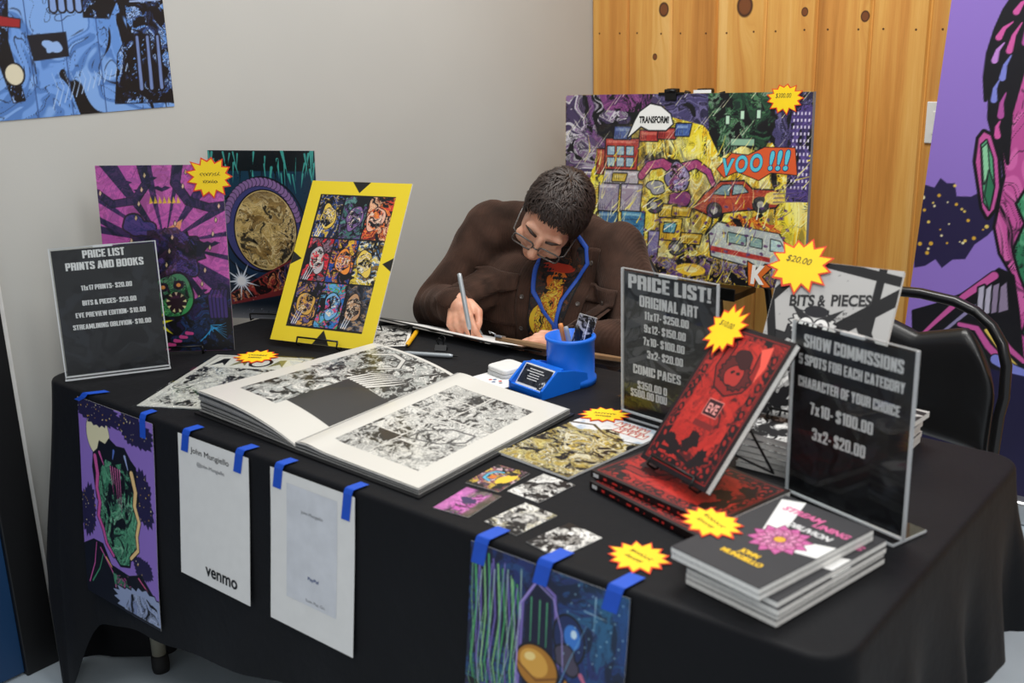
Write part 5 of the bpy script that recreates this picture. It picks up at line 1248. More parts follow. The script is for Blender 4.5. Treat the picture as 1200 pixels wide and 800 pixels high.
# ================================================================== open portfolio
tp = thing('art_portfolio', 'open black portfolio of black and white comic pages on the table front', 'portfolio', Matrix.Translation((0.785, 0.28, TZ+0.001)))
SB, ST_ = Vector((0.795, 0.052)), Vector((0.770, 0.517))
LB, LT = Vector((0.486, 0.066)), Vector((0.508, 0.526)); RB, RT = Vector((1.110, 0.042)), Vector((1.089, 0.483))
def page_xy(side, u, v):
    a, b, c, d = (LB, SB, LT, ST_) if side == 'L' else (SB, RB, ST_, RT)
    p = (a*(1-u)+b*u)*(1-v)+(c*(1-u)+d*u)*v
    return p.x-0.785, p.y-0.28
def page_z(side, u, k, v=0.5):
    """height of leaf k (0 bottom .. 1 top)"""
    if side == 'L': return 0.003+k*(0.005+0.038*max(0, 1-u**2.6))*(1-0.25*v)
    return 0.003+k*(0.0125-0.003*u+0.004*math.exp(-((u-0.10)/0.10)**2))
m_cover = mat('black_portfolio_cover', '#1a1a1b', 0.4); m_leaf = mat('plastic_sleeve_leaf', '#a2a29f', 0.35, 0.10, 60); m_leaf_dark = mat('dark_sleeve_leaf', '#4c4d4c', 0.35, 0.05, 60)
g = G()
for side in 'LR':
    vs = []; 
    for (u, v) in ((-0.02, -0.012), (1.0, -0.012), (1.0, 1.012), (-0.02, 1.012)) if side == 'L' else ((0, -0.012), (1.02, -0.012), (1.02, 1.012), (0, 1.012)):
        x, y = page_xy(side, u, v); vs.append((x, y))
    g.prism(vs, 0.0, 0.0025)
g.build('cover', m_cover, tp)
def leaf(g, side, k0, k1, inset, nu=26, nv=3, mi=0):
    vs = []; fs = []
    for kk in (k0, k1):
        for j in range(nv+1):
            for i in range(nu+1):
                u, v = i/nu, j/nv; uu = inset+(1-inset)*u if side == 'L' else (1-inset)*u; vv = 0.004+0.992*v-inset*0.3*(1 if v > .5 else -1)
                x, y = page_xy(side, uu, vv); vs.append((x, y, page_z(side, uu, kk, vv)))
    K = (nu+1)*(nv+1); n = nu+1
    for j in range(nv):
        for i in range(nu):
            a = j*n+i; fs.append((K+a, K+a+1, K+a+n+1, K+a+n)); fs.append((a, a+n, a+n+1, a+1))
    rim = [i for i in range(n)]+[j*n+nu for j in range(1, nv+1)]+[nv*n+i for i in range(nu-1, -1, -1)]+[j*n for j in range(nv-1, 0, -1)]
    for a, b in zip(rim, rim[1:]+rim[:1]): fs.append((a, b, K+b, K+a))
    g.add(vs, fs, mi, None, False)
rs = random.Random(2)
gl = G(); NLEAF = 15
for k in range(NLEAF):
    leaf(gl, 'L', k/NLEAF, (k+0.72)/NLEAF, 0.0 if k == NLEAF-1 else rs.uniform(0.0, 0.022), mi=0 if rs.random() < 0.55 else 1)
gl.build('left_leaves', [m_leaf, m_leaf_dark], tp)
gr_ = G(); NR = 5
for k in range(NR):
    leaf(gr_, 'R', k/NR, (k+0.75)/NR, 0.0 if k == NR-1 else rs.uniform(0.0, 0.012), mi=0 if k % 2 == 0 else 1)
gr_.build('right_leaves', [m_leaf, m_leaf_dark], tp)
def page_fn(side):
    def fn(P):
        Q = P.copy()
        for j in range(P.shape[0]):
            for i in range(P.shape[1]):
                u, v = P[j, i, 0], P[j, i, 1]; x, y = page_xy(side, u, v); Q[j, i] = (x, y, page_z(side, u, 1.0, v)+0.0008)
        return Q
    return fn
m_sleeve = art_mat('page_in_clear_sleeve', 0.30, 0.5, 0.15)
art_page_left.mesh('left_page', m_sleeve, 0.012, 0.985, 0.010, 0.990, 0, tp, page_fn('L'))
art_page_right.mesh('right_page', m_sleeve, 0.03, 0.992, 0.010, 0.990, 0, tp, page_fn('R'))

# loose sheets lying round the portfolio
def flat_sheet(name, label, cat, M, w, h, th, face, mt, sleeve=False, edge=None, group=None):
    t = thing(name, label, cat, M, group)
    g = G(); g.box(-w/2, w/2, -h/2, h/2, 0, th); g.build('backing', edge or m_paper, t)
    if face is not None: face.mesh('artwork', mt, -w/2, w/2, -h/2, h/2, th+0.0003, t)
    if sleeve:
        g = G(); g.box(-w/2-0.006, w/2+0.006, -h/2-0.012, h/2+0.006, th+0.0008, th+0.0011); g.build('clear_sleeve', m_clear, t)
    return t
flat_sheet('ink_print', 'black and white ink print in a clear sleeve under the left of the portfolio', 'print', flat_frame(0.372, 0.225, TZ+0.001, 27), 0.235, 0.345, 0.0015, art_flat_bw, m_gloss, True)
star_tag(flat_frame(0.285, 0.365, TZ+0.0045, 30), 'yellow star tag lying on the sleeved ink print', 0.054, 9, 1.0, 0.95)
flat_sheet('ink_print', 'small black and white sheet lying behind the yellow nine-panel print', 'print', flat_frame(0.395, 0.655, TZ+0.001, 40), 0.14, 0.18, 0.0006, art_leaf, m_matte)
flat_sheet('comic_book', 'golden brown comic book lying flat between the portfolio and the red books', 'book', flat_frame(1.194, 0.375, TZ+0.001, -6), 0.168, 0.260, 0.004, art_gold, m_gloss)
star_tag(flat_frame(1.150, 0.508, TZ+0.0065, 20), 'yellow star tag lying on the golden comic book', 0.048, 11, 1.05, 0.85)
card_labels = ['orange and purple trading card lying nearest the portfolio', 'pink sky trading card at the front edge beside the portfolio', 'black and white trading card next to the golden comic', 'pale grey and white trading card in the middle of the card group', 'black and white trading card overhanging nearest the yellow star tag']
for k, (cx, cy, r_) in enumerate(((1.166, 0.174, 90+3), (1.186, 0.075, 90+5), (1.248, 0.185, 90-4), (1.291, 0.079, 90-6), (1.385, 0.062, 90-10))):
    flat_sheet('trading_card', card_labels[k], 'card', flat_frame(cx, cy, TZ+0.001, r_-90), 0.068, 0.088, 0.0006, None, None, group='small trading cards')
    c = [o for o in bpy.data.objects if o.name.startswith('trading_card')][-1]
    cards[k].mesh('artwork', m_gloss, -0.044, 0.044, -0.034, 0.034, 0.0009, c, None).rotation_euler = (0, 0, D(90))
star_tag(flat_frame(1.499, 0.083, TZ+0.001, -14), 'yellow star tag lying flat on the cloth between cards and book stack', 0.050, 13, 1.0, 0.92)

# ================================================================== red books
m_red_cover = mat('red_black_cover', '#1a0f10', 0.35); m_pages = mat('book_page_edges', '#f2f1ec', 0.7, 0.08, 250)
m_red_ink = mat('red_ink', '#d2322b', 0.5); m_pink_ink = mat('pink_ink', '#e49a94', 0.5)
def red_book(M, label, th=0.010):
    """local: lying on its back, spine along -X side, Y up the cover"""
    t = thing('red_book', label, 'book', M, 'red and black ornate books')
    w, h = 0.176, 0.262
    g = G(); g.box(-w/2, w/2, -h/2, h/2, 0, 0.0008); g.box(-w/2, w/2, -h/2, h/2, th-0.0008, th); g.box(-w/2, -w/2+0.0012, -h/2, h/2, 0, th); g.build('cover', m_red_cover, t)
    g = G(); g.box(-w/2+0.0012, w/2-0.0015, -h/2+0.001, h/2-0.001, 0.0008, th-0.0008); g.build('page_block', m_pages, t)
    art_red.mesh('cover_artwork', m_satin, -w/2, w/2, -h/2, h/2, th+0.0003, t)
    g = G(); put_text(g, 'EVE', 0.003, -0.0105, 0.016, 0.026, 0.03, th+0.0007); 
    g.build('title_lettering', m_pink_ink, t)
    # lettering down the spine
    MS = Matrix.Translation((-w/2-0.0004, 0, th/2)) @ Matrix(((0, 0, -1, 0), (-1, 0, 0, 0), (0, 1, 0, 0), (0, 0, 0, 1)))
    g = G(); 
    for q in range(9): g.box(-0.10+q*0.020, -0.093+q*0.020+0.006*math.sin(q*2.3), -0.0018, 0.0012+0.001*math.cos(q*1.7), 0, 0.0003, 0, MS)
    g.box(0.108, 0.120, -0.003, 0.003, 0, 0.0003, 1, MS); g.box(-0.124, -0.112, -0.003, 0.003, 0, 0.0003, 1, MS)
    g.build('spine_print', [m_red_ink, m_letter], t)
    return t
RB0 = red_book(Matrix.Translation((1.461, 0.280, TZ+0.0012)) @ Matrix.Rotation(D(74), 4, 'Z'), 'red and black book at the bottom of the flat pair', 0.012)
dup(RB0, Matrix.Translation((1.450, 0.303, TZ+0.0138)) @ Matrix.Rotation(D(77.5), 4, 'Z'), 'red and black book lying flat under the upright red one', 'red and black ornate books')
MR = stand_frame(1.440, 0.264, 0.7835, -26.6, 39.2, 3.0)
dup(RB0, MR @ Matrix.Translation((0, 0.131+0.004, -0.012)), 'upright red and black book propped on a wire stand', 'red and black ornate books')
wire_stand(MR @ Matrix.Translation((0, 0.003, -0.0135)), 'black wire stand holding the upright red book', 0.115, 0.15, 0.018)
star_tag(MR @ Matrix.Translation((-0.068, 0.252, 0.0035)) @ Matrix.Rotation(D(-4), 4, 'Z'), 'yellow star tag on the top of the upright red book', 0.047, 15, 1.0, 1.0, ['$10.00'])

# ================================================================== stack of strap-patterned books and the upright one on it
m_cover_bw = mat('white_black_cover', '#c6c5c2', 0.5); 
def strap_book(M, label, th=0.010, full=True):
    t = thing('strap_book', label, 'book', M, 'black and white strap-patterned books')
    w, h = 0.212, 0.278
    g = G(); g.box(-w/2, w/2, -h/2, h/2, 0, th-0.0006, 0); g.build('page_block', m_pages, t)
    g = G(); g.box(-w/2-0.0006, w/2+0.0004, -h/2-0.0004, h/2+0.0004, th-0.0006, th); g.box(-w/2-0.0006, w/2, -h/2, h/2, -0.0002, 0.0005); g.build('cover', m_cover_bw, t)
    art_straps.mesh('cover_artwork', m_matte, -w/2, w/2, -h/2, h/2, th+0.0003, t)
    g = G()
    for s, x0, wd in (('BITS', -0.048, 0.044), ('&', -0.014, 0.014), ('PIECES', 0.036, 0.068)): put_text(g, s, x0-0.004, 0.074+x0*0.13, 0.020, wd, 0.035, th+0.0007, rot=7)
    put_text(g, 'BY', 0.027, 0.054, 0.005, 0.008, 0.01, th+0.0007, rot=7); put_text(g, 'JOHN MUNGIELLO', 0.032, 0.046, 0.005, 0.052, 0.01, th+0.0007, rot=7)
    g.build('title_lettering', m_ink_black, t)
    return t
poslab = ['lowest book of the black and white stack behind the red books', 'second book from the bottom of the black and white stack behind the red books', 'third book from the bottom of the black and white stack behind the red books', 'fourth book from the bottom of the black and white stack behind the red books', 'fifth book from the bottom, second from top of the black and white stack', 'topmost black and white book of the stack, under the upright one']
B0 = strap_book(flat_frame(1.563, 0.588, TZ+0.0012, 0.5), poslab[0], 0.0095)
for k in range(1, 6):
    dup(B0, flat_frame(1.563+[0, .002, -.003, .002, -.001, .004][k], 0.588+[0, .002, -.002, .001, .003, .004][k], TZ+0.0012+k*0.0101, [0, 1, -.6, .8, -.2, -3.0][k]), poslab[k])
MBP = stand_frame(1.533, 0.532, 0.8088, 2.0, 29.7, 0)
dup(B0, MBP @ Matrix.Translation((0, 0.139+0.003, -0.0095)), 'upright strap-patterned book leaning back on top of its stack')
wire_stand(MBP @ Matrix.Translation((0, 0.001, -0.0112)), 'black wire stand holding the upright strap-patterned book', 0.12, 0.15, 0.016)
star_tag(MBP @ Matrix.Translation((-0.070, 0.270, 0.0035)) @ Matrix.Rotation(D(-6), 4, 'Z'), 'yellow star tag reading $20.00 on the upright strap-patterned book', 0.055, 17, 1.08, 0.95, ['$20.00'])

# ================================================================== stack of dark dahlia books at the front corner
m_cover_dk = mat('dark_grey_cover', '#343437', 0.4); m_pink = mat('pink_title_ink', '#d8699c', 0.5); m_gold_ink = mat('yellow_title_ink', '#f0c21c', 0.5)
def dahlia_book(M, label, th=0.0086):
    t = thing('dahlia_book', label, 'book', M, 'dark books with a pink dahlia')
    w, h = 0.146, 0.240
    g = G(); g.box(-w/2, w/2, -h/2, h/2, 0.0004, th-0.0005); g.build('page_block', m_pages, t)
    g = G(); g.box(-w/2-0.0004, w/2+0.0004, -h/2-0.0003, h/2+0.0003, th-0.0005, th); g.box(-w/2-0.0004, w/2+0.0004, -h/2-0.0003, h/2+0.0003, 0, 0.0004); g.build('cover', m_cover_dk, t)
    art_dahlia.mesh('cover_artwork', m_matte, -w/2, w/2, -h/2, h/2, th+0.0003, t)
    g = G(); put_text(g, 'STREAM', -0.0150, 0.086, 0.0135, 0.066, 0.03, th+0.0008, 0, shear=0.15, heavy=.012); put_text(g, 'LINING', 0.040, 0.073, 0.0135, 0.056, 0.03, th+0.0008, 0, shear=0.15, heavy=.012)
    put_text(g, 'OBLIVION', 0.020, 0.050, 0.0125, 0.072, 0.034, th+0.0008, 1, shear=0.15, heavy=.012)
    put_text(g, 'JOHN', 0.008, -0.058, 0.0105, 0.030, 0.03, th+0.0008, 2, heavy=.03); put_text(g, 'MUNGIELLO', 0.008, -0.074, 0.0105, 0.066, 0.03, th+0.0008, 2, heavy=.03)
    g.build('title_lettering', [m_pink, m_letter, m_gold_ink], t)
    return t
dl = ['lowest dark dahlia book of the stack on the front corner', 'second dark dahlia book from the bottom of the front corner stack', 'third dark dahlia book from the bottom of the front corner stack', 'fourth dark dahlia book from the bottom, last of the lower offset pile', 'second from top dark dahlia book, shifted with the topmost one', 'topmost dark book with a pink dahlia on its cover, front corner']
dpos = [(1.684, 0.162, -11.0), (1.683, 0.163, -10.4), (1.686, 0.160, -10.8), (1.684, 0.163, -11.2), (1.668, 0.152, -12.2), (1.668, 0.151, -12.4)]
D0 = dahlia_book(flat_frame(dpos[0][0], dpos[0][1], TZ+0.0012, dpos[0][2]), dl[0])
for k in range(1, 6):
    dup(D0, flat_frame(dpos[k][0], dpos[k][1], TZ+0.0012+k*0.0088, dpos[k][2]), dl[k])
star_tag(flat_frame(1.580, 0.140, TZ+0.0012+6*0.0088+0.0012, -28), 'yellow star tag lying on the left of the dahlia book stack', 0.053, 19, 1.05, 0.80)

# ================================================================== blue pen holder with a business-card slot
MP = flat_frame(0.957, 0.590, TZ+0.001, -11)
m_bluep = mat('blue_plastic', '#0c6ce0', 0.38, 0.03, 30)
t = thing('pen_holder', 'blue plastic pen cup with a card slot in front', 'pen holder', MP)
CX, CY, CR, CH = 0.002, 0.058, 0.050, 0.100
g = G(); Mc = Matrix.Translation((CX, CY, 0))
g.lathe([(0, 0), (CR+0.004, 0), (CR+0.004, 0.012), (CR, 0.015), (CR, CH-0.010), (CR+0.003, CH-0.006), (CR+0.003, CH-0.001), (CR+0.001, CH), (CR-0.005, CH), (CR-0.006, 0.006), (0, 0.006)], 40, 0, Mc)
g.build('cup', m_bluep, t)
g = G()
# wedge-shaped card slot: side cheeks, sloping back, front lip
prof = [(-0.066, 0.0), (-0.066, 0.018), (-0.024, 0.050), (0.02, 0.042), (0.058, 0.030), (0.062, 0.0)]
for s in (-1, 1):
    x0, x1 = (0.046, 0.052) if s > 0 else (-0.052, -0.046)
    vs = [(x0, y, z) for y, z in prof]+[(x1, y, z) for y, z in prof]; n = len(prof)
    g.add(vs, [tuple(range(n-1, -1, -1)), tuple(range(n, 2*n))]+[(i, (i+1) % n, n+(i+1) % n, n+i) for i in range(n)])
g.box(-0.047, 0.047, -0.066, 0.022, 0, 0.006); g.box(-0.047, 0.047, -0.066, -0.060, 0, 0.014)
vs = [(-0.047, -0.046, 0.006), (0.047, -0.046, 0.006), (0.047, -0.008, 0.050), (-0.047, -0.008, 0.050), (-0.047, -0.040, 0.006), (0.047, -0.040, 0.006), (0.047, -0.002, 0.050), (-0.047, -0.002, 0.050)]
g.add(vs, [(0, 1, 2, 3), (5, 4, 7, 6), (3, 2, 6, 7), (0, 4, 5, 1), (0, 3, 7, 4), (1, 5, 6, 2)])
g.build('card_slot', m_bluep, t)
# business cards in the slot
ab = Art(3.5, 2, 90, '#2b2c2e'); ab.comic(0, 0, 3.5, 2, ['#2b2c2e', '#343538', '#242527'], .8, 1101, .2, .3); ab.rect(0, 0, 3.5, .1, '#e9e9e6'); ab.rect(0, 1.9, 3.5, 2, '#e9e9e6'); ab.rect(0, 0, .1, 2, '#e9e9e6'); ab.rect(3.4, 0, 3.5, 2, '#e9e9e6')
ab.comic(2.5, .1, 3.4, 1.0, ['#e9e9e6', '#b5b5b2'], 2.2, 1103, .4, 1.0, mask=ab.mask_poly([(2.7, .1), (2.6, .6), (3.0, .9), (3.4, .7), (3.4, .1)])); ab.rect(.1, .1, 2.6, .22, '#d6d6d2')
th_ = math.atan2(0.044, 0.038)
for k in range(4):
    Mk = MP @ Matrix.Translation((0.002*((k*7) % 3-1), -0.0495-k*0.0019*0.76, 0.0075+0.0005*k)) @ Matrix.Rotation(th_, 4, 'X')
    lab = 'front business card, dark with pale lettering, in the blue pen holder' if k == 3 else 'business card tucked behind the front one in the blue pen holder'
    tcard = thing('business_card', lab, 'card', Mk, 'business cards in the holder' )
    g = G(); g.box(-0.0445, 0.0445, 0, 0.051, 0.0002, 0.0010); g.build('card_stock', m_paper, tcard)
    if k == 3:
        ab.mesh('printed_face', m_gloss, -0.0445, 0.0445, 0, 0.051, 0.0013, tcard)
        g = G()
        for q, wd in enumerate((0.040, 0.052, 0.030, 0.034, 0.030)): g.box(-wd/2-0.004, wd/2-0.004, 0.040-q*0.0055, 0.0416-q*0.0055, 0.0014, 0.0017)
        g.build('small_print', m_letter, tcard)
# pens in the cup
def pen(M, label, body, L=0.14, r=0.0052, cap=None, name='marker_pen', group=None):
    t = thing(name, label, 'pen', M, group)
    g = G(); g.lathe([(0, 0.012), (r*0.62, 0.013), (r, 0.022), (r, L*0.92), (r*0.9, L*0.985), (0, L)], 16); g.build('barrel', body, t)
    g = G(); g.lathe([(0, -0.002), (r*0.18, 0.0), (r*0.5, 0.014), (r*0.3, 0.016)], 12); g.build('tip', cap or m_wire, t)
    return t
def pen_at(base, top):
    b, tp_ = Vector(base), Vector(top); z = (tp_-b).normalized(); x = z.orthogonal().normalized(); y = z.cross(x)
    return Matrix(((x.x, y.x, z.x, b.x), (x.y, y.y, z.y, b.y), (x.z, y.z, z.z, b.z), (0, 0, 0, 1)))
def inP(x, y, z): return MP @ Vector((x, y, z))
m_orange = mat('orange_pen_barrel', '#d98a4a', 0.4); m_greyp = mat('grey_pen_barrel', '#9aa0a8', 0.35); m_silverp = mat('silver_pen_barrel', '#a9b0b4', 0.35, metal=0.3); m_yellowp = mat('yellow_pen_barrel', '#e8ae18', 0.4); m_blackp = mat('black_pen_barrel', '#141416', 0.4)
pen(pen_at(inP(CX-0.010, CY+0.012, 0.010), inP(CX-0.026, CY-0.012, 0.150)), 'orange barrelled marker standing in the blue pen cup', m_orange, 0.115)
pen(pen_at(inP(CX+0.004, CY+0.014, 0.010), inP(CX-0.006, CY-0.016, 0.150)), 'grey barrelled marker standing in the blue pen cup', m_greyp, 0.113)
pen(pen_at(inP(CX+0.012, CY+0.020, 0.010), inP(CX+0.012, CY+0.004, 0.150)), 'black marker standing in the blue pen cup', m_blackp, 0.112)
abm = Art(2, 6, 60, '#1b1c20'); abm.comic(0, 0, 2, 6, ['#e6e5e6', '#c9c8d0', '#8a8894'], 1.1, 1121, .58, 1.0); abm.path([(.5, .3), (.8, 2.6), (1.3, 3.6), (1.2, 5.6)], .16, '#f2f2f4', .1)
Mb = MP @ Matrix.Translation((CX-0.006, CY+0.004, 0.010)) @ Matrix.Rotation(D(46), 4, 'Z') @ Matrix.Rotation(D(17), 4, 'Y') @ Matrix.Rotation(D(88), 4, 'X')
tbm = thing('bookmark', 'black and white illustrated bookmark standing in the blue pen cup', 'bookmark', Mb)
g = G(); g.box(-0.019, 0.019, 0, 0.134, -0.0006, 0); g.build('card_stock', m_paper, tbm)
abm.mesh('artwork', m_gloss, -0.0185, 0.0185, 0.001, 0.133, 0.0003, tbm)

# card reader on its paper card
t = flat_sheet('info_card', 'white paper card with small coloured logos under the card reader', 'paper', flat_frame(0.848, 0.603, TZ+0.001, -12), 0.105, 0.150, 0.0006, None, None)
g = G()
for q, c in enumerate(((-0.01, -0.052), (0.006, -0.056), (0.022, -0.050), (0.012, -0.043), (-0.004, -0.045))):
    g.lathe([(0, 0), (0.0042, 0)], 12, q % 3, Matrix.Translation((c[0], c[1], 0.0009)))
g.build('printed_dots', [mat('red_dot_ink', '#c8453a', 0.6), mat('blue_dot_ink', '#3f5f8a', 0.6), m_ink_grey], t)
def rounded_rect(w, h, r, n=8):
    pts = []
    for cx, cy, a0 in ((w/2-r, h/2-r, 0), (-w/2+r, h/2-r, 90), (-w/2+r, -h/2+r, 180), (w/2-r, -h/2+r, 270)):
        for i in range(n+1): a = D(a0+90*i/n); pts.append((cx+r*math.cos(a), cy+r*math.sin(a)))
    return pts
def puck(name, w, h, r, z0, z1, bev, mt, parent):
    P = rounded_rect(w, h, r); n = len(P); vs = []; fs = []
    steps = [(z0, bev*0.6), (z0+bev*0.5, 0), (z1-bev, 0), (z1-bev*0.35, bev*0.25), (z1, bev)]
    for z, ins in steps: vs += [(x*(1-2*ins/w), y*(1-2*ins/h), z) for x, y in P]
    for k in range(len(steps)-1):
        for i in range(n): fs.append((k*n+i, k*n+(i+1) % n, (k+1)*n+(i+1) % n, (k+1)*n+i))
    g = G(); g.add(vs, fs, 0, None, True); g.add(vs[-n:], [tuple(range(n))]); g.add(vs[:n], [tuple(range(n-1, -1, -1))]); return g.build(name, mt, parent)
t = thing('card_reader', 'small square white card reader on the paper card', 'card reader', flat_frame(0.829, 0.609, TZ+0.0018, -12))
puck('base', 0.068, 0.068, 0.013, 0.0, 0.008, 0.002, mat('pale_grey_plastic', '#c9cac9', 0.4), t); puck('body', 0.066, 0.066, 0.013, 0.0085, 0.019, 0.003, m_plate, t)

# things lying near the drawing board
ZT = TZ+0.001
def lying(a, b, r): return pen_at((*a, ZT+r), (*b, ZT+r))
pen(lying((0.520, 0.612), (0.447, 0.726), 0.0055), 'yellow marker lying on the cloth near the drawing board', m_yellowp, 0.135, 0.0055)
pen(lying((0.670, 0.628), (0.548, 0.575), 0.0050), 'silver grey pen lying beside the top of the portfolio', m_silverp, 0.132, 0.0050)
t = thing('bulldog_clip', 'small black spring clip lying on the cloth beside the silver pen', 'clip', flat_frame(0.592, 0.655, ZT, 25))
g = G(); vs = [(-0.014, -0.008, 0), (0.014, -0.008, 0), (0.014, 0.008, 0), (-0.014, 0.008, 0), (-0.014, 0, 0.012), (0.014, 0, 0.012)]
g.add(vs, [(0, 3, 2, 1), (0, 1, 5, 4), (2, 3, 4, 5), (0, 4, 3), (1, 2, 5)]); g.build('jaw', m_blackp, t)
g = G()
for s in (-1, 1): g.tube([(-0.006, 0, 0.012), (-0.008, s*0.010, 0.026), (0, s*0.013, 0.032), (0.008, s*0.010, 0.026), (0.006, 0, 0.012)], 0.0009, 6)
g.build('wire_handle', m_wire, t)

# drawing board tipped over the back edge of the table
MD = Matrix.Translation((0.505, 0.712, 0.7635)) @ Matrix.Rotation(D(-1), 4, 'Z') @ Matrix.Rotation(D(-19), 4, 'X')
t = thing('portfolio_flap', 'thin black board tipped over the table edge under the seated person\'s drawing hand', 'board', MD)
g = G(); g.box(-0.215, 0.245, 0, 0.33, -0.003, 0, bev=0.001); g.build('panel', m_cover, t)
g = G(); g.box(-0.14, 0.19, 0.012, 0.30, 0.0002, 0.0008); g.build('drawing_paper', m_paper, t)
m_tan = mat('tan_hardboard', '#8a6a48', 0.6, 0.12, 30)
t = thing('drawing_board', 'tan hardboard drawing board edge beside the blue pen cup', 'board', Matrix.Translation((0.80, 0.728, 0.7755)) @ Matrix.Rotation(D(3), 4, 'Z') @ Matrix.Rotation(D(-19), 4, 'X'))
g = G(); g.box(-0.10, 0.16, 0, 0.30, -0.010, 0.0, bev=0.002); g.build('panel', m_tan, t)
g = G(); g.box(-0.10, -0.08, -0.004, 0.014, -0.002, 0.0035, bev=0.001); g.tube([(-0.098, -0.002, 0.004), (-0.115, -0.006, 0.008), (-0.118, 0.004, 0.005)], 0.0016, 6); g.build('corner_clip', m_silver, t)

# ================================================================== sheets taped to the front of the cloth
def hang_fn(xc, w, h, ztop, skew, bulge):
    """drape a sheet down the front of the cloth, just clear of it"""
    cache = {}
    def fn(P):
        Q = P.copy()
        for j in range(P.shape[0]):
            for i in range(P.shape[1]):
                u, v = P[j, i, 0], P[j, i, 1]           # -w/2..w/2, 0..h
                z = ztop-(h-v); x = xc+u+skew*(h-v)
                Q[j, i] = (x, 0, z)
        ys = np.array([[front_plane(Q[j, i, 0], Q[j, i, 2]) for i in range(P.shape[1])] for j in range(P.shape[0])])
        Q[..., 1] = ys-0.0022-P[..., 2]
        return Q
    return fn
def front_plane(x, z):
    L = TZ-0.006-z
    return -(0.0012+FLARE*L*(1-0.25*L))-0.0075*smooth(0.05, 0.4, L)-0.002
def hanging(name, label, xc, w, h, ztop, face, mt, skew=0.0, n=40, group=None):
    t = thing(name, label, 'poster' if 'poster' in name else 'sheet', None, group)
    fn = hang_fn(xc, w, h, ztop, skew, 0)
    vs = []; fs = []; NX, NY = 8, 14
    for side in (0, 1):
        P = np.empty((NY+1, NX+1, 3)); P[..., 0] = np.linspace(-w/2, w/2, NX+1)[None, :]; P[..., 1] = np.linspace(0, h, NY+1)[:, None]; P[..., 2] = 0.0003*side
        vs += [tuple(p) for p in fn(P).reshape(-1, 3)]
    K = (NX+1)*(NY+1); m = NX+1
    for j in range(NY):
        for i in range(NX):
            a = j*m+i; fs.append((a, a+m, a+m+1, a+1)); fs.append((K+a, K+a+1, K+a+m+1, K+a+m))
    g = G(); g.add(vs, fs, 0, None, True); g.build('paper', m_paper, t)
    if face is not None:
        face.mesh('artwork', mt, -w/2, w/2, 0, h, 0.0008, t, fn)
    return t, fn
def curved_text(fn, w, h, lines, name, mt, parent):
    g = G()
    for (txt, fx, fy, cap, wd, bold) in lines: put_text(g, txt, (fx-.5)*w, h*(1-fy), cap, wd, bold)
    P = np.array([[(v.x, v.y, 0.0011) for v in g.v]]); Q = fn(P)[0]
    g.v = [Vector(q) for q in Q]; return g.build(name, mt, parent)
t, fn = hanging('small_poster', 'purple poster with green and pink artwork taped at the left of the cloth front', 0.296, 0.279, 0.432, 0.730, art_small_purple, m_satin, 0.03, group='posters taped to the cloth')
t, fn = hanging('small_poster', 'blue machine hall poster taped to the right of the cloth front', 1.404, 0.279, 0.432, 0.732, art_machine, m_satin, 0.0, group='posters taped to the cloth')
t, fn = hanging('payment_sheet', 'white payment sheet with a bold black app name, taped beside the purple poster', 0.628, 0.216, 0.280, 0.732, None, None, 0.02, group='white payment sheets')
curved_text(fn, 0.216, 0.28, [('John Mungiello', .46, .085, .0115, .118, 0.0)], 'name_lettering', m_ink_black, t)
curved_text(fn, 0.216, 0.28, [('@John-Mungiello', .47, .17, .0075, .085, 0.0)], 'handle_lettering', m_ink_grey, t)
curved_text(fn, 0.216, 0.28, [('venmo', .60, .885, .0255, .098, 0.022)], 'app_lettering', m_ink_black, t)
t, fn = hanging('payment_sheet', 'white payment sheet with small faint print, taped in the middle of the cloth front', 0.905, 0.216, 0.280, 0.732, None, None, 0.012, group='white payment sheets')
m_faint = mat('faint_grey_panel', '#d3d6dc', 0.7)
P_ = []
g = G(); NX, NY = 6, 8; pv = np.empty((NY+1, NX+1, 3)); pv[..., 0] = np.linspace(-0.064, 0.066, NX+1)[None, :]; pv[..., 1] = np.linspace(0.055, 0.262, NY+1)[:, None]; pv[..., 2] = 0.0007
g.add([tuple(p) for p in fn(pv).reshape(-1, 3)], [(j*(NX+1)+i, j*(NX+1)+i+1, (j+1)*(NX+1)+i+1, (j+1)*(NX+1)+i) for j in range(NY) for i in range(NX)], 0, None, True); g.build('faint_panel', m_faint, t)
curved_text(fn, 0.216, 0.28, [('John Mungiello', .51, .215, .0062, .056, 0.0), ('Scan. Pay. Go.', .56, .77, .0055, .050, 0.0)], 'small_lettering', m_ink_grey, t)
curved_text(fn, 0.216, 0.28, [('PayPal', .53, .625, .0062, .028, 0.02)], 'app_lettering', mat('navy_ink', '#1d3f7a', 0.6), t)

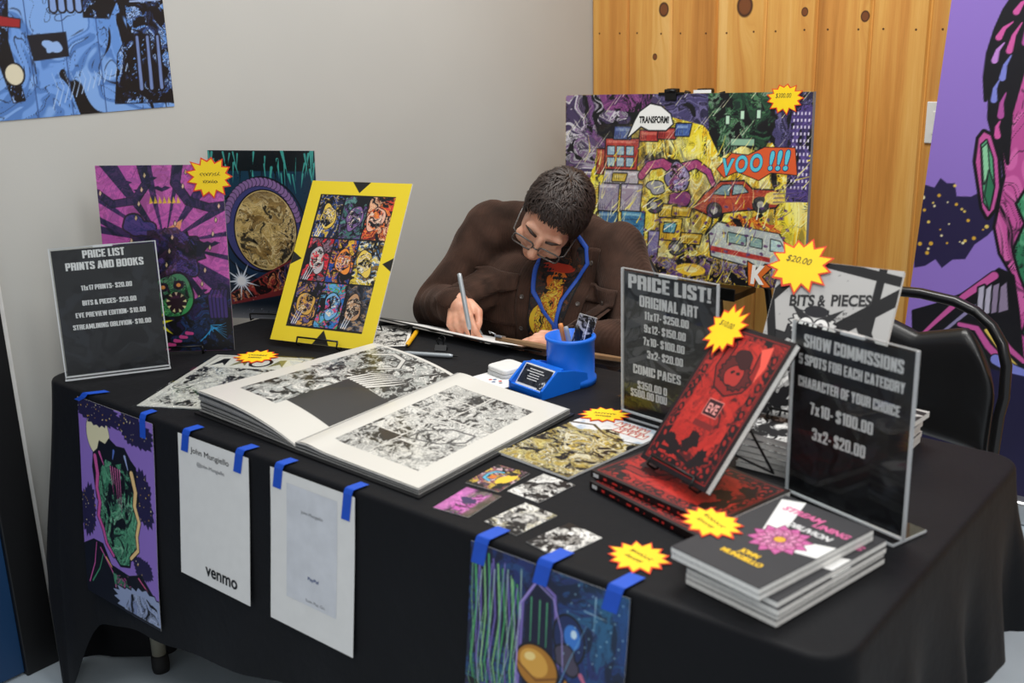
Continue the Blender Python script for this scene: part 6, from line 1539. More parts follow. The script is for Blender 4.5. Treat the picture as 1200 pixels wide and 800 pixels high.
# blue tape over the top edges of the sheets
def tape(xa, dx, reach, down, w=0.020, label=''):
    """strip that starts on the table top, turns over the edge and runs down onto the sheet"""
    prof = []
    for k in range(5): prof.append((reach*(1-k/4), TZ+0.0032))
    for a in (30, 60): prof.append((-0.003*math.sin(D(a))-0.001, TZ+0.0032-0.004*(1-math.cos(D(a)))))
    for k in range(6):
        z = TZ-0.006-down*k/5; prof.append((front_plane(xa, z)-0.0036, z))
    n = len(prof); vs = []; fs = []
    for th in (0, 0.0003):
        for k, (y, z) in enumerate(prof):
            t_ = k/(n-1); sh = dx*(t_-0.5)
            oy, oz = (0, th) if k < 5 else (-th, 0)
            vs += [(xa+sh-w/2, y+oy, z+oz), (xa+sh+w/2, y+oy, z+oz)]
    m = 2*n
    for k in range(n-1):
        fs.append((2*k, 2*k+2, 2*k+3, 2*k+1)); fs.append((m+2*k, m+2*k+1, m+2*k+3, m+2*k+2))
        fs.append((2*k, m+2*k, m+2*k+2, 2*k+2)); fs.append((2*k+1, 2*k+3, m+2*k+3, m+2*k+1))
    g = G(); g.add(vs, fs, 0, None, False); o = g.build('tape_strip', m_blue_tape)
    return tag(o, label, 'tape', 'strips of blue painter\'s tape')
tape(0.185, -0.06, 0.030, 0.012, 0.020, 'blue tape strip at the left top corner of the purple poster')
tape(0.402, 0.0, 0.022, 0.040, 0.020, 'blue tape strip at the right top corner of the purple poster')
tape(0.548, -0.012, 0.024, 0.034, 0.022, 'blue tape strip at the left top corner of the bold app-name sheet')
tape(0.712, -0.016, 0.024, 0.036, 0.022, 'blue tape strip at the right top corner of the bold app-name sheet')
tape(0.822, -0.012, 0.024, 0.036, 0.022, 'blue tape strip at the left top corner of the faint payment sheet')
tape(0.998, -0.012, 0.026, 0.046, 0.020, 'blue tape strip at the right top corner of the faint payment sheet')
tape(1.286, -0.014, 0.036, 0.034, 0.025, 'blue tape strip at the left top corner of the blue machine poster')
tape(1.402, -0.016, 0.036, 0.030, 0.025, 'middle blue tape strip on the top edge of the blue machine poster')
tape(1.520, -0.016, 0.036, 0.030, 0.025, 'blue tape strip at the right top corner of the blue machine poster')

# a spare print lying on the floor under the table
flat_sheet('comic_print', 'colourful print lying on the floor under the cloth hem', 'print', flat_frame(0.66, 0.14, 0.001, 20), 0.17, 0.26, 0.002, cards[0], m_gloss)

# ================================================================== the man drawing at the table
def capsule(bm, a, b, ra, rb, n=20, rings=6):
    a, b = Vector(a), Vector(b); z = b-a; L = z.length
    if L < 1e-6: z = Vector((0, 0, 1))
    z = z.normalized(); x = z.orthogonal().normalized(); y = z.cross(x); loops = []
    prof = [(-ra*math.cos(t), ra*math.sin(t)) for t in [math.pi/2*i/rings for i in range(rings+1)]]
    prof += [(L+rb*math.sin(t), rb*math.cos(t)) for t in [math.pi/2*i/rings for i in range(rings+1)]]
    for h, r in prof:
        r = max(r, 1e-4)
        loops.append([bm.verts.new(a+z*h+(x*math.cos(2*math.pi*j/n)+y*math.sin(2*math.pi*j/n))*r) for j in range(n)])
    for p, q in zip(loops, loops[1:]):
        for j in range(n): bm.faces.new((p[j], p[(j+1) % n], q[(j+1) % n], q[j]))
    bm.faces.new(loops[0][::-1]); bm.faces.new(loops[-1])
def chain(bm, pts, rs, n=18):
    for (a, b), (ra, rb) in zip(zip(pts, pts[1:]), zip(rs, rs[1:])): capsule(bm, a, b, ra, rb, n)
def ellipsoid(bm, M, c, r, seg=28):
    T = M @ Matrix.Translation(c) @ Matrix.Diagonal((*r, 1)) if M is not None else Matrix.Translation(c) @ Matrix.Diagonal((*r, 1))
    bmesh.ops.create_uvsphere(bm, u_segments=seg, v_segments=seg//2+2, radius=1, matrix=T)
def fuse(name, bm, voxel, mt, parent, smooth_it=4, fn=None, fac=0.5):
    """one closed skin round all the overlapping volumes"""
    me = bpy.data.meshes.new(name); bmesh.ops.recalc_face_normals(bm, faces=bm.faces[:]); bm.to_mesh(me); bm.free()
    o = bpy.data.objects.new(name, me); COL.objects.link(o)
    r = o.modifiers.new('skin', 'REMESH'); r.mode = 'VOXEL'; r.voxel_size = voxel; r.use_smooth_shade = True
    s = o.modifiers.new('smooth', 'SMOOTH'); s.iterations = smooth_it; s.factor = fac
    bpy.context.view_layer.update()
    new = bpy.data.meshes.new_from_object(o.evaluated_get(bpy.context.evaluated_depsgraph_get()))
    o.modifiers.clear(); o.data = new; bpy.data.meshes.remove(me); new.name = name
    if fn is not None:
        n = len(new.vertices); co = np.empty(n*3); no = np.empty(n*3)
        new.vertices.foreach_get('co', co); new.vertices.foreach_get('normal', no)
        co = co.reshape(-1, 3); no = no.reshape(-1, 3); new.vertices.foreach_set('co', fn(co, no).reshape(-1)); new.update()
    new.materials.clear(); new.materials.append(mt)
    new.polygons.foreach_set('use_smooth', [True]*len(new.polygons))
    if parent is not None: o.parent = parent
    return o

person = thing('person', 'seated person in a brown corduroy shirt jacket and glasses, head bowed over a drawing', 'person', Matrix.Translation((0, 0, 0)))

def skin_material():
    T = NT('skin')
    tc = T.n('ShaderNodeTexCoord'); nz = T.n('ShaderNodeTexNoise'); nz.inputs['Scale'].default_value = 28; nz.inputs['Detail'].default_value = 5
    T.l(tc, 'Object', nz, 'Vector')
    r = T.n('ShaderNodeValToRGB'); r.color_ramp.elements[0].position = 0.3; r.color_ramp.elements[1].position = 0.72
    r.color_ramp.elements[0].color = (*lin('#cc8c70'), 1); r.color_ramp.elements[1].color = (*lin('#e4b296'), 1)
    T.l(nz, 'Fac', r, 0); T.l(r, 0, T.b, 'Base Color')
    T.b.inputs['Roughness'].default_value = 0.48; T.b.inputs['Subsurface Weight'].default_value = 0.12; T.b.inputs['Subsurface Radius'].default_value = (0.012, 0.005, 0.003)
    n2 = T.n('ShaderNodeTexNoise'); n2.inputs['Scale'].default_value = 240; T.l(tc, 'Object', n2, 'Vector')
    bp = T.n('ShaderNodeBump'); bp.inputs['Strength'].default_value = 0.12; bp.inputs['Distance'].default_value = 0.002; T.l(n2, 'Fac', bp, 'Height'); T.l(bp, 'Normal', T.b, 'Normal')
    return T.m
m_skin = skin_material()
def cord_material():
    T = NT('brown_corduroy')
    tc = T.n('ShaderNodeTexCoord'); nz = T.n('ShaderNodeTexNoise'); nz.inputs['Scale'].default_value = 16; nz.inputs['Detail'].default_value = 5
    T.l(tc, 'Object', nz, 'Vector')
    r = T.n('ShaderNodeValToRGB'); r.color_ramp.elements[0].position = 0.3; r.color_ramp.elements[1].position = 0.75
    r.color_ramp.elements[0].color = (*lin('#2b1d16'), 1); r.color_ramp.elements[1].color = (*lin('#483228'), 1)
    T.l(nz, 'Fac', r, 0); T.l(r, 0, T.b, 'Base Color')
    T.b.inputs['Roughness'].default_value = 0.85; T.b.inputs['Specular IOR Level'].default_value = 0.2
    T.b.inputs['Sheen Weight'].default_value = 0.15; T.b.inputs['Sheen Roughness'].default_value = 0.45; T.b.inputs['Sheen Tint'].default_value = (0.7, 0.5, 0.42, 1)
    wv = T.n('ShaderNodeTexWave'); wv.wave_type = 'BANDS'; wv.bands_direction = 'X'; wv.inputs['Scale'].default_value = 48; wv.inputs['Distortion'].default_value = 0.6
    T.l(tc, 'Object', wv, 'Vector')
    bp = T.n('ShaderNodeBump'); bp.inputs['Strength'].default_value = 0.35; bp.inputs['Distance'].default_value = 0.002; T.l(wv, 'Fac', bp, 'Height')
    n2 = T.n('ShaderNodeTexNoise'); n2.inputs['Scale'].default_value = 22; n2.inputs['Detail'].default_value = 4; T.l(tc, 'Object', n2, 'Vector')
    b2 = T.n('ShaderNodeBump'); b2.inputs['Strength'].default_value = 0.35; b2.inputs['Distance'].default_value = 0.01; T.l(n2, 'Fac', b2, 'Height'); T.l(bp, 'Normal', b2, 'Normal'); T.l(b2, 'Normal', T.b, 'Normal')
    return T.m
m_cord = cord_material()
m_hair = mat('dark_brown_hair', '#2e2019', 0.5, 0.35, 90)
m_shirt = mat('black_tee', '#17171a', 0.8); m_trouser = mat('dark_trousers', '#1e222c', 0.85, 0.1, 40, bump=0.1); m_shoe = mat('black_shoe', '#131315', 0.5)

# skeleton (metres)
SHR, SHL = Vector((0.330, 1.165, 0.920)), Vector((0.690, 1.245, 0.882))
ELR, WRR = Vector((0.262, 0.985, 0.715)), Vector((0.462, 0.862, 0.792))
ELL_, WRL = Vector((0.870, 1.080, 0.690)), Vector((0.775, 0.900, 0.735))
NECK = Vector((0.535, 1.175, 0.960)); HEADC = Vector((0.612, 1.064, 0.992))
PEL = Vector((0.470, 1.340, 0.530))
# head frame: X his left, Y face forward, Z crown
_F = (0.06*Vector((1, 0, 0))+Vector((0, -0.77, -0.63))).normalized()
_Ecam = Vector((0.88, 0.40, 0.11)).normalized()
_E = (Vector(_r2)*_Ecam.x-Vector(_u2)*_Ecam.y+Vector(_f)*_Ecam.z); _E = (Vector((0.729, 0.477, -0.49))*0.35+_E*0.65)
_E = (_E-_F*_E.dot(_F)).normalized(); _U = _F.cross(_E)*-1 if (_F.cross(_E)).z < 0 else _F.cross(_E)
HM = Matrix(((_E.x, _F.x, _U.x, HEADC.x), (_E.y, _F.y, _U.y, HEADC.y), (_E.z, _F.z, _U.z, HEADC.z), (0, 0, 0, 1))) @ Matrix.Scale(0.97, 4)
def hp(x, y, z): return HM @ Vector((x, y, z))

bm = bmesh.new()
ellipsoid(bm, HM, (0, -0.018, 0.030), (0.076, 0.096, 0.088))
ellipsoid(bm, HM, (0, 0.026, -0.018), (0.066, 0.070, 0.080))
ellipsoid(bm, HM, (0, 0.040, -0.062), (0.052, 0.052, 0.050))
ellipsoid(bm, HM, (0, 0.066, -0.098), (0.026, 0.022, 0.020))
capsule(bm, hp(-0.040, 0.072, 0.024), hp(0.040, 0.072, 0.024), 0.013, 0.013)
for s in (-1, 1):
    ellipsoid(bm, HM, (s*0.040, 0.070, -0.032), (0.026, 0.022, 0.022))
    ellipsoid(bm, HM, (s*0.071, -0.014, -0.014), (0.009, 0.019, 0.030)); ellipsoid(bm, HM, (s*0.075, -0.022, 0.002), (0.007, 0.014, 0.016))
    ellipsoid(bm, HM, (s*0.033, 0.075, -0.004), (0.017, 0.0125, 0.012))
    capsule(bm, hp(s*0.011, 0.098, -0.034), hp(s*0.011, 0.100, -0.036), 0.009, 0.009)
capsule(bm, hp(0, 0.088, 0.016), hp(0, 0.112, -0.030), 0.009, 0.0125)
capsule(bm, hp(-0.018, 0.083, -0.064), hp(0.018, 0.083, -0.064), 0.0085, 0.0085); capsule(bm, hp(-0.015, 0.081, -0.074), hp(0.015, 0.081, -0.074), 0.008, 0.008)
chain(bm, [hp(0, -0.045, -0.055), NECK+Vector((0, 0.0, 0.0)), Vector((0.535, 1.23, 0.88))], [0.056, 0.058, 0.07])
ellipsoid(bm, None, (0.535, 1.245, 0.80), (0.165, 0.095, 0.16)); ellipsoid(bm, None, (0.500, 1.30, 0.62), (0.155, 0.105, 0.16))
chain(bm, [SHR, ELR, WRR], [0.048, 0.038, 0.026]); chain(bm, [SHL, ELL_, WRL], [0.048, 0.038, 0.026])
capsule(bm, SHR, SHL, 0.05, 0.05)
for s in (-1, 1):
    hip = PEL+Vector((s*0.09, 0, 0)); knee = Vector((0.50+s*0.13, 0.93, 0.52)); ank = Vector((0.50+s*0.12, 1.00, 0.10))
    chain(bm, [hip, knee, ank], [0.075, 0.052, 0.036])
# ---- hands
def finger(bm, pts, r0):
    n = len(pts); chain(bm, pts, [r0*(1-0.10*i) for i in range(n)], 12)
def hand(bm, wrist, fwd, palm_n, side, curl, thumb, scale=1.0, splay=0.0):
    """fwd: wrist to knuckles; palm_n: out of the palm; side: towards the thumb"""
    f, p = fwd.normalized(), palm_n; p = (p-f*p.dot(f)).normalized(); s = side; s = (s-f*s.dot(f)-p*s.dot(p)).normalized()
    q = scale
    def P(a, b, c): return wrist+f*a*q+s*b*q+p*c*q
    capsule(bm, P(0, 0, 0), P(0.03, 0.0, 0), 0.026*q, 0.027*q)
    for b, e in ((0.030, 0.086), (0.010, 0.090), (-0.011, 0.086), (-0.030, 0.078)):
        capsule(bm, P(0.020, b*0.6, 0), P(e, b, -0.002), 0.015*q, 0.0115*q)
    lens = ((0.040, 0.025, 0.020), (0.044, 0.028, 0.021), (0.041, 0.026, 0.020), (0.032, 0.020, 0.018))
    for k, (b, e) in enumerate(((0.031, 0.086), (0.010, 0.090), (-0.012, 0.086), (-0.032, 0.078))):
        pts = [P(e, b, 0)]; ang = 0.0; a, c = e, 0.0; bb = b
        for L, cu_ in zip(lens[k], curl[k]):
            ang += cu_; a += L*math.cos(ang); c += L*math.sin(ang); bb += L*splay*(1.5-k)*0.3
            pts.append(P(a, bb, c))
        finger(bm, pts, (0.0095, 0.0098, 0.0093, 0.0083)[k]*q)
    t = [P(*v) for v in thumb]; chain(bm, t, [0.016*q, 0.013*q, 0.0105*q, 0.0090*q], 12)
# right hand: fist round the pen, knuckles towards the camera
fR = Vector((0.62, -0.62, -0.40)).normalized()
PENTIP = Vector((0.578, 0.775, 0.745)); PENTOP = Vector((0.520, 0.806, 0.885))
hand(bm, WRR, fR, Vector((0.30, 0.35, -0.85)), Vector((0.45, 0.65, 0.50)),
     ((0.55, 0.75, 0.45), (0.75, 0.85, 0.5), (0.9, 0.95, 0.55), (1.0, 1.0, 0.6)),
     ((0.016, 0.028, 0.012), (0.052, 0.046, 0.022), (0.086, 0.040, 0.030), (0.108, 0.030, 0.032)), 0.92)
# left hand: resting on the board edge, fingers loosely curled
fL = Vector((-0.93, -0.30, -0.06)).normalized()
hand(bm, WRL, fL, Vector((-0.05, 0.10, -0.99)), Vector((-0.30, -0.93, 0.05)),
     ((0.30, 0.45, 0.30), (0.30, 0.45, 0.35), (0.35, 0.5, 0.35), (0.4, 0.5, 0.35)),
     ((0.014, 0.026, 0.006), (0.045, 0.052, 0.010), (0.078, 0.058, 0.014), (0.104, 0.054, 0.020)), 0.95, 0.25)
body = fuse('body', bm, 0.0034, m_skin, person, 5)

# ---- jacket
bm = bmesh.new()
ellipsoid(bm, None, (0.530, 1.240, 0.795), (0.212, 0.122, 0.185)); ellipsoid(bm, None, (0.500, 1.290, 0.62), (0.190, 0.140, 0.17))
ellipsoid(bm, None, (0.520, 1.245, 0.885), (0.190, 0.090, 0.082))
ellipsoid(bm, None, (0.455, 1.150, 0.720), (0.165, 0.125, 0.155)); ellipsoid(bm, None, (0.545, 1.165, 0.700), (0.185, 0.115, 0.14))
capsule(bm, SHR+Vector((0.012, 0.01, -0.004)), SHL+Vector((-0.012, 0.005, -0.004)), 0.074, 0.074)
capsule(bm, SHR+Vector((0.04, 0.01, 0.02)), NECK+Vector((-0.045, 0.03, 0.0)), 0.058, 0.045); capsule(bm, SHL+Vector((-0.04, 0, 0.02)), NECK+Vector((0.05, 0.03, -0.02)), 0.055, 0.045)
capsule(bm, NECK+Vector((-0.03, 0.035, -0.03)), NECK+Vector((0.04, 0.035, -0.03)), 0.052, 0.052)
def cuff_pt(w, e, k): return w+(e-w)*k
chain(bm, [SHR, SHR+(ELR-SHR)*0.5, ELR], [0.078, 0.070, 0.064]); chain(bm, [ELR, ELR+(WRR-ELR)*0.55, cuff_pt(WRR, ELR, 0.12)], [0.064, 0.056, 0.043])
chain(bm, [SHL, SHL+(ELL_-SHL)*0.5, ELL_], [0.078, 0.070, 0.064]); chain(bm, [ELL_, ELL_+(WRL-ELL_)*0.55, cuff_pt(WRL, ELL_, 0.14)], [0.064, 0.054, 0.042])
def seg_t(co, a, b):
    a = np.array(a); b = np.array(b); d = b-a; return np.clip(((co-a)@d)/(d@d), 0, 1), np.linalg.norm(co-a-np.clip(((co-a)@d)/(d@d), 0, 1)[:, None]*d, axis=1)
def folds(co, no):
    out = np.zeros(len(co))
    for (a, b, f, ph) in ((SHR, ELR, 17, 0.3), (ELR, WRR, 21, 1.2), (SHL, ELL_, 17, 2.0), (ELL_, WRL, 21, 0.7)):
        t, d = seg_t(co, a, b); w = np.clip((0.095-d)/0.03, 0, 1)
        ang = np.arctan2(co[:, 2]-0.8, co[:, 0]-0.5)
        out += w*np.sin(t*f+ph+2.2*np.sin(co[:, 0]*22+co[:, 2]*16))*0.0042*(0.35+np.abs(t-0.35))
    n1 = np.array([mnoise.noise(Vector((p[0]*11, p[1]*11, p[2]*7))) for p in co]); n2 = np.array([mnoise.noise(Vector((p[0]*26+9, p[1]*26, p[2]*15))) for p in co])
    out += n1*0.0075+n2*0.0028
    out += 0.004*np.sin(co[:, 0]*60+co[:, 2]*45)*np.clip((0.80-co[:, 2])/0.1, 0, 1)*np.clip(1-abs(co[:, 0]-0.55)/0.2, 0, 1)
    return co+no*out[:, None]
jacket = fuse('jacket', bm, 0.0065, m_cord, person, 6, folds)
jb = BVHTree.FromPolygons([v.co.copy() for v in jacket.data.vertices], [tuple(p.vertices) for p in jacket.data.polygons])
# chest frame: a runs to his left across the chest, b up; things are laid on by a ray from the front
CH0 = Vector((0.530, 1.24, 0.0)); CA = Vector((0.976, 0.217, 0)); CFWD = Vector((0.217, -0.976, 0))
def on_chest(a, b, off=0.002):
    o = CH0+CA*a+Vector((0, 0, b))+CFWD*0.6
    h = jb.ray_cast(o, -CFWD)
    if h[0] is None: return CH0+CA*a+Vector((0, 0, b))+CFWD*0.10
    return h[0]+CFWD*off
def chest_patch(name, outline_fn, na, nb, mt, off=0.002, th=0.0025, parent=None, art=None):
    """outline_fn(u, v) -> (a, b): a cloth piece lying on the jacket front"""
    vs = []; fs = []
    for side in (0, 1):
        for j in range(nb+1):
            for i in range(na+1):
                a, b = outline_fn(i/na, j/nb); vs.append(on_chest(a, b, off+(th if side else -0.004)))
    K = (na+1)*(nb+1); m = na+1
    for j in range(nb):
        for i in range(na):
            k = j*m+i; fs.append((K+k, K+k+1, K+k+m+1, K+k+m)); fs.append((k, k+m, k+m+1, k+1))
    rim = [i for i in range(m)]+[j*m+na for j in range(1, nb+1)]+[nb*m+i for i in range(na-1, -1, -1)]+[j*m for j in range(nb-1, 0, -1)]
    for a, b in zip(rim, rim[1:]+rim[:1]): fs.append((a, b, K+b, K+a))
    g = G(); g.add(vs, fs, 0, None, True); return g.build(name, mt, parent or person)

# shirt front seen in the opening
def between(L, R):
    def f(u, v):
        k = v*(len(L)-1); i = min(int(k), len(L)-2); t = k-i
        l = (L[i][0]*(1-t)+L[i+1][0]*t, L[i][1]*(1-t)+L[i+1][1]*t); r = (R[i][0]*(1-t)+R[i+1][0]*t, R[i][1]*(1-t)+R[i+1][1]*t)
        return (l[0]*(1-u)+r[0]*u, l[1]*(1-u)+r[1]*u)
    return f
LO = [(-0.036, 0.62), (-0.034, 0.69), (-0.030, 0.77), (-0.030, 0.84), (-0.020, 0.90)]
RO = [(0.064, 0.62), (0.066, 0.70), (0.082, 0.775), (0.098, 0.84), (0.106, 0.90)]
chest_patch('t_shirt', between(LO, RO), 14, 26, m_shirt, 0.004, 0.002)
As = Art(10, 26, 120, '#17171a')
As.comic(0, 0, 10, 26, ['#2a2420', '#4a2418', '#1c2420', '#6a3a1c'], .35, 1201, .45, .6)
As.blob(4.6, 8.6, 3.6, 5.4, '#c9a524', 3, .3, 30, '#2a1408', .3); As.blob(5.0, 16.5, 2.6, 3.2, '#c8641e', 5, .3, 30, '#2a1408', .3); As.blob(4.4, 20.4, 3.4, 1.6, '#a8321e', 7, .3, 26)
As.comic(1, 2, 9, 22, ['#d2b02c', '#c98a22', '#b04a1e', '#d8c048'], .6, 1211, .22, 1.0, mask=As.mask_poly([(2, 5), (4, 3.4), (7.4, 5), (7.8, 10), (6.8, 17), (5, 19), (3, 16), (1.6, 9)]), alpha=.9)
f_ = between(LO, RO); gsh = []
def shirt_fn(P):
    Q = P.copy()
    for j in range(P.shape[0]):
        for i in range(P.shape[1]): Q[j, i] = on_chest(*f_(P[j, i, 0], P[j, i, 1]), 0.0068)
    return Q
As.nx, As.ny = As.nx, As.ny
ts = [o for o in bpy.data.objects if o.name == 't_shirt'][0]
As.mesh('shirt_print', m_matte, 0.03, 0.97, 0.02, 0.98, 0, ts, shirt_fn)
# button bands either side of the opening, pockets with flaps, buttons
def band(path, w, name, off=0.005, th=0.003):
    L = [(a-w/2, b) for a, b in path]; R = [(a+w/2, b) for a, b in path]; return chest_patch(name, between(L, R), 4, 26, m_cord, off, th)
band([(-0.050, 0.60), (-0.050, 0.69), (-0.046, 0.77), (-0.046, 0.845), (-0.034, 0.90)], 0.034, 'button_band')
band([(0.082, 0.60), (0.084, 0.70), (0.100, 0.775), (0.116, 0.845), (0.122, 0.90)], 0.034, 'button_band')
m_button = mat('dark_horn_button', '#4a423c', 0.3, 0.2, 200, coat=0.3)
def button(a, b, r=0.0062, off=0.008):
    p = on_chest(a, b, off); q = on_chest(a+0.006, b, off); s_ = on_chest(a, b+0.006, off)
    x = (q-p).normalized(); n = x.cross(s_-p).normalized(); y = n.cross(x)
    M = Matrix(((x.x, y.x, n.x, p.x), (x.y, y.y, n.y, p.y), (x.z, y.z, n.z, p.z), (0, 0, 0, 1)))
    g = G(); g.lathe([(0, 0), (r, 0), (r, 0.0014), (r*0.8, 0.0024), (r*0.7, 0.0017), (0, 0.0016)], 18, 0, M); return g.build('button', m_button, person)
for a, b in ((-0.048, 0.777), (-0.050, 0.692), (0.114, 0.862), (0.100, 0.765), (0.084, 0.69)): button(a, b)
def pocket(x0, x1, top0, top1, depth, tip):
    body_ = chest_patch('chest_pocket', lambda u, v: (x0+(x1-x0)*u, (top0+(top1-top0)*u-0.012)-(1-v)*depth), 10, 12, m_cord, 0.003, 0.004)
    def flap(u, v):
        a = x0-0.004+(x1-x0+0.008)*u; t = top0+(top1-top0)*u; low = 0.036+tip*(1-abs(2*u-1)**1.3); return (a, t-(1-v)*low)
    chest_patch('pocket_flap', flap, 14, 6, m_cord, 0.013, 0.006)
    button((x0+x1)/2+0.006, (top0+top1)/2-0.036, 0.0066, 0.0205)
pocket(-0.200, -0.066, 0.836, 0.832, 0.125, 0.016)
pocket(0.124, 0.216, 0.812, 0.818, 0.070, 0.014)
# shoulder seams: a raised fold over each shoulder
# collar: a stand round the neck with the fall folded outwards
vs = []; fs = []; NC = 40; cc = NECK+Vector((0.008, 0.020, -0.022)); fwd_a = math.atan2(CFWD.y, CFWD.x)
prof = [(0.058, -0.010), (0.059, 0.018), (0.064, 0.030), (0.073, 0.026), (0.088, 0.004), (0.101, -0.020), (0.098, -0.022), (0.084, 0.000), (0.070, 0.018), (0.063, 0.016)]
for i in range(NC+1):
    t = -1+2*i/NC; ang = fwd_a+math.pi+t*math.pi*0.80; front = max(0, abs(t)-0.55)/0.45
    for k, (r, z) in enumerate(prof):
        drop = -0.038*front-(0.030*front if k in (4, 5, 6) else 0); rr = r*(1+0.10*front)
        vs.append((cc.x+math.cos(ang)*rr*1.06, cc.y+math.sin(ang)*rr*0.98, cc.z+z+drop))
m_ = len(prof)
for i in range(NC):
    for k in range(m_): fs.append((i*m_+k, i*m_+(k+1) % m_, (i+1)*m_+(k+1) % m_, (i+1)*m_+k))
fs += [tuple(range(m_)), tuple(range(NC*m_+m_-1, NC*m_-1, -1))]
g = G(); g.add(vs, fs, 0, None, True); g.build('collar', m_cord, person)
# cuffs
def cuff(w, e, r):
    d = (e-w).normalized(); g = G(); a = w+d*0.020
    pts = [a, a+d*0.004, a+d*0.035, a+d*0.040]; g.tube(pts, [r*0.93, r*1.0, r*1.05, r*1.0], 24); return g.build('cuff', m_cord, person)
cuff(WRR, ELR, 0.044); cuff(WRL, ELL_, 0.043)
# lanyard ribbon
m_lan = mat('blue_ribbon', '#1c4fb4', 0.55, 0.06, 120)
def ribbon(path, w, name):
    L = []; R = []
    for i, (a, b) in enumerate(path):
        p, q = path[max(0, i-1)], path[min(len(path)-1, i+1)]; d = math.hypot(q[0]-p[0], q[1]-p[1]); nx, ny = -(q[1]-p[1])/d, (q[0]-p[0])/d
        L.append((a+nx*w/2, b+ny*w/2)); R.append((a-nx*w/2, b-ny*w/2))
    return chest_patch(name, between(L, R), 3, 24, m_lan, 0.009, 0.0006)
ribbon([(-0.020, 0.925), (-0.034, 0.875), (-0.030, 0.840), (-0.020, 0.790), (0.010, 0.745), (0.044, 0.712), (0.052, 0.66)], 0.0095, 'lanyard')
ribbon([(0.062, 0.935), (0.098, 0.900), (0.106, 0.860), (0.080, 0.815), (0.058, 0.770), (0.052, 0.720), (0.056, 0.66)], 0.0095, 'lanyard')

# ---- glasses
m_frame = mat('dark_glasses_frame', '#4a4541', 0.25, 0.2, 90, coat=0.4)
m_lens = clear_mat('glasses_lens', (0.95, 0.97, 0.98), 0.01, 1.45)
g = G()
for s in (-1, 1):
    P = [(s*0.0375+x, 0.107-0.10*max(0, abs(s*0.0375+x)-0.02)**1.2, -0.006+y) for x, y in rounded_rect(0.057, 0.040, 0.011, 6)]
    g.tube(P, 0.0023, 8, 0, HM, closed=True)
    g.tube([(s*0.062, 0.102, 0.006), (s*0.074, 0.092, 0.007), (s*0.0785, 0.04, 0.004), (s*0.079, -0.010, 0.002), (s*0.076, -0.030, -0.014)], 0.0020, 8, 0, HM)
g.tube([(-0.010, 0.108, -0.002), (0, 0.112, 0.002), (0.010, 0.108, -0.002)], 0.0019, 8, 0, HM)
gl_ = g.build('glasses', m_frame, person)
for s in (-1, 1):
    P = [(s*0.0375+x, 0.1065-0.10*max(0, abs(s*0.0375+x)-0.02)**1.2, -0.006+y) for x, y in rounded_rect(0.054, 0.037, 0.010, 6)]
    g = G(); n = len(P); g.add(P+[(x, y-0.0012, z) for x, y, z in P], [tuple(range(n)), tuple(range(2*n-1, n-1, -1))]+[(i, n+i, n+(i+1) % n, (i+1) % n) for i in range(n)], 0, HM)
    g.build('lens', m_lens, gl_)
m_eye = mat('eye_white', '#e6ddd6', 0.25); m_iris = mat('dark_iris', '#2a1a12', 0.2)
for s in (-1, 1):
    g = G(); Me_ = HM @ Matrix.Translation((s*0.033, 0.074, -0.0075)) @ Matrix.Rotation(D(-118), 4, 'X')
    g.lathe([(0.012*math.sin(t), 0.012*math.cos(t)) for t in np.linspace(0, math.pi, 12)], 18, 0, Me_); g.lathe([(0, 0.0124), (0.0052, 0.0112)], 14, 1, Me_); g.build('eye', [m_eye, m_iris], person)

# ---- hair: a close cap with short tousled locks
rs = random.Random(11)
def zmin(y):
    if y <= -0.06: return -0.070
    if y <= 0.005: return -0.070+0.055*(y+0.06)/0.065
    if y <= 0.045: return -0.015+0.060*(y-0.005)/0.040
    return 0.052+1.15*(y-0.045)
def scalp(d, k=1.0): return Vector((0.0775*d.x*k, -0.018+0.097*d.y*k, 0.030+0.0895*d.z*k))
g = G(); bmh = bmesh.new(); bmesh.ops.create_uvsphere(bmh, u_segments=48, v_segments=30, radius=1)
keep = {}
vs = []; fs = []
for f in bmh.faces:
    c = f.calc_center_median().normalized(); p = scalp(c)
    if p.z > zmin(p.y)+0.010-(0.25*p.x if p.y > 0.02 else 0):
        ids = []
        for v in f.verts:
            if v.index not in keep: keep[v.index] = len(vs); vs.append(scalp(v.co.normalized(), 1.045))
            ids.append(keep[v.index])
        fs.append(ids)
bmh.free(); g.add(vs, fs, 0, HM, True)
def lock(p, n, flow, L, w):
    pts = []; q = p.copy(); d = (n*0.75+flow*0.8).normalized()
    side = d.cross(n).normalized() if d.cross(n).length > 1e-4 else n.orthogonal().normalized()
    vs = []; K = 5
    for i in range(K+1):
        t = i/K; ww = w*(1-t**1.6)+0.0003
        vs += [q-side*ww/2, q+n*ww*0.35, q+side*ww/2]
        d = (d+flow*0.22-n*0.16).normalized(); q = q+d*L/K
    fs = []
    for i in range(K):
        a = i*3; fs += [(a, a+1, a+4, a+3), (a+1, a+2, a+5, a+4)]
    g.add(vs, fs, 0, HM, True)
cnt = 0
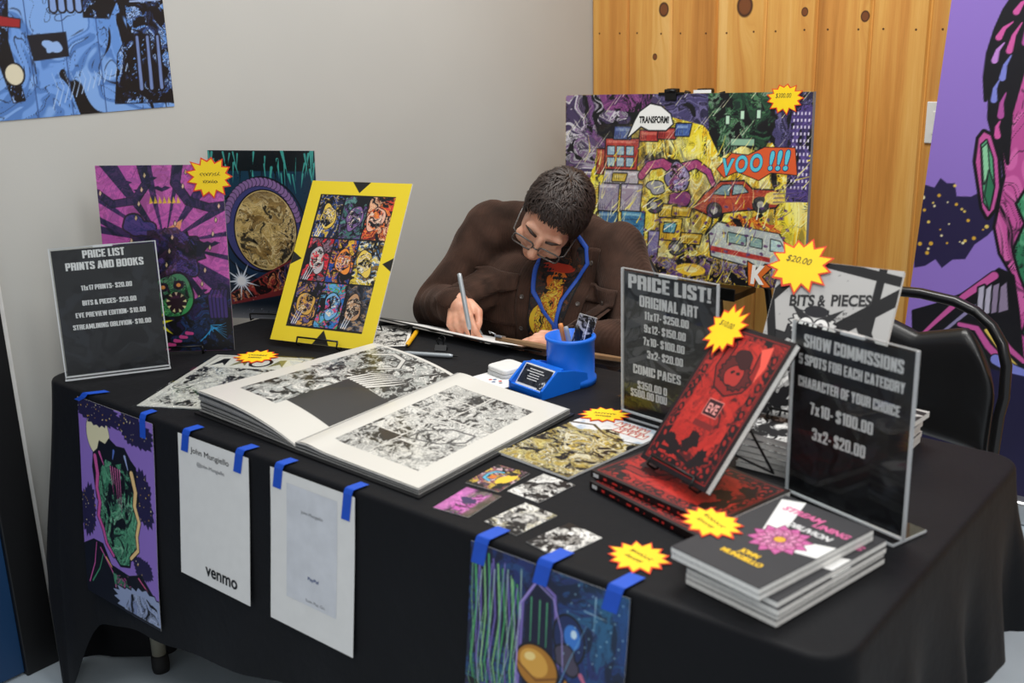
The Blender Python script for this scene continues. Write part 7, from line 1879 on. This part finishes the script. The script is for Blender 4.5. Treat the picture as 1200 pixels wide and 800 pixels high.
while cnt < 2900:
    d = Vector((rs.gauss(0, 1), rs.gauss(0, 1), rs.gauss(0, 1))).normalized(); p = scalp(d, 1.02)
    if p.z < zmin(p.y)+(0.016*mnoise.noise(Vector((p.x*45, p.y*20, 3)))-0.25*p.x if p.y > 0.02 else 0): continue
    thin = (p-Vector((-0.012, 0.004, 0.118))).length
    if thin < 0.016 and rs.random() < 0.6: continue
    n = Vector((d.x/0.0775, d.y/0.097, d.z/0.0895)).normalized()
    away = p-Vector((0.012, -0.040, 0.118)); fl = Vector((away.x+0.3*abs(away.y)+0.018, away.y+0.02, away.z*0.8)); fl = fl-n*fl.dot(n)
    if fl.length < 1e-4: continue
    fl = (fl.normalized()+Vector((rs.gauss(0, .55), rs.gauss(0, .55), rs.gauss(0, .55)))); fl = (fl-n*fl.dot(n)).normalized()
    edge = max(0, 1-(p.z-zmin(p.y))/0.03)
    L = rs.uniform(0.022, 0.042)*(1-0.45*edge)*(0.75 if p.y > 0.03 else 1); lock(p, n, fl, L, rs.uniform(0.004, 0.008)); cnt += 1
g.build('hair', m_hair, person)
g = G()
for s in (-1, 1):
    g.tube([(s*0.014, 0.0925, 0.024), (s*0.030, 0.092, 0.031), (s*0.050, 0.078, 0.026)], [0.0035, 0.0042, 0.0022], 8, 0, HM)
g.build('eyebrows', m_hair, person)

# trousers and shoes
bm = bmesh.new(); ellipsoid(bm, None, PEL+Vector((0, 0, 0.02)), (0.175, 0.13, 0.11))
for s in (-1, 1):
    hip = PEL+Vector((s*0.09, 0, 0)); knee = Vector((0.50+s*0.13, 0.93, 0.52)); ank = Vector((0.50+s*0.12, 1.00, 0.10)); chain(bm, [hip, knee, ank], [0.092, 0.070, 0.054])
fuse('trousers', bm, 0.010, m_trouser, person, 6)
for s in (-1, 1):
    bm = bmesh.new(); x = 0.50+s*0.12; ellipsoid(bm, None, (x, 0.93, 0.042), (0.045, 0.125, 0.036)); ellipsoid(bm, None, (x, 1.00, 0.062), (0.042, 0.055, 0.056)); capsule(bm, (x, 0.84, 0.024), (x, 1.03, 0.024), 0.022, 0.022)
    fuse('shoe', bm, 0.008, m_shoe, person, 4)
# the pen in his hand
Lp = (PENTOP-PENTIP).length
pen(pen_at(PENTIP, PENTOP), 'silver grey pen held in the drawing hand of the seated person', m_silverp, Lp, 0.0058)
